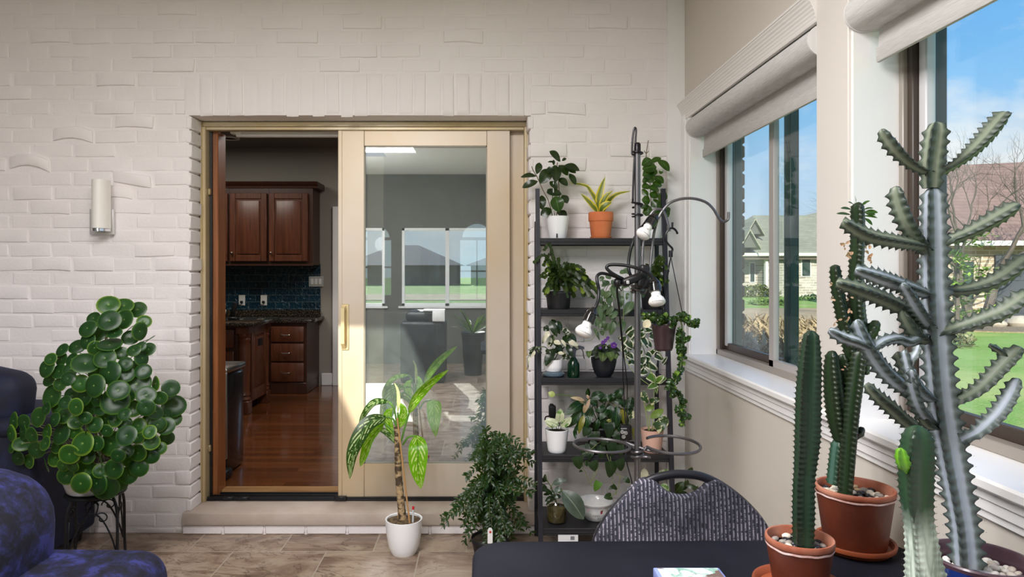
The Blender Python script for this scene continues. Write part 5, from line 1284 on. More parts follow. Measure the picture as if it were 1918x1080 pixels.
def pot(o, cx, topy, rt, rb_, zb, Y, m, prof=None, rim=0.0, wall=0.006, soil=None, name='pot', ribs=None, soil_drop=0.012, n=40):
    """open pot turned on a wheel; cx/topy/rt/rb in pixels, zb its base height"""
    x = XX(cx, Y); zt = ZZ(topy, Y); r1 = rt / F * Y; r0 = rb_ / F * Y; h = zt - zb
    mb = MB(); pr = [(0.0, 0.0), (r0 * 0.94, 0.0), (r0, 0.006)]
    body = prof or [(0.0, 0.0), (1.0, 1.0)]
    for t, f in body[1:]: pr.append((r0 + (r1 - r0) * f, max(0.007, t * h) if t < 1 else h))
    if body[-1][0] < 1: pr.append((r1, h))
    if rim: 
        pr = pr[:-1]; zr_ = h - rim
        rr_ = r0 + (r1 - r0) * (zr_ / h) * 0.96; pr = [q for q in pr if q[1] < zr_ - 0.002] + [(rr_, zr_ - 0.001), (r1 * 0.985, zr_), (r1, zr_ + 0.003), (r1, h - 0.003), (r1 - 0.002, h)]
    ri = r1 - wall; pr += [(r1 - wall * 0.4, h + 0.001), (ri, h - 0.002), (ri * 0.985, h - soil_drop - 0.02)]
    mb.lathe(pr, (x, Y, zb), n, ribs=ribs); pobj = mb.build(name, m, o, angle=50)
    if soil is not None:
        mb = MB(); rs_ = ri * 0.985
        ringn = 4; vs = [V((x, Y, zt - soil_drop + 0.006))]; fs = []; N = 20
        for i in range(1, ringn + 1):
            for k in range(N):
                a = 2 * math.pi * k / N; q = rs_ * i / ringn
                vs.append(V((x + q * math.cos(a), Y + q * math.sin(a), zt - soil_drop + RP.uniform(-.003, .003) + 0.006 * (1 - (i / ringn) ** 2))))
        for k in range(N): fs.append((0, 1 + k, 1 + (k + 1) % N))
        for i in range(ringn - 1):
            for k in range(N): fs.append((1 + i * N + k, 1 + (i + 1) * N + k, 1 + (i + 1) * N + (k + 1) % N, 1 + i * N + (k + 1) % N))
        mb.add(vs, fs); mb.build('soil', soil, o)
    return x, zt, r1, r0, pobj
M_SOIL = mat('potting_soil', (44, 34, 26), 0.95, col2=(66, 52, 40), nscale=60, bump=0.6, bscale=90)
M_BARKSOIL = mat('bark_mix', (128, 106, 78), 0.95, col2=(64, 50, 38), nscale=55, bump=0.8, bscale=70, bdist=0.02)
M_POTW = mat('white_glazed_pot', (246, 246, 248), 0.25, coat=0.3)
M_POTK = mat('black_plastic_pot', (26, 26, 30), 0.5)
M_TERRA = mat('terracotta', (204, 112, 66), 0.75, col2=(214, 126, 78), nscale=10)
M_STEM = mat('green_stem', (92, 108, 58), 0.5)
M_STEMB = mat('woody_stem', (110, 92, 70), 0.7)
GP = 'potted plants on the ladder shelf'
def stems(o, m, lst, r=0.0022, name='stem'):
    mb = MB()
    for pts in lst: mb.tube(smooth(pts, 5), r, 6)
    return mb.build(name, m, o)

# ------------------------------------------------------------------ round-leaved plant on the iron stand
def in_poly(x, y, pl):
    c = False; n = len(pl)
    for i in range(n):
        x1, y1 = pl[i]; x2, y2 = pl[(i + 1) % n]
        if (y1 > y) != (y2 > y) and x < (x2 - x1) * (y - y1) / (y2 - y1) + x1: c = not c
    return c
def m_pilea():
    t = NT('pilea_leaf'); uv = t.n('ShaderNodeUVMap').outputs[0]; s = t.n('ShaderNodeSeparateXYZ', Vector=uv)
    r = s.outputs[0]
    c = t.ramp(r, [(0.0, lin((196, 214, 120))), (0.06, lin((56, 92, 40))), (0.12, lin((22, 56, 24))), (0.86, lin((18, 50, 21))), (1.0, lin((52, 92, 30)))])
    c2 = t.ramp(r, [(0.0, lin((196, 214, 120))), (0.08, lin((76, 116, 42))), (0.18, lin((40, 82, 28))), (0.8, lin((44, 86, 28))), (1.0, lin((128, 156, 48)))])
    c = t.mix(t.math('MULTIPLY', s.outputs[1], 0.8), c, c2)
    b = t.pbsdf(Roughness=0.36); t.set(b, 'Base Color', c); t.set(b, 'Specular IOR Level', 0.4)
    t.set(b, 'Normal', t.bump(t.noise(t.coord('Object'), 45, 2), 0.2, 0.004))
    tr = t.n('ShaderNodeBsdfTranslucent', Color=lin((110, 160, 40)))
    mx = t.n('ShaderNodeMixShader'); mx.inputs[0].default_value = 0.12
    t.t.links.new(b.outputs[0], mx.inputs[1]); t.t.links.new(tr.outputs[0], mx.inputs[2]); return t.done(mx.outputs[0])
o = thing('potted_pilea', (PX_, PY_, SZ), 'large round-leaved plant in a white pot on the black iron stand', 'potted plant')
pot(o, 174, 855, 56, 43, SZ, PY_, M_POTW, [(0, 0), (0.5, 0.75), (1, 1)], soil=M_SOIL)
poly = [(192, 572), (222, 566), (255, 570), (276, 605), (280, 650), (262, 690), (285, 705), (314, 716), (328, 740), (326, 800), (302, 840), (268, 872), (240, 895), (215, 926), (180, 930), (150, 905), (118, 878), (82, 868), (30, 862), (15, 820), (24, 786), (60, 772), (88, 760), (84, 690), (108, 652), (148, 640), (150, 604)]
sx0 = V((PX_, PY_, ZZ(862, PY_)))
leaves = []; tries = 0
spec = [(215, 750, 27), (255, 718, 27), (160, 680, 25), (203, 697, 24), (175, 722, 23), (221, 730, 21), (205, 600, 22), (232, 598, 20), (205, 645, 24), (196, 670, 21), (235, 700, 17), (154, 830, 24), (207, 830, 25), (188, 855, 22), (130, 850, 21), (180, 905, 24), (198, 915, 24), (125, 890, 19), (160, 880, 22), (213, 878, 20), (240, 890, 17), (310, 797, 18), (295, 795, 17), (258, 848, 18), (282, 852, 17), (292, 770, 16), (300, 745, 14), (237, 815, 20), (273, 763, 18), (42, 830, 17), (40, 808, 17), (68, 842, 18), (33, 858, 15), (85, 870, 16), (45, 790, 15), (262, 620, 18), (250, 655, 14), (264, 648, 10), (110, 695, 15), (95, 672, 13), (112, 720, 13), (163, 614, 18)]
for x, y, r in spec: leaves.append((x, y, r, 0))
while tries < 60000 and len(leaves) < 270:
    tries += 1; x, y = RP.uniform(12, 332), RP.uniform(562, 930)
    if not in_poly(x, y, poly): continue
    layer = 0 if len(leaves) < 150 else 1
    r = RP.uniform(13, 23) if layer == 0 else RP.uniform(14, 22)
    mind = 0.62 if layer == 0 else 0.5
    if all((x - a) ** 2 + (y - b) ** 2 > (mind * (r + c)) ** 2 for a, b, c, l in leaves if l == layer or layer == 0): leaves.append((x, y, r, layer))
fol = MB(); pet = MB()
for (x, y, r, layer) in leaves:
    cxn = (x - 180) / 150; cyn = (y - 760) / 190
    rho = min(1, math.hypot(cxn, cyn * 0.9))
    Y = 3.20 - 0.27 * math.sqrt(max(0, 1 - rho * rho)) + RP.uniform(-0.05, 0.05) + layer * 0.16
    if x < 100: Y = min(Y, 3.17)
    Y = min(Y, 3.62)
    c = P(x, y, Y); rad = r / F * Y
    out = V(((x - 180) / 150 * 0.4 + RP.uniform(-.3, .3), -1.15 + 0.3 * rho, 0.34 - (y - 720) / 500 + RP.uniform(-.28, .28))).normalized()
    if RP.random() < 0.16: out = (out + V((RP.uniform(-1, 1), 0.5, RP.uniform(-.4, .4)))).normalized()
    s1 = perp(out); s2 = out.cross(s1); N = 18; vs = [c - out * rad * 0.06]; uv = [(0.0, 0)]; fs = []
    hue = RP.random() ** 2.2 if y > 740 else RP.random() ** 4
    dish = RP.uniform(-0.14, 0.10); ell = RP.uniform(0.9, 1.0); ph = RP.uniform(0, 6.28)
    uv[0] = (0.0, hue)
    for i, q in enumerate((0.14, 0.55, 0.9, 1.0)):
        for k in range(N):
            a = 2 * math.pi * k / N
            p = c + s1 * (rad * q * math.cos(a)) + s2 * (rad * q * math.sin(a) * ell) + out * (rad * (dish * q * q + (0.05 * math.sin(2 * a + ph)) * q * q - (0.06 if q == 1.0 else 0)))
            vs.append(p); uv.append((q, hue))
    for k in range(N): fs.append((0, 1 + k, 1 + (k + 1) % N))
    for i in range(3):
        for k in range(N): fs.append((1 + i * N + k, 1 + (i + 1) * N + k, 1 + (i + 1) * N + (k + 1) % N, 1 + i * N + (k + 1) % N))
    fol.add(vs, fs, uv)
    hub = V((PX_ + (c.x - PX_) * 0.25, PY_ + (c.y - PY_) * 0.2 + 0.03, max(sx0.z + 0.02, c.z - 0.10 - 0.25 * abs(c.x - PX_))))
    pet.tube(smooth([hub, (hub + c) / 2 + V((0, 0, 0.04)), c - out * rad * 0.02], 4), 0.0018, 5)
for k in range(4):
    a = k * 1.7; pet.tube(smooth([sx0 + V((0.02 * math.cos(a), 0.02 * math.sin(a), -0.02)), sx0 + V((0.05 * math.cos(a), 0.04 * math.sin(a) + 0.02, 0.25)), sx0 + V((0.05 * math.cos(a + 1), 0.03, 0.55 + 0.05 * k))], 6), 0.005, 6)
fol.build('foliage', m_pilea(), o, angle=180); pet.build('stem', mat('pilea_stem', (108, 104, 62), 0.5), o)

# ------------------------------------------------------------------ dieffenbachia on the floor
Yd = 3.52
o = thing('potted_dieffenbachia', (XX(756, Yd), Yd, 0), 'tall cane plant with bright drooping striped leaves in a white floor pot', 'potted plant')
pot(o, 756.5, 970, 34.5, 24, 0.0, Yd, M_POTW, [(0, 0), (0.25, 0.5), (0.6, 0.86), (1, 1)], soil=M_BARKSOIL, wall=0.008, n=48)
mb = MB(); tp = smooth([K5(290, 850, Yd), K5(281, 760, Yd), K5(272, 650, Yd), K5(270, 560, Yd), K5(266, 470, Yd)], 14)
mb.tube(tp, lambda t: (0.019 - 0.005 * t) * (1 + 0.12 * abs(math.sin(t * 46))), 14)
mb.build('cane', mat('cane_bark', (176, 150, 112), 0.7, col2=(74, 58, 42), nscale=26, stretch=(1, 1, 1.6), lohi=(0.44, 0.54), bump=0.5, bscale=40), o)
MLD = leaf_mat('dieffenbachia_dark', (30, 74, 30), streak=(196, 214, 150), vein=(90, 140, 70), rough=0.3, trans=0.3)
MLB = leaf_mat('dieffenbachia_bright', (112, 190, 10), streak=(224, 240, 150), vein=(70, 120, 20), rough=0.3, trans=0.5, col2=(132, 206, 18))  # lighter leaves, with sun glowing through them put into the green
def dl(pts, w, m, nref, fold=0.2, prof='ovate', dys=None):
    p3 = [K5(a, b, Yd + (dys[i] if dys else 0)) for i, (a, b) in enumerate(pts)]
    mb = MB(); mb.leaf(p3, K5.w(w, Yd), prof, nref, fold, 18, wav=0.012); mb.build('leaf', m, o, angle=180)
dl([(222, 432), (150, 466), (92, 570), (76, 684)], 92, MLD, (-0.45, -1, 0.35), 0.25, dys=(0, -0.06, -0.1, -0.1))
dl([(236, 372), (176, 376), (132, 430), (114, 492)], 44, MLD, (-0.5, -1, 0.5), 0.3, dys=(0, 0.05, 0.06, 0.04))
dl([(214, 458), (160, 520), (136, 590), (118, 634)], 62, MLB, (-0.5, -0.8, 0.2), 0.3, dys=(0, -0.02, -0.04, -0.05))
dl([(248, 500), (232, 450), (232, 420), (250, 396)], 56, MLB, (-0.4, -1, 0.1), 0.2)
dl([(272, 480), (288, 440), (292, 405), (278, 374)], 46, MLB, (0.3, -1, 0.1), 0.25)
dl([(270, 420), (274, 370), (270, 325), (256, 294)], 16, mat('new_leaf', (196, 206, 130), 0.4), (0, -1, 0), 0.5, 'lance')
dl([(314, 418), (344, 352), (402, 290), (477, 240)], 66, MLB, (0.5, -0.75, -0.3), 0.35, dys=(0, -0.02, -0.05, -0.08))
dl([(346, 508), (352, 560), (352, 640), (364, 724)], 102, MLB, (0.05, -1, 0.15), 0.10, dys=(-0.03, -0.09, -0.10, -0.08))
dl([(186, 478), (222, 494), (254, 524), (276, 552)], 34, MLD, (0, -1, 0.6), 0.3)
stems(o, mat('petiole_green', (96, 140, 60), 0.4), [[K5(268, 480, Yd), K5(250, 440, Yd - 0.01), K5(222, 432, Yd)], [K5(268, 470, Yd), K5(255, 400, Yd), K5(236, 372, Yd)], [K5(278, 540, Yd), K5(250, 490, Yd), K5(214, 458, Yd)], [K5(284, 530, Yd), K5(300, 470, Yd), K5(316, 416, Yd)], [K5(290, 545, Yd), K5(312, 515, Yd - 0.02), K5(346, 508, Yd - 0.03)], [K5(272, 560, Yd), K5(262, 520, Yd), K5(248, 498, Yd)], [K5(270, 500, Yd), K5(271, 440, Yd), K5(270, 415, Yd)]], 0.0055, 'petiole')
mb = MB(); mb.tube([K5(268, 437, Yd - 0.05), K5(318, 862, Yd - 0.04)], 0.0045, 8); mb.tube([K5(270, 520, Yd + 0.03), K5(272, 860, Yd + 0.02)], 0.003, 8); mb.build('bamboo_stake', mat('bamboo', (186, 142, 92), 0.5), o)
mb = MB(); mb.tube([K5(331, 862, Yd - 0.03), K5(332, 806, Yd - 0.03)], 0.005, 8); wi = mb.build('water_gauge', mat('gauge_clear', (200, 204, 206), 0.2), o)
mb = MB(); mb.tube([K5(332, 806, Yd - 0.03), K5(333, 794, Yd - 0.03)], 0.006, 8); mb.build('gauge_cap', mat('gauge_red', (196, 30, 40), 0.3), wi)

# ------------------------------------------------------------------ feathery bush on the floor
Yb_ = 3.46
o = thing('potted_bush', (XX(918, Yb_), Yb_, 0), 'bushy green floor plant of small pointed leaflets by the sliding panel', 'potted plant')
pot(o, 918, 1005, 36, 28, 0.0, Yb_, M_POTK, rim=0.02, soil=M_SOIL)
poly = [(900, 838), (925, 828), (958, 842), (1000, 848), (1004, 868), (975, 895), (1010, 905), (1003, 930), (972, 935), (965, 960), (984, 985), (1000, 1000), (985, 1015), (940, 1018), (900, 1022), (862, 1018), (866, 985), (828, 992), (822, 975), (845, 945), (868, 925), (872, 890), (886, 862)]
fol = MB(); stm = MB(); rb = random.Random(9); n = 0; tries = 0
base = V((XX(918, Yb_), Yb_, ZZ(1000, Yb_)))
edge = [(905, 840), (928, 832), (960, 846), (996, 852), (1002, 868), (1008, 908), (1000, 925), (984, 985), (998, 1002), (866, 1020), (826, 990), (824, 970), (846, 948), (872, 892), (886, 862), (960, 1015), (870, 930), (885, 1015), (940, 1016), (910, 1020)]
while n < 105 and tries < 5000:
    tries += 1
    if n < len(edge): x, y = edge[n]
    else:
        x, y = rb.uniform(820, 1008), rb.uniform(830, 1022)
        if not in_poly(x, y, poly): continue
    n += 1
    Y = Yb_ + rb.uniform(-0.2, 0.16); tip = P(x, y, Y)
    up = V((base.x + (tip.x - base.x) * 0.35, Yb_ + (Y - Yb_) * 0.35, max(base.z + 0.08, tip.z + rb.uniform(-0.02, 0.10))))
    if tip.z < base.z + 0.1: up.z = base.z + rb.uniform(0.1, 0.25)
    pth = smooth([base + V((rb.uniform(-.04, .04), rb.uniform(-.03, .03), 0)), up, tip], 10)
    stm.tube(pth, 0.0015, 4)
    side0 = rb.random()
    for i in range(4, len(pth) - 1):
        p = pth[i]; d = (pth[i + 1] - pth[i - 1]).normalized(); s_ = perp(d, V((0, -1, 0.4)))
        for sg in (-1, 1):
            for rep in range(2 if rb.random() < 0.25 else 1):
                q = p + d * rb.uniform(-0.006, 0.006); dr = (s_ * sg + d * 0.7 + V((rb.uniform(-.4, .4), rb.uniform(-.5, .3), rb.uniform(-.6, .15)))).normalized(); L = rb.uniform(0.020, 0.036)
                e = q + dr * L; nr = V((rb.uniform(-.5, .5), -0.8, 0.8)); mid = (q + e) / 2 + nr.normalized() * 0.003
                e.y = min(e.y, 3.73)
                fol.leaf([q, mid, e], L * 0.52, 'ovate', nr, 0.15, 4)
fol.build('foliage', leaf_mat('bush_leaf', (22, 56, 18), col2=(40, 84, 26), vein=(70, 120, 50), rough=0.35, trans=0.25), o, angle=180); stm.build('stem', mat('bush_stem', (78, 84, 44), 0.6), o)
mb = MB(); p = P(918, 998, Yb_ - 0.16); mb.prism([(p.x - 0.012, p.y, p.z - 0.05), (p.x + 0.012, p.y, p.z - 0.05), (p.x + 0.012, p.y, p.z + 0.015), (p.x + 0.006, p.y, p.z + 0.026), (p.x - 0.006, p.y, p.z + 0.026), (p.x - 0.012, p.y, p.z + 0.015)], (0, 0, 0), (0.0, 0.0015, 0)); tg = mb.build('plant_tag', mat('tag_paper', (232, 230, 228), 0.5), o)
mb = MB(); mb.ball((p.x + 0.001, p.y - 0.001, p.z + 0.006), 0.006, n=8, sq=(1, 0.2, 1.1)); mb.build('tag_print', mat('tag_red', (196, 70, 60), 0.5), tg)

# ------------------------------------------------------------------ top tier
z1 = SHZ[0]; Y1 = 3.67
M_FICUS = leaf_mat('dark_glossy_leaf', (22, 44, 26), col2=(34, 62, 30), vein=(70, 96, 52), rough=0.25, trans=0.12)
M_FICUSB = leaf_mat('mid_glossy_leaf', (38, 82, 26), col2=(62, 112, 34), vein=(90, 130, 60), rough=0.25, trans=0.2)
o = thing('potted_rubber_plant', tuple(KA(350, 930, Y1)), 'dark oval-leaved plant in a white pot, at the door end of the top shelf', 'potted plant', GP)
x, zt, r1, r0, pb_ = pot(o, 960 + 351 / 4.155, 220 + 770 / 4.155, 89 / 4.155, 68 / 4.155, z1 + 0.001, Y1, M_POTW, soil=M_SOIL)
mb = MB(); p = KA(345, 918, Y1 - 0.052); mb.rbox(p - V((0.0035, 0.004, 0.011)), p + V((0.0035, 0.004, 0.011)), 0.002, 2); mb.build('water_slot', M_BLACK, pb_)
fol = MB()
for a in [(372, 342, 286, 262, 60), (384, 336, 419, 318, 24), (330, 352, 272, 346, 18), (320, 372, 318, 328, 20), (188, 440, 212, 350, 48), (186, 456, 62, 464, 42), (196, 496, 74, 546, 50), (292, 402, 214, 516, 84), (331, 370, 336, 504, 72), (358, 372, 432, 452, 62), (398, 376, 523, 412, 58), (440, 436, 492, 524, 44), (358, 474, 430, 530, 50), (290, 498, 352, 556, 44), (264, 580, 384, 598, 58), (228, 606, 228, 716, 64), (386, 604, 428, 668, 54), (302, 712, 218, 762, 62), (348, 732, 422, 776, 66), (420, 395, 495, 432, 36), (300, 440, 285, 380, 50), (310, 600, 270, 560, 50)]:
    lv(fol, KA, Y1 - 0.02, *a, prof='ellip')
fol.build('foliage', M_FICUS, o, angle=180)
fol = MB(); lv(fol, KA, Y1 - 0.06, 332, 612, 362, 736, 92, 'ellip', dt=-0.1); fol.build('light_leaf', M_FICUSB, o, angle=180)
stems(o, M_STEMB, [[KA(330, 778, Y1), KA(310, 660, Y1), KA(325, 500, Y1), KA(350, 350, Y1)], [KA(312, 770, Y1), KA(280, 650, Y1 - 0.02), KA(235, 560, Y1 - 0.02), KA(188, 455, Y1 - 0.02)], [KA(340, 770, Y1), KA(365, 640, Y1), KA(360, 480, Y1), KA(400, 385, Y1)], [KA(188, 455, Y1 - 0.02), KA(160, 410, Y1 - 0.02), KA(150, 380, Y1 - 0.02)]], 0.0026)
mb = MB(); mb.tube([KA(318, 775, Y1 - 0.03), KA(318, 500, Y1 - 0.03)], 0.0022, 6); mb.build('support_stick', M_PLATE, o)
o = thing('potted_snake_plant', tuple(KA(688, 930, Y1)), 'yellow-edged snake plant in an orange clay pot on the top shelf', 'potted plant', GP)
pot(o, 960 + 687 / 4.155, 220 + 739 / 4.155, 96 / 4.155, 76 / 4.155, z1 + 0.012, Y1, M_TERRA, rim=0.047, soil=M_SOIL)
mb = MB(); xx_ = XX(960 + 687 / 4.155, Y1); rs_ = 86 / 4.155 / F * Y1; mb.lathe([(0.0, 0.001), (rs_ * 0.9, 0.001), (rs_, 0.012), (rs_ * 0.95, 0.013), (rs_ * 0.8, 0.005)], (xx_, Y1, z1), 32); mb.build('saucer', M_TERRA, o)
M_SNAKE = leaf_mat('snake_plant_leaf', (112, 132, 54), margin=(226, 204, 62), mw=0.42, col2=(150, 158, 78), rough=0.35, trans=0.15)
fol = MB()
def sl(pts, w, nref=(0, -1, 0.2), dys=None, prof='strap'):
    fol.leaf([KA(a, b, Y1 + (dys[i] if dys else 0)) for i, (a, b) in enumerate(pts)], KA.w(w, Y1), prof, nref, 0.28, 14)
sl([(668, 742), (634, 702), (580, 642), (528, 590)], 58, (0.4, -1, 0.4)); sl([(678, 742), (655, 660), (600, 565), (560, 528), (430, 505)], 50, (0.5, -1, 0.5), (0, 0, 0.02, 0.03, 0.03), 'lance')
sl([(682, 742), (672, 640), (692, 550), (722, 458)], 62, (-0.15, -1, 0)); sl([(690, 742), (700, 670), (730, 610), (784, 566)], 58, (-0.3, -1, 0.4), (0, -0.03, -0.04, -0.05)); sl([(700, 742), (742, 660), (810, 598), (932, 570)], 44, (-0.2, -1, 0.6)); sl([(682, 742), (700, 702), (740, 672), (772, 660)], 78, (-0.2, -1, 0.4), (-0.02, -0.05, -0.06, -0.06), 'ovate')
fol.build('foliage', M_SNAKE, o, angle=180)
o = thing('potted_rubber_plant', tuple(KA(1100, 930, Y1)), 'dark glossy plant in a white pot behind the pole on the top shelf', 'potted plant', GP)
pot(o, 960 + 1080 / 4.155, 220 + 772 / 4.155, 84 / 4.155, 66 / 4.155, z1 + 0.001, Y1, M_POTW, soil=M_SOIL)
fol = MB(); K = KA
for a in [(1005, 372, 1082, 326, 66), (1070, 352, 1158, 314, 40), (1128, 328, 1222, 418, 62), (1012, 452, 1102, 420, 92), (1030, 486, 1112, 462, 74), (1100, 456, 1176, 512, 64), (1090, 508, 1164, 532, 50), (1008, 545, 1072, 532, 60), (1058, 546, 1142, 566, 64), (1066, 590, 1132, 622, 64), (1150, 664, 1186, 574, 62), (1006, 640, 1072, 650, 74), (1080, 692, 1142, 650, 64), (1012, 740, 1092, 722, 84), (1150, 702, 1216, 774, 74), (1100, 752, 1162, 742, 64), (1010, 402, 1122, 384, 84), (1150, 440, 1162, 405, 30), (1010, 600, 1050, 570, 60), (1170, 700, 1224, 730, 50), (1120, 690, 1180, 690, 60), (1000, 690, 1050, 700, 60), (1010, 500, 1050, 480, 60), (1060, 420, 1130, 430, 60)]:
    lv(fol, KA, Y1 - 0.015, *a, prof='ellip', cup=0.1)
fol.build('foliage', M_FICUSB, o, angle=180)
stems(o, M_STEMB, [[KA(1080, 780, Y1), KA(1075, 600, Y1), KA(1060, 420, Y1), KA(1040, 300, Y1), KA(1057, 178, Y1)], [KA(1100, 780, Y1), KA(1140, 640, Y1), KA(1110, 480, Y1), KA(1100, 350, Y1)], [KA(1040, 280, Y1), KA(1028, 265, Y1), KA(1024, 258, Y1)], [KA(1042, 280, Y1), KA(1052, 268, Y1), KA(1058, 262, Y1)]], 0.0022)

# ------------------------------------------------------------------ second tier
DENS = 0.75
z2 = SHZ[1]; Y2_ = 3.61
M_XMAS = leaf_mat('christmas_cactus_pad', (26, 48, 18), col2=(58, 84, 26), vein=(110, 130, 60), rough=0.4, trans=0.25)
M_XMASL = leaf_mat('christmas_cactus_tip', (120, 146, 40), col2=(150, 170, 60), rough=0.4, trans=0.35)
def pads(o, K, Y, c, ends, wpx, spx, zmin=None):
    fol = MB()
    for (ex, ey) in ends:
        a = K(c[0] + RP.uniform(-60, 60), c[1] + RP.uniform(-10, 20), Y + RP.uniform(-.03, .03)); b = K(ex, ey, Y + RP.uniform(-0.16, 0.07)); b.y = min(b.y, 3.74)
        mid = V((a.x + (b.x - a.x) * 0.55, a.y + (b.y - a.y) * 0.6, max(a.z, b.z) + 0.35 * abs(b.x - a.x) * 0.5 + RP.uniform(0.0, 0.03)))
        pth = smooth([a, mid, b], 12); L = sum((pth[i + 1] - pth[i]).length for i in range(len(pth) - 1)); n = max(2, int(L / K.w(spx, Y)))
        pts = [pth[int(i * (len(pth) - 1) / n)] for i in range(n + 1)]
        for i in range(n):
            p, q = pts[i], pts[i + 1]
            if (q - p).length < 1e-4: continue
            nr = V((RP.uniform(-.8, .8), -1, RP.uniform(-.3, .7)))
            fol.leaf([p, (p + q) / 2, q + (q - p) * 0.12], K.w(wpx, Y) * RP.uniform(0.8, 1.15), 'notch', nr, 0.1, 5, m=int(i == n - 1 and RP.random() < 0.28))
    fol.build('foliage', [M_XMAS, M_XMASL], o, angle=180)
o = thing('potted_christmas_cactus', tuple(KB(445, 712, Y2_)), 'bushy flat-jointed cactus in a black pot at the door end of the second shelf', 'potted plant', GP)
pot(o, 960 + 446 / 5.184, 440 + 548 / 5.184, 124 / 5.184, 108 / 5.184, z2 + 0.001, Y2_, M_POTK, rim=0.012, soil=M_SOIL)
ends = [(205, 270), (305, 150), (320, 240), (440, 255), (560, 310), (700, 350), (800, 480), (790, 610), (600, 600), (300, 550), (420, 570), (350, 330), (690, 560), (760, 520), (640, 340), (480, 340), (345, 480), (520, 540), (560, 580), (330, 560), (450, 530), (620, 480), (740, 440), (660, 420), (380, 390), (300, 420), (540, 400), (470, 440), (700, 500), (400, 500), (310, 380), (570, 470), (770, 590), (360, 420), (500, 500), (350, 540), (610, 540), (680, 380), (730, 580), (830, 540), (300, 300), (580, 350)]
pads(o, KB, Y2_, (445, 470), ends + [(a + RP.uniform(-40, 40), b + RP.uniform(-30, 40)) for a, b in ends[10:]], 40, 44)
o = thing('potted_christmas_cactus', tuple(KB(1375, 712, Y2_)), 'flat-jointed cactus in a dark pot behind the pole on the second shelf', 'potted plant', GP)
pot(o, 960 + 1360 / 5.184, 440 + 500 / 5.184, 118 / 5.184, 100 / 5.184, z2 + 0.001, Y2_, M_POTK, rim=0.012, soil=M_SOIL)
ends = [(1470, 250), (1300, 330), (1450, 300), (1500, 430), (1275, 580), (1340, 470), (1295, 520), (1480, 380), (1420, 350), (1380, 330), (1500, 330), (1330, 380), (1440, 440), (1410, 480), (1270, 400), (1470, 480), (1350, 420), (1390, 400), (1460, 420), (1310, 440)]
pads(o, KB, Y2_, (1370, 450), ends + [(a + RP.uniform(-30, 30), b + RP.uniform(-20, 30)) for a, b in ends], 38, 44)
o = thing('potted_hoya', tuple(KB(1065, 712, Y2_)), 'trailing plant with hanging grey-green leaves from the middle of the second shelf', 'potted plant', GP)
M_HOYA = leaf_mat('greygreen_leaf', (74, 100, 66), col2=(104, 130, 88), vein=(130, 154, 110), rough=0.4, trans=0.2)
pot(o, 960 + 1065 / 5.184, 440 + 540 / 5.184, 104 / 5.184, 86 / 5.184, z2 + 0.001, Y2_ + 0.03, M_POTW, soil=M_SOIL)
fol = MB(); Yh_ = 3.50
for a in [(880, 400, 850, 452, 54), (940, 450, 862, 502, 60), (958, 440, 1002, 494, 64), (872, 522, 868, 604, 50), (962, 500, 1002, 628, 64), (950, 545, 884, 618, 64), (930, 590, 962, 660, 64), (1058, 590, 1072, 674, 54), (1162, 648, 1084, 766, 92), (830, 680, 866, 826, 66), (922, 670, 864, 734, 54), (976, 690, 904, 778, 66), (962, 700, 944, 786, 54), (1016, 735, 958, 814, 58), (910, 620, 952, 692, 54), (808, 795, 822, 884, 58), (852, 820, 844, 914, 50), (882, 830, 892, 914, 50), (936, 858, 890, 934, 66), (982, 842, 950, 974, 78), (1092, 838, 1054, 938, 50), (785, 900, 842, 992, 36), (860, 918, 882, 978, 56), (1096, 352, 1140, 376, 40), (1040, 372, 1102, 350, 54), (900, 400, 960, 420, 50), (850, 600, 862, 660, 50), (1000, 560, 1040, 640, 50), (905, 470, 870, 440, 50), (1010, 500, 985, 560, 60), (1120, 560, 1110, 612, 40), (940, 760, 985, 830, 56), (860, 760, 900, 840, 56), (1060, 440, 1000, 470, 60), (1140, 480, 1060, 520, 50), (1100, 420, 1150, 460, 44)]:
    lv(fol, KB, Yh_, *a, prof='ovate')
fol.build('foliage', M_HOYA, o, angle=180)
sts = []
for xx_, yb2 in ((870, 900), (900, 930), (960, 940), (930, 800), (1075, 900), (1150, 700)):
    sts.append([KB(1060, 545, Y2_), KB((1060 + xx_) / 2, 470, Yh_ + 0.02), KB(xx_, 560, Yh_ + 0.01), KB(xx_, yb2, Yh_ + 0.01)])
sts.append([KB(900, 930, Yh_), KB(830, 930, Yh_ - 0.02), KB(805, 975, Yh_ - 0.02), KB(760, 1020, Yh_ - 0.02), KB(688, 1028, Yh_ - 0.02)]); sts.append([KB(905, 940, Yh_ + 0.01), KB(912, 1000, Yh_), KB(950, 1030, Yh_)])
stems(o, mat('trailing_stem', (120, 132, 92), 0.5), sts, 0.0016)

# ------------------------------------------------------------------ third tier
z3 = SHZ[2]; Y3_ = 3.58
o = thing('potted_philodendron', tuple(KC(395, 690, Y3_)), 'white-splashed leafy plant in a ribbed white pot on a blue-grey saucer', 'potted plant', GP)
mb = MB(); xx_ = XX(960 + 397 / 5.184, Y3_); mb.lathe([(0.0, 0.0), (0.050, 0.0), (0.0585, 0.008), (0.0585, 0.016), (0.05, 0.024), (0.040, 0.028), (0.0, 0.028)], (xx_, Y3_, z3 + 0.001), 36); mb.build('saucer', mat('bluegrey_glaze', (82, 100, 112), 0.25, coat=0.3), o)
pot(o, 960 + 397 / 5.184, 580 + 478 / 5.184, 92 / 5.184, 80 / 5.184, z3 + 0.030, Y3_, M_POTW, [(0, 0), (0.10, 0.05), (0.16, 0.4), (0.4, 0.85), (1, 1)], soil=M_SOIL, ribs=lambda a, t: 1 + 0.012 * math.cos(a * 30), n=120)
M_VAR = leaf_mat('splashed_leaf', (28, 52, 30), blotch=(226, 222, 200), bscale=2.2, bthr=0.56, vein=(80, 104, 64), rough=0.28, trans=0.15)
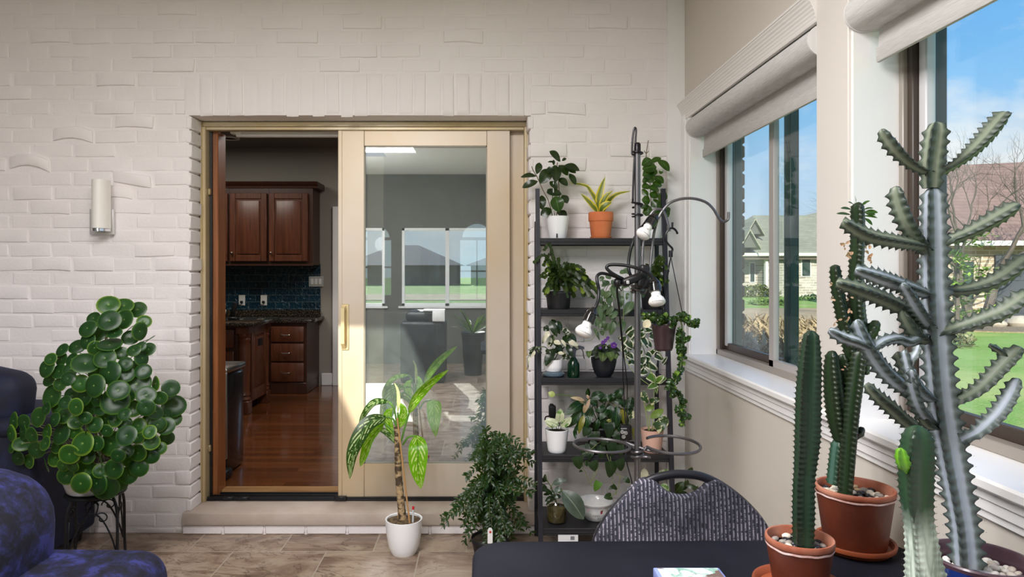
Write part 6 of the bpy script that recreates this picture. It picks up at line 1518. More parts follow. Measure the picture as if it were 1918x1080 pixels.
M_DKL = leaf_mat('deep_green_leaf', (24, 50, 28), col2=(38, 70, 34), vein=(70, 100, 56), rough=0.26, trans=0.12)
M_CRM = leaf_mat('cream_leaf', (222, 216, 188), blotch=(60, 96, 44), bscale=2.0, bthr=0.62, rough=0.35, trans=0.2)
fol = MB(); drk = MB(); crm = MB()
for i, a in enumerate([(322, 150, 342, 210, 52), (368, 106, 432, 262, 78), (440, 108, 476, 204, 50), (480, 188, 562, 246, 66), (540, 232, 622, 306, 66), (490, 258, 572, 334, 76), (362, 258, 342, 366, 66), (402, 376, 320, 548, 104), (384, 398, 462, 362, 66), (482, 446, 544, 484, 56), (520, 330, 590, 470, 60), (420, 330, 490, 420, 64), (352, 380, 332, 440, 60), (450, 300, 400, 380, 60), (330, 160, 306, 210, 50), (560, 390, 530, 470, 56)]):
    lv(drk if i % 3 else fol, KC, Y3_ - 0.03, *a)
for a in [(350, 206, 318, 284, 56), (400, 306, 472, 334, 56), (540, 312, 634, 352, 56), (440, 418, 502, 428, 40), (470, 290, 520, 360, 36), (556, 290, 640, 380, 50)]: lv(crm, KC, Y3_ - 0.05, *a)
for a in [(262, 366, 160, 404, 40), (206, 372, 152, 476, 36), (164, 440, 156, 545, 22), (258, 360, 250, 420, 30)]: lv(fol, KC, Y3_ - 0.12, *a)
lv(crm, KC, Y3_ - 0.13, 218, 398, 178, 466, 34)
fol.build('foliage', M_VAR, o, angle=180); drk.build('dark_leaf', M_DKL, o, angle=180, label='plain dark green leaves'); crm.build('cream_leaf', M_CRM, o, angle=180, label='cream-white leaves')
stems(o, M_STEM, [[KC(400, 480, Y3_), KC(400, 330, Y3_ - 0.02), KC(400, 200, Y3_ - 0.03)], [KC(390, 480, Y3_), KC(330, 370, Y3_ - 0.08), KC(262, 362, Y3_ - 0.12), KC(190, 380, Y3_ - 0.12)], [KC(410, 480, Y3_), KC(480, 350, Y3_ - 0.03), KC(540, 250, Y3_ - 0.03)]], 0.0025)
o = thing('spray_bottle', tuple(KC(592, 688, Y3_ - 0.03)), 'green glass spray bottle with grey trigger head on the third shelf', 'spray bottle')
M_GRNG = NT('green_bottle_glass'); t = M_GRNG; bsd = t.pbsdf(Roughness=0.06); t.set(bsd, 'Base Color', lin((16, 58, 34))); t.set(bsd, 'Transmission Weight', 0.55); t.set(bsd, 'IOR', 1.3); t.set(bsd, 'Coat Weight', 0.4); M_GRNG = t.done(bsd)
Ys_ = Y3_ - 0.03; xb_ = XX(960 + 592 / 5.184, Ys_); rB = 59 / 5.184 / F * Ys_; hb = ZZ(580 + 432 / 5.184, Ys_) - z3
mb = MB(); mb.lathe([(0, 0.001), (rB * 0.92, 0.001), (rB, 0.008), (rB, hb * 0.55), (rB * 0.93, hb * 0.63), (rB * 0.5, hb * 0.82), (rB * 0.30, hb * 0.90), (rB * 0.30, hb)], (xb_, Ys_, z3), 36); bt = mb.build('bottle', M_GRNG, o)
mb = MB(); mb.tube([(xb_ + 0.004, Ys_, z3 + 0.01), (xb_, Ys_, z3 + hb)], 0.0025, 6); mb.build('dip_tube', M_PLATE, bt)
M_SPH = mat('spray_head_grey', (64, 66, 76), 0.35, coat=0.3)
mb = MB(); mb.lathe([(rB * 0.36, 0.0), (rB * 0.36, 0.016), (rB * 0.26, 0.022)], (xb_, Ys_, z3 + hb - 0.012), 20); hz0 = z3 + hb
pr = [KC(*q, Ys_) for q in ((562, 392), (568, 372), (600, 352), (650, 346), (692, 356), (696, 370), (690, 382), (640, 380), (616, 394), (612, 420), (578, 420), (580, 396))]
mb.prism(pr, (0, -0.011, 0), (0, 0.011, 0)); hd_ = mb.build('spray_head', M_SPH, o)
mb = MB(); mb.tube(smooth([KC(668, 376, Ys_), KC(684, 405, Ys_), KC(688, 440, Ys_), KC(698, 474, Ys_)], 5), 0.0032, 6); mb.build('trigger', M_SPH, hd_)
o = thing('potted_violet', tuple(KC(890, 684, Y3_)), 'purple-flowered African violet in a rounded black pot on the third shelf', 'potted plant', GP)
pot(o, 960 + 886 / 5.184, 580 + 462 / 5.184, 124 / 5.184, 78 / 5.184, z3 + 0.004, Y3_, mat('matte_black_pot', (24, 27, 33), 0.55), [(0, 0), (0.15, 0.3), (0.5, 0.72), (0.8, 0.95), (1, 1)], soil=M_SOIL)
M_VIO = leaf_mat('violet_leaf', (34, 48, 28), col2=(52, 70, 36), vein=(84, 104, 60), rough=0.6, trans=0.15); M_VIOL = leaf_mat('violet_light_leaf', (70, 100, 44), col2=(120, 146, 72), vein=(150, 170, 100), rough=0.6, trans=0.2)
DENS = 0.0
fol = MB(); lt = MB()
for i, a in enumerate([(860, 380, 770, 420, 80), (850, 400, 730, 440, 76), (900, 370, 820, 350, 76), (880, 400, 800, 470, 84), (920, 400, 1000, 400, 84), (930, 410, 1040, 440, 80), (940, 380, 1050, 400, 70), (890, 380, 900, 460, 80), (930, 380, 980, 350, 70), (850, 370, 790, 372, 60), (900, 360, 870, 345, 60), (960, 420, 1010, 450, 70)]): lv(fol, KC, Y3_ - 0.05, *a, prof='heart', arch=0.2)
for a in [(880, 420, 868, 505, 96), (940, 410, 958, 500, 88), (740, 400, 742, 470, 60), (990, 440, 1010, 480, 60)]: lv(fol, KC, Y3_ - 0.09, *a, prof='heart', arch=0.2, dt=-0.3, m=1)
fol.build('foliage', [M_VIO, M_VIOL], o, angle=180)
M_PURP = mat('violet_petal', (72, 22, 116), 0.6, col2=(96, 36, 140), nscale=40); M_YEL = mat('violet_eye', (230, 200, 60), 0.6)
for cx_, cy_, s_ in ((982, 342, 34), (878, 316, 22), (925, 272, 18), (902, 296, 20), (852, 368, 16)):
    mb = MB(); c = KC(cx_, cy_, Y3_ - 0.09); rr_ = KC.w(s_, Y3_)
    for k in range(5):
        a = 2 * math.pi * k / 5 + s_; d = V((math.cos(a), -0.1, math.sin(a))); mb.leaf([c, c + d * rr_ * 0.5 + V((0, -0.003, 0)), c + d * rr_], rr_ * 0.95, 'ellip', (0, -1, 0.1), 0.05, 5)
    fl = mb.build('flower', M_PURP, o, angle=180)
    mb = MB(); mb.ball(c + V((0, -0.004, 0)), rr_ * 0.13, n=8); mb.build('flower_eye', M_YEL, fl)
stems(o, M_STEM, [[KC(890, 400, Y3_ - 0.05), KC(880, 350, Y3_ - 0.08), KC(cx_, cy_ + 10, Y3_ - 0.088)] for cx_, cy_ in ((982, 342), (878, 316), (925, 272))], 0.0016, 'flower_stalk')
DENS = 0.75
o = thing('potted_pothos', tuple(KC(1300, 684, Y3_)), 'white-edged trailing pothos behind the pole at the window end of the third shelf', 'potted plant', GP)
pot(o, 960 + 1300 / 5.184, 580 + 470 / 5.184, 104 / 5.184, 84 / 5.184, z3 + 0.001, Y3_ + 0.02, M_POTW, soil=M_SOIL)
M_NJ = leaf_mat('white_edged_leaf', (46, 80, 40), margin=(226, 224, 200), mw=0.34, col2=(62, 100, 48), rough=0.3, trans=0.2)
M_NJ2 = leaf_mat('lime_edged_leaf', (84, 128, 44), margin=(232, 230, 190), mw=0.3, col2=(110, 150, 56), rough=0.3, trans=0.3)
fol = MB(); lt = MB(); Yp = 3.50
for a in [(1112, 300, 1166, 378, 96), (1062, 300, 1104, 258, 76), (1128, 258, 1192, 188, 76), (1130, 436, 1172, 474, 76), (1150, 498, 1192, 524, 72), (1288, 200, 1362, 204, 74), (1268, 286, 1314, 374, 84), (1312, 316, 1352, 364, 74), (1340, 246, 1388, 284, 84), (1290, 468, 1322, 536, 94), (1308, 526, 1404, 586, 88), (1248, 596, 1314, 614, 96), (1250, 500, 1292, 458, 84), (1380, 368, 1444, 404, 64), (1388, 446, 1454, 486, 66), (1452, 518, 1504, 452, 34), (1218, 424, 1264, 398, 74), (1070, 378, 1114, 424, 64), (1248, 250, 1292, 218, 66), (1160, 300, 1210, 260, 80), (1090, 340, 1064, 400, 60), (1180, 380, 1230, 340, 80), (1350, 420, 1400, 380, 60), (1320, 200, 1290, 160, 70), (1180, 220, 1240, 190, 70), (1220, 300, 1250, 360, 70), (1110, 470, 1140, 430, 50), (1300, 420, 1350, 460, 70), (1230, 560, 1270, 540, 70)]: lv(fol, KC, Yp, *a, prof='heart', arch=0.1)
for a in [(1318, 636, 1392, 704, 108), (1398, 694, 1474, 638, 64), (1400, 716, 1308, 764, 74), (1400, 694, 1458, 706, 44), (1392, 760, 1400, 820, 30)]: lv(fol, KC, Yp - 0.07, *a, prof='heart', m=1)
fol.build('foliage', [M_NJ, M_NJ2], o, angle=180)
stems(o, mat('pothos_stem', (130, 150, 84), 0.5), [[KC(1300, 470, Y3_ + 0.02), KC(1250, 330, Yp), KC(1150, 290, Yp), KC(1070, 320, Yp)], [KC(1080, 440, Yp), KC(1130, 540, Yp - 0.02), KC(1190, 620, Yp - 0.05), KC(1260, 680, Yp - 0.07), KC(1330, 730, Yp - 0.07)], [KC(1300, 470, Y3_), KC(1340, 580, Yp - 0.06), KC(1380, 680, Yp - 0.07), KC(1378, 790, Yp - 0.07), KD(1370, 215, Yp - 0.07)], [KC(1320, 470, Y3_), KC(1400, 400, Yp), KC(1470, 480, Yp)]], 0.002)

# ------------------------------------------------------------------ fourth tier
DENS = 0.0
z4 = SHZ[3]; Y4_ = 3.54
M_MARB = leaf_mat('marbled_leaf', (104, 146, 72), blotch=(228, 232, 196), bscale=2.5, bthr=0.5, vein=(120, 160, 80), rough=0.35, trans=0.25)
o = thing('potted_pothos', tuple(KD(430, 790, Y4_)), 'small pale marbled pothos in a white swirled pot on the fourth shelf', 'potted plant', GP)
pot(o, 960 + 430 / 5.184, 700 + 534 / 5.184, 115 / 5.184, 86 / 5.184, z4 + 0.001, Y4_, M_POTW, [(0, 0)] + [(i / 14, i / 14 + 0.035 * math.sin(i * 2.6)) for i in range(1, 14)] + [(1, 1)], soil=M_SOIL)
fol = MB()
for a in [(452, 470, 464, 334, 96), (448, 496, 310, 452, 92), (404, 516, 318, 480, 56), (468, 514, 574, 420, 84), (410, 470, 430, 450, 60), (440, 500, 380, 500, 50)]: lv(fol, KD, Y4_ - 0.03, *a, dt=-0.1)
fol.build('foliage', M_MARB, o, angle=180)
stems(o, M_STEM, [[KD(440, 545, Y4_), KD(450, 500, Y4_ - 0.02), KD(452, 468, Y4_ - 0.03)], [KD(400, 545, Y4_), KD(380, 520, Y4_ - 0.03)], [KD(470, 545, Y4_), KD(470, 512, Y4_ - 0.03)], [KD(420, 545, Y4_), KD(440, 490, Y4_ - 0.03)]], 0.002)
M_POTP = mat('pink_pot', (222, 178, 160), 0.5)
o = thing('potted_pothos', tuple(KD(1350, 790, Y4_)), 'green and cream pothos in a pale pink pot on the fourth shelf', 'potted plant', GP)
pot(o, 960 + 1355 / 5.184, 700 + 536 / 5.184, 110 / 5.184, 86 / 5.184, z4 + 0.001, Y4_, M_POTP, [(0, 0)] + [(i / 14, i / 14 + 0.03 * math.sin(i * 2.4)) for i in range(1, 14)] + [(1, 1)], soil=M_SOIL)
fol = MB(); lt = MB()
for a in [(1300, 352, 1376, 298, 76), (1340, 424, 1470, 342, 84), (1288, 350, 1330, 310, 60), (1380, 420, 1440, 380, 60)]: lv(fol, KD, Y4_ - 0.03, *a)
for a in [(1390, 532, 1518, 452, 118), (1246, 180, 1314, 292, 86), (1338, 276, 1432, 240, 70), (1420, 420, 1520, 440, 60), (1190, 380, 1130, 430, 70)]: lv(fol, KD, Y4_ - 0.05, *a, prof='heart', m=1)
fol.build('foliage', [leaf_mat('lime_leaf', (120, 156, 60), col2=(150, 180, 80), vein=(170, 190, 110), rough=0.3, trans=0.3), leaf_mat('cream_splashed', (60, 100, 44), blotch=(226, 220, 176), bscale=2, bthr=0.52, rough=0.3, trans=0.2)], o, angle=180)
stems(o, mat('pale_stem', (168, 186, 112), 0.45), [[KD(1330, 545, Y4_), KD(1328, 400, Y4_ - 0.02)], [KD(1350, 545, Y4_), KD(1365, 470, Y4_ - 0.03), KD(1345, 424, Y4_ - 0.03)], [KD(1360, 545, Y4_), KD(1400, 490, Y4_ - 0.03), KD(1410, 440, Y4_ - 0.04)], [KD(1320, 545, Y4_), KD(1300, 400, Y4_ - 0.03), KD(1280, 280, Y4_ - 0.05)]], 0.0026)
DENS = 0.85
o = thing('potted_peace_lily', tuple(KD(850, 790, 3.62)), 'big dark green lily-leaved plant filling the middle of the fourth shelf', 'potted plant', GP)
pot(o, 960 + 860 / 5.184, 700 + 500 / 5.184, 150 / 5.184, 120 / 5.184, z4 + 0.001, 3.63, M_POTK, rim=0.012, soil=M_SOIL)
M_PL = leaf_mat('lily_leaf', (20, 62, 24), col2=(34, 88, 30), vein=(60, 120, 50), rough=0.24, trans=0.18, veins=1); M_PLY = leaf_mat('yellowing_leaf', (120, 130, 40), col2=(168, 150, 50), vein=(150, 160, 70), rough=0.35, trans=0.3)
fol = MB(); yl = MB(); Yl = 3.55
for a in [(690, 280, 512, 402, 96), (664, 360, 518, 524, 96), (772, 326, 690, 566, 110), (832, 440, 798, 554, 76), (904, 326, 798, 364, 66), (934, 326, 848, 448, 88), (1012, 316, 992, 540, 110), (980, 258, 1114, 292, 64), (1050, 296, 1186, 312, 78), (764, 232, 886, 186, 100), (986, 254, 1066, 136, 88), (600, 540, 612, 636, 44), (1110, 246, 1196, 262, 66), (860, 250, 960, 220, 80), (820, 300, 740, 250, 70), (880, 300, 860, 420, 90), (960, 300, 940, 440, 90), (740, 300, 640, 470, 80), (1060, 380, 1120, 500, 80), (700, 420, 590, 560, 70), (1100, 320, 1180, 420, 80), (900, 420, 880, 540, 80), (1000, 430, 1040, 560, 80), (820, 200, 880, 280, 70), (940, 240, 1000, 190, 60), (730, 230, 724, 146, 38), (1120, 300, 1160, 380, 70), (640, 300, 560, 340, 70)]: lv(fol, KD, Yl, *a, wav=0.012)
for a in [(1060, 344, 1084, 484, 80), (694, 400, 640, 586, 60), (990, 500, 1000, 590, 50), (960, 460, 910, 450, 40), (1170, 520, 1180, 640, 36)]: lv(yl, KD, Yl - 0.02, *a)
fol.build('foliage', M_PL, o, angle=180); yl.build('yellow_leaf', M_PLY, o, angle=180, label='yellowing older leaves')
DENS = 0.0
mb = MB()
for a in [(700, 258, 560, 228, 44), (640, 240, 690, 290, 40), (750, 240, 700, 380, 36), (740, 240, 720, 200, 30), (700, 300, 690, 380, 40)]: lv(mb, KD, Yl - 0.05, *a)
mb.build('faded_leaf', leaf_mat('faded_pink_leaf', (196, 160, 132), col2=(214, 196, 150), rough=0.5, trans=0.2), o, angle=180)
mb = MB(); lv(mb, KD, 3.50, 412, 210, 344, 180, 66, 'ovate', cup=0.3, dt=0); fl = mb.build('spathe', leaf_mat('spathe', (196, 216, 110), col2=(222, 232, 160), rough=0.4, trans=0.3), o, angle=180)
stems(o, M_STEM, [[KD(410, 205, 3.50), KD(520, 206, 3.52), KD(640, 240, 3.54), KD(760, 330, 3.58), KD(840, 500, 3.62)]] + [[KD(850, 500, 3.63), KD((850 + a) / 2, b - 30, 3.6), KD(a, b, Yl)] for a, b in ((690, 280), (772, 326), (904, 326), (1012, 316), (1050, 296), (764, 232), (986, 254))], 0.0026)
DENS = 0.4
o = thing('potted_heartleaf', tuple(KD(880, 790, 3.50)), 'heart-leaved vine spilling over the front of the fourth shelf', 'potted plant', GP)
pot(o, 960 + 880 / 5.184, 700 + 640 / 5.184, 92 / 5.184, 78 / 5.184, z4 + 0.001, 3.535, M_POTK, soil=M_SOIL)
M_HL = leaf_mat('heartleaf', (30, 62, 30), col2=(46, 84, 38), vein=(74, 110, 58), rough=0.35, trans=0.2, veins=1); M_HLB = leaf_mat('heartleaf_bright', (72, 120, 34), col2=(92, 140, 44), vein=(110, 150, 60), rough=0.35, trans=0.3)
fol = MB(); lt = MB(); Yv = 3.44
for a in [(922, 488, 934, 634, 112), (722, 520, 690, 610, 86), (802, 556, 812, 654, 96), (952, 656, 962, 806, 122), (762, 686, 728, 850, 122), (852, 686, 862, 836, 96), (1042, 686, 1052, 806, 86), (672, 690, 692, 790, 64), (1020, 600, 1060, 690, 80), (800, 650, 760, 720, 80), (900, 620, 870, 700, 90), (980, 560, 1020, 640, 80), (730, 560, 780, 620, 80)]: lv(fol, KD, Yv + 0.03, *a, prof='heart', dt=-0.1)
DENS = 0.0
for a in [(622, 798, 652, 926, 112), (772, 846, 804, 946, 112), (952, 846, 940, 1008, 142), (1032, 826, 1056, 944, 106), (730, 870, 690, 860, 60), (700, 800, 690, 760, 60)]: lv(fol, KD, Yv - 0.03, *a, prof='heart', dt=0.0)
for a in [(716, 262, 752, 294, 34), (724, 272, 692, 292, 30), (800, 206, 846, 246, 48), (712, 340, 656, 352, 56), (500, 156, 478, 168, 20)]: lv(fol, KE, Yv - 0.03, *a, prof='heart')
lv(lt, KE, Yv - 0.03, 622, 234, 588, 306, 62, 'heart', dt=0)
fol.build('foliage', M_HL, o, angle=180); lt.build('bright_leaf', M_HLB, o, angle=180)
stems(o, mat('vine_stem', (110, 120, 70), 0.5), [[KD(880, 640, 3.52), KD(800, 700, Yv), KD(690, 800, Yv - 0.02), KD(680, 900, Yv - 0.03), KE(525, 170, Yv - 0.03), KE(556, 242, Yv - 0.03), KE(600, 180, Yv - 0.03), KE(617, 130, Yv - 0.03)], [KD(830, 880, Yv), KE(612, 120, Yv - 0.02), KE(560, 250, Yv - 0.03), KE(600, 262, Yv - 0.03), KE(624, 236, Yv - 0.03)], [KD(950, 800, Yv), KE(716, 200, Yv - 0.02), KE(722, 262, Yv - 0.03), KE(745, 310, Yv - 0.03), KE(705, 345, Yv - 0.03)], [KD(1020, 960, Yv), KE(770, 210, Yv - 0.03), KE(765, 260, Yv - 0.03), KE(742, 330, Yv - 0.03)], [KD(880, 640, 3.52), KD(930, 820, Yv), KD(1000, 960, Yv - 0.02), KE(800, 205, Yv - 0.03)]], 0.0018)

# ------------------------------------------------------------------ bottom tier
z5 = SHZ[4]; Y5_ = 3.52
o = thing('jar_with_cutting', tuple(KE(317, 590, Y5_)), 'glass jar of moss with leafy cuttings on the bottom shelf', 'jar')
M_JAR = NT('jar_glass'); t = M_JAR; tr_ = t.n('ShaderNodeBsdfTransparent'); t.set(tr_, 'Color', (0.88, 0.86, 0.82, 1)); gl2 = t.n('ShaderNodeBsdfGlossy', Roughness=0.03); lw = t.n('ShaderNodeLayerWeight', Blend=0.5); fx_ = t.math('ADD', t.math('MULTIPLY', t.math('POWER', lw.outputs['Facing'], 3.0), 0.7), 0.10); mxs = t.n('ShaderNodeMixShader'); t.set(mxs, '0', fx_); t.t.links.new(tr_.outputs[0], mxs.inputs[1]); t.t.links.new(gl2.outputs[0], mxs.inputs[2]); M_JAR = t.done(mxs.outputs[0])
xj = XX(960 + 317 / 3.836, Y5_); rj = 72 / 3.836 / F * Y5_; hj = ZZ(840 + 352 / 3.836, Y5_) - z5
mb = MB(); mb.lathe([(0, 0.002), (rj * 0.92, 0.002), (rj, 0.01), (rj, hj * 0.74), (rj * 0.72, hj * 0.86), (rj * 0.70, hj * 0.97), (rj * 0.74, hj), (rj * 0.66, hj)], (xj, Y5_, z5 + 0.001), 32); mb.build('glass', M_JAR, o)
mb = MB(); mb.lathe([(0, 0.006), (rj * 0.9, 0.006), (rj * 0.95, 0.014), (rj * 0.95, hj * 0.64), (rj * 0.5, hj * 0.68), (0, hj * 0.66)], (xj, Y5_, z5 + 0.001), 28); mb.build('moss', mat('moss_soil', (66, 58, 28), 0.95, col2=(96, 88, 40), nscale=40, bump=0.8, bscale=60), o)
fol = MB(); gg = MB()
for a in [(288, 252, 388, 226, 56), (300, 290, 362, 306, 60)]: lv(gg, KE, Y5_ - 0.05, *a)
lv(gg, KE, Y5_ - 0.10, 356, 300, 512, 508, 118, 'ellip', dt=-0.15, fold=0.2)
for a in [(290, 330, 188, 262, 34), (270, 300, 180, 300, 24), (280, 340, 232, 380, 30), (290, 340, 236, 408, 26), (300, 340, 276, 384, 28), (280, 300, 300, 350, 40), (250, 290, 210, 250, 22), (230, 240, 236, 180, 30), (228, 240, 184, 196, 26), (300, 350, 350, 340, 40), (270, 320, 220, 330, 26), (250, 230, 224, 214, 26)]: lv(fol, KE, Y5_ - 0.04, *a)
gg.build('grey_green_leaf', leaf_mat('grey_leaf', (76, 92, 80), col2=(100, 116, 100), vein=(130, 146, 128), rough=0.35, trans=0.1), o, angle=180); fol.build('foliage', M_DKL, o, angle=180)
stems(o, M_STEM, [[KE(317, 400, Y5_), KE(290, 300, Y5_ - 0.03), KE(250, 230, Y5_ - 0.04), KE(236, 190, Y5_ - 0.04)], [KE(320, 400, Y5_), KE(310, 330, Y5_ - 0.04), KE(356, 300, Y5_ - 0.10)], [KE(315, 400, Y5_), KE(275, 290, Y5_ - 0.04), KE(288, 254, Y5_ - 0.05)]], 0.0024)
o = thing('painted_bowl', tuple(KE(595, 578, Y5_ + 0.05)), 'white painted flowerpot with pink and red motifs beside the moss jar', 'flowerpot')
Yw = 3.56; xw = XX(960 + 595 / 3.836, Yw)
def rw(d): return d / 3.836 / F * Yw
hw_ = ZZ(840 + 368 / 3.836, Yw) - z5
prw = [(0, 0.004), (rw(70), 0.004), (rw(76), 0.01), (rw(98), hw_ * 0.3), (rw(108), hw_ * 0.58), (rw(110), hw_ * 0.76), (rw(117), hw_ * 0.84), (rw(126), hw_ * 0.92), (rw(128), hw_ * 0.98), (rw(124), hw_), (rw(114), hw_ * 0.94), (rw(104), hw_ * 0.74), (rw(90), hw_ * 0.3), (0, hw_ * 0.14)]
mb = MB(); mb.lathe(prw, (xw, Yw, z5), 48); bw = mb.build('bowl', mat('bowl_glaze', (226, 224, 220), 0.2, coat=0.4, col2=(206, 208, 212), nscale=14), o)
def bowl_r(z):
    for (ra, za), (rb2, zb2) in zip(prw[1:9], prw[2:10]):
        if za <= z <= zb2: return ra + (rb2 - ra) * (z - za) / max(1e-6, zb2 - za)
    return prw[6][0]
def decal(name, m, shapes, inner=False):
    """shapes: polygons in crop-E pixels wrapped onto the bowl"""
    mb = MB()
    for pl_ in shapes:
        vs = []
        for (cx_, cy_) in pl_:
            zz = ZZ(840 + cy_ / 3.836, Yw - 0.09) - z5; r_ = bowl_r(zz) + 0.0007
            dx = XX(960 + cx_ / 3.836, Yw - 0.08) - xw
            a = math.asin(max(-0.98, min(0.98, dx / r_)))
            vs.append((xw + r_ * math.sin(a), Yw - r_ * math.cos(a), z5 + zz))
        mb.add(vs, [tuple(range(len(vs)))])
    return mb.build(name, m, bw, angle=180)
def E2(x, y): return (90 / 1 * 0 + (x / 9.815 + 90) * 3.836, (y / 9.818 + 60) * 3.836)   # from the close-up of the bowl
decal('pink_motif', mat('motif_pink', (232, 176, 200), 0.3), [[E2(445, 550), E2(545, 545), E2(520, 595), E2(450, 600)]])
decal('blue_motif', mat('motif_blue', (150, 168, 216), 0.3), [[E2(420, 660), E2(560, 680), E2(560, 694), E2(425, 688)], [E2(686, 712), E2(708, 708), E2(712, 728), E2(690, 736)]])
decal('flower_motif', mat('motif_red', (150, 44, 66), 0.3), [[E2(732, 590), E2(780, 578), E2(770, 628), E2(738, 632)]]); decal('leaf_motif', mat('motif_brown', (92, 62, 40), 0.3), [[E2(732, 570), E2(782, 560), E2(786, 580), E2(742, 586)], [E2(515, 850), E2(640, 815), E2(600, 850), E2(530, 866)]])
# lettering on the bowl
cu = bpy.data.curves.new('lettering', 'FONT'); cu.body = 'NATU'; cu.size = 0.014
to = bpy.data.objects.new('lettering_tmp', cu); C.objects.link(to)
me_ = bpy.data.meshes.new_from_object(to.evaluated_get(bpy.context.evaluated_depsgraph_get())); bpy.data.objects.remove(to)
mb = MB(); p0 = KE(*E2(612, 695), Yw - 0.095); zz0 = p0.z - z5; vs = []
for v_ in me_.vertices:
    zz = zz0 + v_.co.y; r_ = bowl_r(zz) + 0.0008; dx = p0.x - xw + v_.co.x * 0.85
    a = math.asin(max(-0.98, min(0.98, dx / r_))); vs.append((xw + r_ * math.sin(a), Yw - r_ * math.cos(a), z5 + zz))
mb.add(vs, [tuple(p.vertices) for p in me_.polygons]); bpy.data.meshes.remove(me_); mb.build('lettering', mat('letter_grey', (96, 96, 104), 0.5), bw, angle=180)
# small plants at the window end of the bottom shelf
o = thing('potted_pothos', tuple(KE(960, 570, 3.5)), 'cream-leaved little pothos on the bottom shelf seen over the chair back', 'potted plant', GP)
pot(o, 960 + 985 / 3.836, 840 + 380 / 3.836, 100 / 3.836, 80 / 3.836, z5 + 0.001, 3.56, M_POTW, soil=M_SOIL)
fol = MB(); crm = MB()
for a in [(1030, 196, 1126, 148, 44), (1060, 270, 1128, 300, 70), (1000, 330, 1040, 260, 70), (960, 340, 920, 300, 60), (1090, 290, 1140, 330, 50)]: lv(fol, KE, 3.54, *a)
for a in [(944, 232, 946, 136, 66), (970, 220, 1000, 190, 40)]: lv(crm, KE, 3.53, *a)
fol.build('foliage', M_MARB, o, angle=180); crm.build('cream_leaf', M_CRM, o, angle=180)
stems(o, M_STEM, [[KE(980, 385, 3.56), KE(965, 300, 3.55), KE(946, 228, 3.53)], [KE(990, 385, 3.56), KE(1010, 280, 3.55), KE(1032, 198, 3.54)], [KE(990, 385, 3.56), KE(1030, 300, 3.55), KE(1060, 270, 3.54)]], 0.002)
o = thing('potted_hoya', tuple(KE(1230, 570, 3.5)), 'dark broad-leaved plant at the window end of the bottom shelf, behind the chair', 'potted plant', GP)
pot(o, 960 + 1190 / 3.836, 840 + 390 / 3.836, 86 / 3.836, 70 / 3.836, z5 + 0.001, 3.56, M_POTK, soil=M_SOIL)
fol = MB()
for a in [(1160, 326, 1232, 236, 76), (1252, 180, 1292, 132, 46), (1240, 254, 1350, 296, 40), (1200, 340, 1260, 320, 60), (1300, 270, 1330, 300, 50), (1220, 300, 1260, 220, 50)]: lv(fol, KE, 3.52, *a)
fol.build('foliage', leaf_mat('olive_leaf', (44, 66, 40), col2=(74, 96, 48), vein=(100, 124, 70), rough=0.3, trans=0.2), o, angle=180)
stems(o, M_STEM, [[KE(1190, 400, 3.56), KE(1170, 350, 3.54), KE(1160, 326, 3.52)], [KE(1200, 400, 3.56), KE(1230, 270, 3.54), KE(1252, 180, 3.52)], [KE(1195, 400, 3.56), KE(1220, 280, 3.54), KE(1250, 252, 3.52), KE(1300, 268, 3.52)]], 0.002)

# ------------------------------------------------------------------ hanging basket with the curly vine
Yk = 2.66
o = thing('hanging_basket', tuple(KC(1470, 270, Yk)), 'purple-brown hanging pot with curly trailing leaves on the pole arm', 'hanging plant')
M_POTPU = mat('purple_brown_plastic', (60, 42, 46), 0.4, coat=0.15)
xk = XX(960 + 1468 / 5.184, Yk); pot(o, 960 + 1468 / 5.184, 580 + 142 / 5.184, 116 / 5.184, 82 / 5.184, ZZ(580 + 392 / 5.184, Yk), Yk, M_POTPU, [(0, 0), (0.06, 0.12), (0.84, 0.86), (0.86, 0.95), (1, 1)], soil=M_SOIL)
hk = cA(1224, 885, Yk)
mb = MB(); mb.tube(smooth([cA(1284, 905, Yk), cA(1272, 880, Yk), cA(1250, 862, Yk), cA(1222, 866, Yk), cA(1195, 900, Yk), cA(1188, 945, Yk), cA(1212, 985, Yk), cA(1244, 1020, Yk), cA(1236, 1050, Yk), cB(1535, 160, Yk)], 5), 0.007, 8, flat=0.6); mb.tube([cA(1243, 862, Yk), cA(1244, 815, Yk)], 0.004, 8); mb.tube([cB(1536, 150, Yk), cB(1536, 215, Yk)], 0.008, 8); mb.build('hanger_hook', M_HOOK, o)
rk = 112 / 5.184 / F * Yk; zk = ZZ(580 + 146 / 5.184, Yk)
top_ = cB(1536, 210, Yk)
mb = MB()
for a in (-160, -20, 90): mb.tube([top_, V((xk + rk * math.cos(math.radians(a)) + (0.035 if a == -20 else 0), Yk + rk * math.sin(math.radians(a)), zk))], 0.0018, 5)
mb.build('hanger_wire', M_HOOK, o)
M_CURL = leaf_mat('curly_leaf', (34, 70, 26), col2=(64, 108, 36), vein=(110, 140, 60), rough=0.24, trans=0.15)
M_CURLL = leaf_mat('curly_leaf_light', (110, 150, 50), col2=(140, 170, 70), rough=0.3, trans=0.25)
fol = MB(); lt = MB()
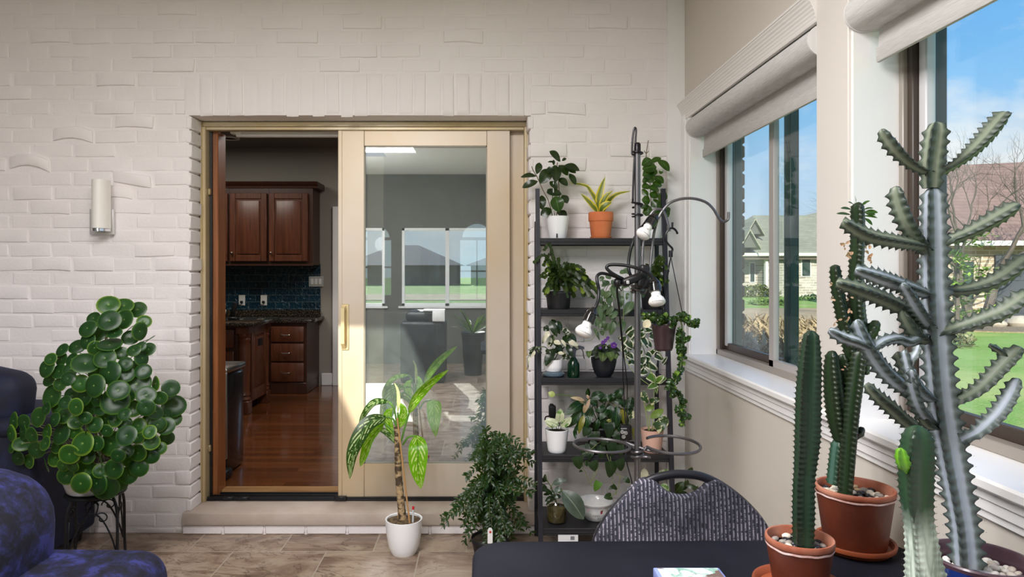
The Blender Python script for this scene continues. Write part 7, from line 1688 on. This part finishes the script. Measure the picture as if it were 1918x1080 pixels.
def curl(K, cx_, cy_, rpx, n, Y):
    for k in range(n):
        x_, y_ = cx_ + RP.uniform(-rpx, rpx) * 0.7, cy_ + RP.uniform(-rpx, rpx) * 0.7
        a = RP.uniform(0, 6.28); L = RP.uniform(40, 62); c = K(x_, y_, Y + RP.uniform(-.04, .04))
        d = V((math.cos(a), RP.uniform(-.6, .2), math.sin(a))).normalized(); l = K.w(L, Y); nr = V((RP.uniform(-.8, .8), -1, RP.uniform(-.4, .8))).normalized()
        p1 = c - d * l * 0.5; p3 = c + d * l * 0.3 - nr * l * 0.35; p2 = c + nr * l * 0.25
        fol.leaf([p1, p2, p3], l * 0.8, 'ellip', nr, 0.55, 8, m=int(RP.random() < 0.12))
for cx_, cy_, r_, n in ((1300, 60, 45, 9), (1350, 95, 40, 7), (1390, 70, 40, 7), (1460, 90, 45, 9), (1480, 60, 30, 5), (1420, 120, 40, 6), (1560, 110, 45, 8), (1600, 70, 45, 9), (1650, 60, 45, 9), (1700, 100, 50, 10), (1740, 130, 40, 8), (1780, 140, 30, 6), (1790, 110, 22, 4), (1540, 140, 30, 5), (1640, 210, 45, 8), (1620, 260, 45, 8), (1650, 300, 45, 8), (1620, 340, 50, 8), (1650, 390, 45, 8), (1610, 380, 40, 6), (1640, 440, 45, 8), (1640, 500, 42, 7), (1620, 550, 42, 7), (1630, 600, 42, 7), (1590, 650, 45, 8), (1560, 690, 45, 8), (1540, 740, 40, 7), (1500, 745, 25, 3), (1580, 790, 38, 6), (1560, 830, 34, 6), (1630, 825, 26, 4), (1640, 890, 22, 3), (1700, 270, 18, 3)): curl(KC, cx_, cy_, r_, n, Yk - 0.02)
for cx_, cy_, r_, n in ((1650, 290, 36, 6), (1600, 340, 36, 6), (1640, 370, 40, 7), (1660, 430, 40, 7), (1640, 470, 34, 6), (1690, 410, 20, 3), (1630, 240, 20, 3)): curl(KD, cx_, cy_, r_, n, Yk - 0.02)
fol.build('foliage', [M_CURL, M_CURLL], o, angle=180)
mb = MB(); lv(mb, KC, Yk - 0.06, 1330, 100, 1270, 170, 70, 'ellip'); lv(mb, KC, Yk - 0.06, 1340, 130, 1300, 160, 40); mb.build('dry_leaf', leaf_mat('dry_cream_leaf', (226, 214, 180), rough=0.6, trans=0.2), o, angle=180)
stems(o, M_STEM, [[KC(1540, 150, Yk), KC(1620, 90, Yk - 0.02), KC(1650, 220, Yk - 0.02), KC(1640, 500, Yk - 0.02), KC(1590, 680, Yk - 0.02), KC(1550, 760, Yk - 0.02), KC(1600, 840, Yk - 0.02), KD(1640, 260, Yk - 0.02), KD(1650, 440, Yk - 0.02)], [KC(1560, 150, Yk), KC(1640, 80, Yk - 0.03), KC(1720, 100, Yk - 0.03), KC(1790, 130, Yk - 0.03)], [KC(1440, 150, Yk), KC(1380, 90, Yk - 0.03), KC(1290, 60, Yk - 0.03)]], 0.0028)
# ------------------------------------------------------------------ cacti on the table
def cactus(mb, sp, pts, rads, ribs=4, pitch=0.016, tooth=0.3, groove=0.5, phase=0.0, spine=0.005, res=6, n=10, taper=True, twist=0.0):
    """ribbed column swept along pts; a groove faces the room; teeth along the ribs; dark spines collected in sp"""
    path = smooth(pts, 14); L = [0.0]
    for a, b in zip(path, path[1:]): L.append(L[-1] + (b - a).length)
    tot = L[-1]; m = max(8, int(tot / pitch * res)); K_ = ribs * 6
    def at(s):
        for i in range(len(L) - 1):
            if L[i + 1] >= s:
                f = (s - L[i]) / max(1e-9, L[i + 1] - L[i]); return path[i].lerp(path[i + 1], f)
        return path[-1]
    prof = [1.0, 0.86, 0.66, groove + 0.04, 0.66, 0.86]; prof[3] = groove
    prof[2] = prof[4] = (groove + 0.8) / 2 * 0.98
    vs = []; uv = []; fs = []; ring_c = []
    side = None
    for i in range(m + 1):
        s = tot * i / m; p = at(s); d = (at(min(tot, s + tot * 0.01)) - at(max(0, s - tot * 0.01))).normalized()
        ref = V((0, 1, 0)); f_ = (ref - d * ref.dot(d)).normalized(); g_ = d.cross(f_)
        tt = s / tot; k = tt * (len(rads) - 1); a = int(min(k, len(rads) - 2)); r = rads[a] + (rads[a + 1] - rads[a]) * (k - a)
        if taper: 
            e = tot - s
            if e < r * 1.1: r *= max(0.05, math.sqrt(max(0.0, 1 - ((r * 1.1 - e) / (r * 1.1)) ** 2)))
        fr = (s / pitch) % 1.0
        tz = (fr / 0.62 if fr < 0.62 else (1 - fr) / 0.38) ** 1.7
        for q in range(K_):
            an = 2 * math.pi * q / K_ + phase + twist * tt
            rr = r * prof[q % 6]
            if q % 6 == 0: rr *= 1 + tooth * tz
            elif q % 6 in (1, 5): rr *= 1 + tooth * 0.3 * tz
            vs.append(p + f_ * (rr * math.cos(an)) + g_ * (rr * math.sin(an))); uv.append(((prof[q % 6] - groove) / (1 - groove), tt))
        if spine and i > 0 and i < m - 2 and i % res == res // 2:
            for rb_ in range(ribs):
                an = 2 * math.pi * rb_ / ribs + phase + twist * tt
                dr = f_ * math.cos(an) + g_ * math.sin(an); tip = p + dr * (r * (1 + tooth))
                for sg in (-0.5, 0.5):
                    q = (dr + d * 0.4 + d.cross(dr) * sg).normalized(); s_ = perp(q) * spine * 0.16; s2 = q.cross(s_)
                    sp.add([tip - s_ - dr * 0.001, tip + s_ - dr * 0.001, tip + s2 - dr * 0.001, tip + q * spine], [(0, 1, 3), (1, 2, 3), (2, 0, 3)])
    for i in range(m):
        for q in range(K_): fs.append((i * K_ + q, i * K_ + (q + 1) % K_, (i + 1) * K_ + (q + 1) % K_, (i + 1) * K_ + q))
    fs.append(tuple(range(K_ - 1, -1, -1))); fs.append(tuple(m * K_ + q for q in range(K_)))
    mb.add(vs, fs, uv)
def m_cactus(name, groove, mid, tip, young=None, rough=0.4, pale_below=None, streak=None, pale=0.22):
    t = NT(name); uv = t.n('ShaderNodeUVMap').outputs[0]; s = t.n('ShaderNodeSeparateXYZ', Vector=uv); ob = t.coord('Object')
    nz = t.noise(ob, 40, 4); f = t.math('ADD', s.outputs[0], t.math('MULTIPLY', t.math('SUBTRACT', nz, 0.5), 0.25))
    c = t.ramp(f, [(0.0, lin(groove)), (pale, lin(groove)), (pale + 0.26, lin(mid)), (0.95, lin(tip))])
    n2 = t.noise(ob, 12, 3); c = t.mix(t.math('MULTIPLY', n2, 0.35), c, lin(mid))
    if young: c = t.mix(t.math('MULTIPLY', t.math('GREATER_THAN', s.outputs[1], 0.72), 0.5), c, lin(young))
    if streak:
        st = t.noise(t.coord('Object', scale=(60, 60, 7)), 1.0, 3, 0.5)
        k = t.math('MULTIPLY', t.math('MULTIPLY', t.math('SUBTRACT', pale_below, t.math('ADD', s.outputs[1], t.math('MULTIPLY', st, 0.25))), 7.0, clamp=True), t.ramp(st, [(0.42, (0.25, 0.25, 0.25, 1)), (0.62, (0.95, 0.95, 0.95, 1))]))
        c = t.mix(k, c, lin(streak))
    b = t.pbsdf(Roughness=rough); t.set(b, 'Base Color', c); t.set(b, 'Normal', t.bump(nz, 0.15, 0.003)); return t.done(b)
M_CG = m_cactus('green_cactus', (30, 56, 36), (24, 46, 30), (20, 34, 22))
M_CG2 = m_cactus('dark_green_cactus', (30, 52, 24), (20, 36, 18), (34, 46, 24))
M_DB = m_cactus('dragon_bone', (168, 178, 192), (104, 116, 114), (40, 52, 50), rough=0.5, pale=0.30)
M_DBG = m_cactus('dragon_bone_young', (122, 130, 112), (84, 96, 80), (32, 44, 40), rough=0.5, pale=0.28)
M_CF = m_cactus('old_green_cactus', (38, 66, 42), (32, 58, 38), (26, 46, 30), pale_below=0.76, streak=(206, 220, 206))
M_SPN = mat('spine_brown', (52, 40, 36), 0.6)
M_PEB = [mat('pebble_cream', (216, 202, 178), 0.5, col2=(232, 222, 206), nscale=20), mat('pebble_black', (34, 34, 40), 0.25), mat('pebble_grey', (150, 142, 134), 0.5), mat('pebble_tan', (186, 158, 122), 0.5)]
M_PEBW = [mat('pebble_white', (228, 220, 210), 0.55, col2=(240, 236, 230), nscale=20), mat('pebble_offwhite', (214, 202, 190), 0.55)]
def pebbles(o, c, R_, size, mats, n, seed, wts):
    rb = random.Random(seed); mb = MB()
    pts = []
    for k in range(n * 6):
        a = rb.uniform(0, 6.28); r = R_ * math.sqrt(rb.random()); p = (r * math.cos(a), r * math.sin(a))
        if all((p[0] - q[0]) ** 2 + (p[1] - q[1]) ** 2 > (size * 1.35) ** 2 for q in pts): pts.append(p)
        if len(pts) >= n: break
    for p in pts:
        s_ = size * rb.uniform(0.75, 1.2); mt = Matrix.Rotation(rb.uniform(0, 3.1), 3, 'Z') @ Matrix.Rotation(rb.uniform(-.3, .3), 3, 'X')
        mb.ball(V(c) + V((p[0], p[1], s_ * 0.35 + rb.uniform(0, 0.004))), s_, rb.choices(range(len(mats)), wts)[0], 10, (1.15, 0.85, 0.62), mt)
    ob = mb.build('pebble_dressing', mats, o, angle=180, kind='stuff'); return ob
M_TERR2 = mat('old_terracotta', (84, 36, 20), 0.5, col2=(108, 50, 28), nscale=6, bump=0.1, bscale=80, coat=0.1)
M_TERRR = mat('terracotta_rim', (152, 76, 48), 0.55, col2=(190, 132, 108), nscale=9)
M_SAUC = mat('terracotta_saucer', (160, 80, 44), 0.5, col2=(140, 68, 38), nscale=8)
M_LIMEW = mat('lime_stain', (226, 200, 196), 0.8, col2=(200, 150, 136), nscale=40)
def clay(o, cx, topy, rpx, Y, zb, hs, taper, saucer_r, stain=True, m=M_TERR2):
    """clay pot on a saucer: returns centre x, rim height and inner radius"""
    x = XX(cx, Y); r = rpx / F * Y; zt = ZZ(topy, Y); zs = zb + hs; h = zt - zs
    mb = MB(); mb.lathe([(0, 0.0), (saucer_r * 0.80, 0.0), (saucer_r * 0.86, 0.004), (saucer_r * 0.88, 0.008), (saucer_r * 0.98, 0.014), (saucer_r, 0.022), (saucer_r * 0.985, 0.026), (saucer_r * 0.93, 0.024), (saucer_r * 0.86, 0.012), (0, 0.011)], (x, Y, zb + 0.0005), 44); mb.build('saucer', M_SAUC, o)
    mb = MB(); mb.lathe([(0, 0), (r * taper, 0), (r * (taper + 0.02), 0.004), (r * 0.955, h - 0.022), (r * 0.955, h - 0.020)], (x, Y, zs), 48, cap=False)
    mb.lathe([(r * 0.955, h - 0.021), (r * 0.98, h - 0.018), (r * 0.98, h - 0.014)], (x, Y, zs), 48, cap=False); p = mb.build('pot', m, o)
    mb = MB(); mb.lathe([(r * 0.97, h - 0.014), (r, h - 0.010), (r, h - 0.003), (r * 0.985, h), (r * 0.93, h), (r * 0.90, h - 0.004), (r * 0.88, h - 0.03)], (x, Y, zs), 48, cap=False); rm = mb.build('rim', M_TERRR, o)
    if stain:
        mb = MB(); N = 60; vs = []; fs = []
        for k in range(N):
            a = 2 * math.pi * k / N; j = 0.0022 * noise.noise(V((math.cos(a) * 3, math.sin(a) * 3, cx)))
            for q in (0, 1): vs.append((x + (r * 0.984) * math.cos(a), Y + (r * 0.984) * math.sin(a), zs + h - 0.0195 + q * 0.0045 + j))
        for k in range(N): fs.append((k * 2, ((k + 1) % N) * 2, ((k + 1) % N) * 2 + 1, k * 2 + 1))
        mb.add(vs, fs); mb.build('lime_line', M_LIMEW, p)
    mb = MB(); mb.lathe([(0, h - 0.026), (r * 0.885, h - 0.026)], (x, Y, zs), 32); mb.build('soil', M_SOIL, o)
    return x, zt, r
GCA = 'potted cacti on the black table'
# A: small clay pot, single column
Ya = 1.50
o = thing('potted_cactus', (XX(1497, Ya), Ya, TZ), 'single tall green column cactus in the small clay pot with pebbles', 'cactus', GCA)
x, zt, r = clay(o, 1497.5, 1004, 60.5, Ya, TZ + 0.001, 0.012, 0.74, 0.098)
pebbles(o, (x, Ya, zt - 0.026), r * 0.76, 0.0085, M_PEB, 40, 1, (4, 3, 2, 2))
mb = MB(); sp = MB()
def cp(lst, Y): return [P(a, b, Y) for a, b in lst]
q = lambda px, Y: px / F * Y
cactus(mb, sp, cp([(1504, 1022), (1505, 960), (1506, 900), (1512, 820), (1514, 740), (1517, 680), (1520, 618)], Ya), [q(20, Ya), q(21, Ya), q(20, Ya), q(24, Ya), q(24, Ya), q(22, Ya), q(14, Ya)], 4, 0.012, 0.14, 0.6, math.radians(38), 0.004)
mb.build('column', M_CG, o, angle=70); sp.build('spines', M_SPN, o, angle=180, kind='stuff')
# B: large clay pot, several columns
Yb2 = 1.742
o = thing('potted_cactus', (XX(1601, Yb2), Yb2, TZ), 'dark many-stemmed euphorbia in the larger clay pot on a saucer', 'cactus', GCA)
x, zt, r = clay(o, 1601, 910, 68.5, Yb2, TZ + 0.001, 0.013, 0.76, 0.095)
pebbles(o, (x, Yb2, zt - 0.026), r * 0.8, 0.0098, M_PEB, 46, 2, (4, 3, 2, 2))
sp = MB()
def stem_c(name, lst, rads, Y, m, tooth=0.2, pitch=0.013, ph=45, ribs=3, spn=0.004, gr=0.5, dys=None, lab=None):
    mb = MB(); pts = [P(a, b, Y + (dys[i] if dys else 0)) for i, (a, b) in enumerate(lst)]
    cactus(mb, sp, pts, [q(v, Y) for v in rads], ribs, pitch, tooth, gr, math.radians(ph), spn); return mb.build(name, m, o, angle=70, label=lab)
stem_c('column', [(1586, 930), (1592, 850), (1598, 775), (1606, 710), (1613, 655)], [14, 15, 16, 17, 14], Yb2 - 0.03, M_CG2, 0.22, ph=60)
stem_c('column', [(1562, 906), (1567, 850), (1572, 822)], [13, 12, 12], Yb2 + 0.01, m_cactus('bluish_cactus', (72, 104, 92), (44, 76, 60), (40, 62, 40)), 0.2, ph=50, gr=0.6)
stem_c('column', [(1576, 824), (1570, 790), (1564, 740), (1560, 690), (1559, 656)], [14, 19, 19, 17, 11], Yb2, M_CG2, 0.2, ph=45, gr=0.55)
stem_c('column', [(1588, 800), (1590, 740), (1582, 690), (1578, 662)], [12, 14, 13, 9], Yb2 + 0.02, M_CG2, 0.24, ph=70)
stem_c('column', [(1600, 690), (1592, 640), (1580, 590), (1570, 545), (1564, 495)], [13, 15, 14, 12, 10], Yb2 + 0.02, M_CG2, 0.26, ph=40)
stem_c('column', [(1618, 700), (1616, 640), (1607, 580), (1606, 500), (1609, 440), (1608, 378)], [13, 17, 17, 14, 14, 13], Yb2 + 0.03, M_CG2, 0.2, ph=50, gr=0.6)
stem_c('column', [(1620, 640), (1634, 618), (1645, 600)], [13, 14, 9], Yb2 + 0.02, M_CG2, 0.3, ph=40)
stem_c('column', [(1598, 815), (1608, 812), (1618, 800)], [8, 10, 6], Yb2 - 0.02, M_CG2, 0.3, ph=40)
sp.build('spines', M_SPN, o, angle=180, kind='stuff')
fol = MB()
for bx, by, tx, ty, w in ((1594, 402, 1566, 400, 6), (1595, 392, 1574, 390, 6), (1600, 384, 1588, 378, 4), (1604, 380, 1601, 366, 3), (1614, 384, 1630, 376, 6), (1618, 392, 1636, 390, 5), (1618, 398, 1645, 398, 11), (1618, 404, 1644, 408, 6), (1620, 408, 1634, 422, 8), (1622, 400, 1640, 403, 8)):
    b_, e_ = P(bx, by, Yb2 + 0.02), P(tx, ty, Yb2 - 0.0); fol.leaf([b_, (b_ + e_) / 2 + V((0, 0, 0.002)), e_], q(w, Yb2), 'notch' if False else 'ellip', (0, -1, 0.5), 0.1, 6)
fol.build('leaf_tuft', leaf_mat('tuft_leaf', (52, 92, 40), vein=(90, 130, 70), rough=0.3), o, angle=180)
rb = random.Random(4); M_DRYP = leaf_mat('dried_pink', (214, 160, 128), col2=(226, 186, 160), rough=0.7, trans=0.3)
for cx_, cy_ in ((1584, 468), (1588, 482), (1580, 456), (1624, 462), (1630, 475), (1628, 490), (1560, 560), (1566, 600), (1574, 540), (1588, 575), (1572, 800), (1562, 740), (1578, 690), (1588, 600), (1554, 530), (1590, 560), (1583, 475), (1626, 480)):
    fol = MB()
    for k in range(3):
        c = P(cx_ + rb.uniform(-4, 4), cy_ + rb.uniform(-6, 6), Yb2 - 0.01); d = V((rb.uniform(-1, 1), -0.4, rb.uniform(-1, 1))).normalized() * q(rb.uniform(6, 13) if cy_ < 500 else rb.uniform(4, 8), Yb2)
        fol.leaf([c, c + d * 0.5 + V((0, -0.002, 0)), c + d], d.length * 0.55, 'ellip', (rb.uniform(-.6, .6), -1, 0.2), 0.3, 5)
    fol.build('dried_flower', M_DRYP, o, angle=180)
# C: dragon-bone cactus in the blue pot
Yc3 = 1.30
o = thing('potted_cactus', (XX(1838, Yc3), Yc3, TZ), 'silvery branching dragon-bone cactus in the blue pot by the window', 'cactus', GCA)
xb_c = XX(1836, Yc3); zr_c = ZZ(1041, Yc3); rc = 0.088; hc = zr_c - TZ
mb = MB(); mb.lathe([(0, 0.001), (rc * 0.72, 0.001), (rc * 0.78, 0.008), (rc * 0.95, hc * 0.35), (rc * 1.02, hc * 0.7), (rc * 1.0, hc * 0.93), (rc * 1.0, hc * 0.94)], (xb_c, Yc3, TZ), 48, cap=False); mb.build('pot', mat('blue_glaze', (22, 44, 110), 0.18, col2=(14, 26, 70), nscale=30, coat=0.5), o)
mb = MB(); mb.lathe([(rc * 1.0, hc * 0.94), (rc * 1.015, hc * 0.98), (rc * 0.99, hc), (rc * 0.95, hc), (rc * 0.92, hc * 0.97), (rc * 0.90, hc * 0.7)], (xb_c, Yc3, TZ), 48, cap=False); mb.build('rim', mat('purple_rim', (78, 56, 66), 0.3, coat=0.3), o)
mb = MB(); mb.lathe([(0, hc - 0.036), (rc * 0.905, hc - 0.036)], (xb_c, Yc3, TZ), 32); mb.build('soil', M_SOIL, o)
pebbles(o, (xb_c, Yc3, zr_c - 0.034), rc * 0.8, 0.0088, M_PEBW, 60, 3, (3, 1))
sp = MB()
stem_c('main_stem', [(1812, 1060), (1806, 990), (1792, 910), (1779, 840), (1766, 760), (1758, 680), (1753, 600), (1750, 520), (1749, 430), (1748, 350)], [24, 23, 24, 25, 24, 24, 23, 22, 21, 17], Yc3, M_DB, 0.5, 0.0205, 40, 4, 0.0022, 0.6)
stem_c('upper_stem', [(1744, 352), (1745, 310), (1750, 270), (1756, 228)], [15, 18, 19, 17], Yc3, M_DBG, 0.45, 0.019, 42, 4, 0.0022, 0.6)
br = [  # pixel paths and radii of the branches
    ('branch', [(1746, 322), (1728, 318), (1705, 304), (1680, 280), (1650, 242)], [7, 8, 11, 13, 10], M_DBG, (0, -.01, -.02, -.03, -.03)),
    ('branch', [(1752, 326), (1775, 316), (1806, 296), (1842, 262), (1886, 210)], [8, 8, 13, 16, 14], M_DBG, (0, 0.0, 0.01, 0.02, 0.03)),
    ('branch', [(1738, 470), (1718, 445), (1700, 415), (1686, 380), (1678, 348)], [13, 14, 16, 16, 13], M_DBG, (0, -.01, -.02, -.02, -.02)),
    ('branch', [(1742, 464), (1715, 458), (1680, 452), (1625, 440), (1578, 414)], [9, 11, 13, 14, 10], M_DBG, (0, -.02, -.04, -.05, -.06)),
    ('branch', [(1762, 460), (1785, 448), (1815, 436), (1858, 414), (1910, 382)], [9, 11, 14, 15, 11], M_DBG, (0, -.02, -.03, -.04, -.05)),
    ('branch', [(1766, 544), (1800, 544), (1840, 536), (1880, 518), (1930, 480)], [10, 11, 14, 16, 14], M_DBG, (0, -.01, -.02, -.03, -.03)),
    ('branch', [(1758, 622), (1790, 616), (1830, 604), (1880, 584), (1930, 548)], [10, 12, 15, 16, 14], M_DBG, (0, -.03, -.05, -.07, -.08)),
    ('branch', [(1742, 552), (1720, 544), (1690, 534), (1650, 520), (1602, 504)], [9, 12, 14, 14, 9], M_DB, (0, -.02, -.04, -.06, -.07)),
    ('branch', [(1744, 612), (1725, 585), (1700, 545), (1690, 530)], [10, 12, 12, 8], M_DB, (0, -.04, -.07, -.08)),
    ('branch', [(1742, 608), (1715, 590), (1670, 566), (1620, 545), (1566, 528)], [9, 13, 15, 15, 10], M_DBG, (0, -.02, -.02, -.03, -.03)),
    ('branch', [(1738, 640), (1715, 622), (1700, 600), (1690, 580)], [9, 13, 13, 9], M_DBG, (0, -.02, -.03, -.03)),
    ('branch', [(1744, 745), (1722, 740), (1690, 722), (1655, 690), (1625, 645), (1604, 598)], [8, 11, 14, 15, 14, 10], M_DB, (0, -.03, -.05, -.06, -.07, -.08)),
    ('branch', [(1626, 650), (1605, 640), (1580, 632), (1552, 617)], [9, 11, 11, 7], M_DB, (-.07, -.08, -.08, -.08)),
    ('branch', [(1634, 655), (1655, 640), (1682, 634), (1706, 640), (1735, 625)], [8, 10, 10, 9, 7], M_DB, (-.07, -.05, -.04, -.03, -.01)),
    ('branch', [(1722, 800), (1700, 790), (1672, 765), (1645, 742), (1622, 718)], [9, 12, 13, 12, 8], M_DBG, (0, -.02, -.03, -.04, -.04)),
    ('branch', [(1752, 800), (1735, 790), (1715, 750), (1700, 700), (1680, 658)], [9, 10, 12, 12, 8], M_DBG, (0, -.02, -.03, -.03, -.03)),
    ('branch', [(1748, 790), (1728, 770), (1712, 730), (1703, 690), (1694, 655)], [8, 10, 11, 10, 7], M_DB, (0, -.05, -.07, -.08, -.08)),
    ('branch', [(1748, 748), (1730, 735), (1716, 715), (1708, 690)], [8, 11, 11, 7], M_DB, (0, -.06, -.08, -.09)),
    ('branch', [(1700, 690), (1708, 675), (1718, 660), (1722, 645)], [7, 8, 8, 5], M_DB, (-.08, -.08, -.08, -.08)),
    ('branch', [(1772, 756), (1805, 746), (1840, 726), (1872, 694), (1914, 650)], [9, 12, 14, 15, 13], M_DBG, (0, -.02, -.04, -.05, -.06)),
    ('branch', [(1884, 668), (1872, 656), (1852, 645)], [7, 6, 4], M_DBG, (-.05, -.05, -.05)),
    ('branch', [(1790, 824), (1812, 818), (1836, 808), (1868, 780), (1892, 745), (1908, 708)], [8, 10, 14, 15, 14, 10], M_DB, (0, -.03, -.05, -.06, -.06, -.06)),
]
for nm, lst, rads, m, dys in br: stem_c(nm, lst, rads, Yc3, m, 0.62, 0.0155, 58, 3, 0.002, 0.5, dys)
sp.build('spines', M_SPN, o, angle=180, kind='stuff')
# D: front cactus, its pot just below the picture edge
Yf = 1.08
o = thing('potted_cactus', (XX(1728, Yf), Yf, TZ), 'thick green cactus with white streaks, closest to the viewer, its pot out of sight', 'cactus', GCA)
sp = MB()
zpot = TZ + 0.12
mb = MB(); xf_ = XX(1740, Yf); mb.lathe([(0, 0.001), (0.05, 0.001), (0.066, 0.10), (0.072, 0.102), (0.073, 0.12), (0.066, 0.12), (0.062, 0.10)], (xf_, Yf, TZ), 40); mb.build('pot', M_TERR2, o)
mb = MB(); mb.lathe([(0, 0.105), (0.063, 0.105)], (xf_, Yf, TZ), 24); mb.build('soil', M_SOIL, o)
stem_c('column', [(1742, 1210), (1738, 1120), (1728, 1030), (1719, 960), (1716, 920), (1716, 870), (1718, 830), (1720, 796)], [40, 42, 36, 29, 25, 29, 30, 24], Yf, M_CF, 0.12, 0.0105, 42, 4, 0.0036, 0.62)
mb = MB(); cactus(mb, sp, [P(1704, 880, Yf), P(1694, 872, Yf - 0.01), P(1688, 850, Yf - 0.01), P(1688, 838, Yf - 0.01)], [q(6, Yf), q(12, Yf), q(12, Yf), q(8, Yf)], 4, 0.01, 0.2, 0.6, 0.7, 0.002); mb.build('pup', m_cactus('pup_green', (108, 164, 40), (84, 140, 30), (70, 116, 30)), o, angle=70)
sp.build('spines', M_SPN, o, angle=180, kind='stuff')
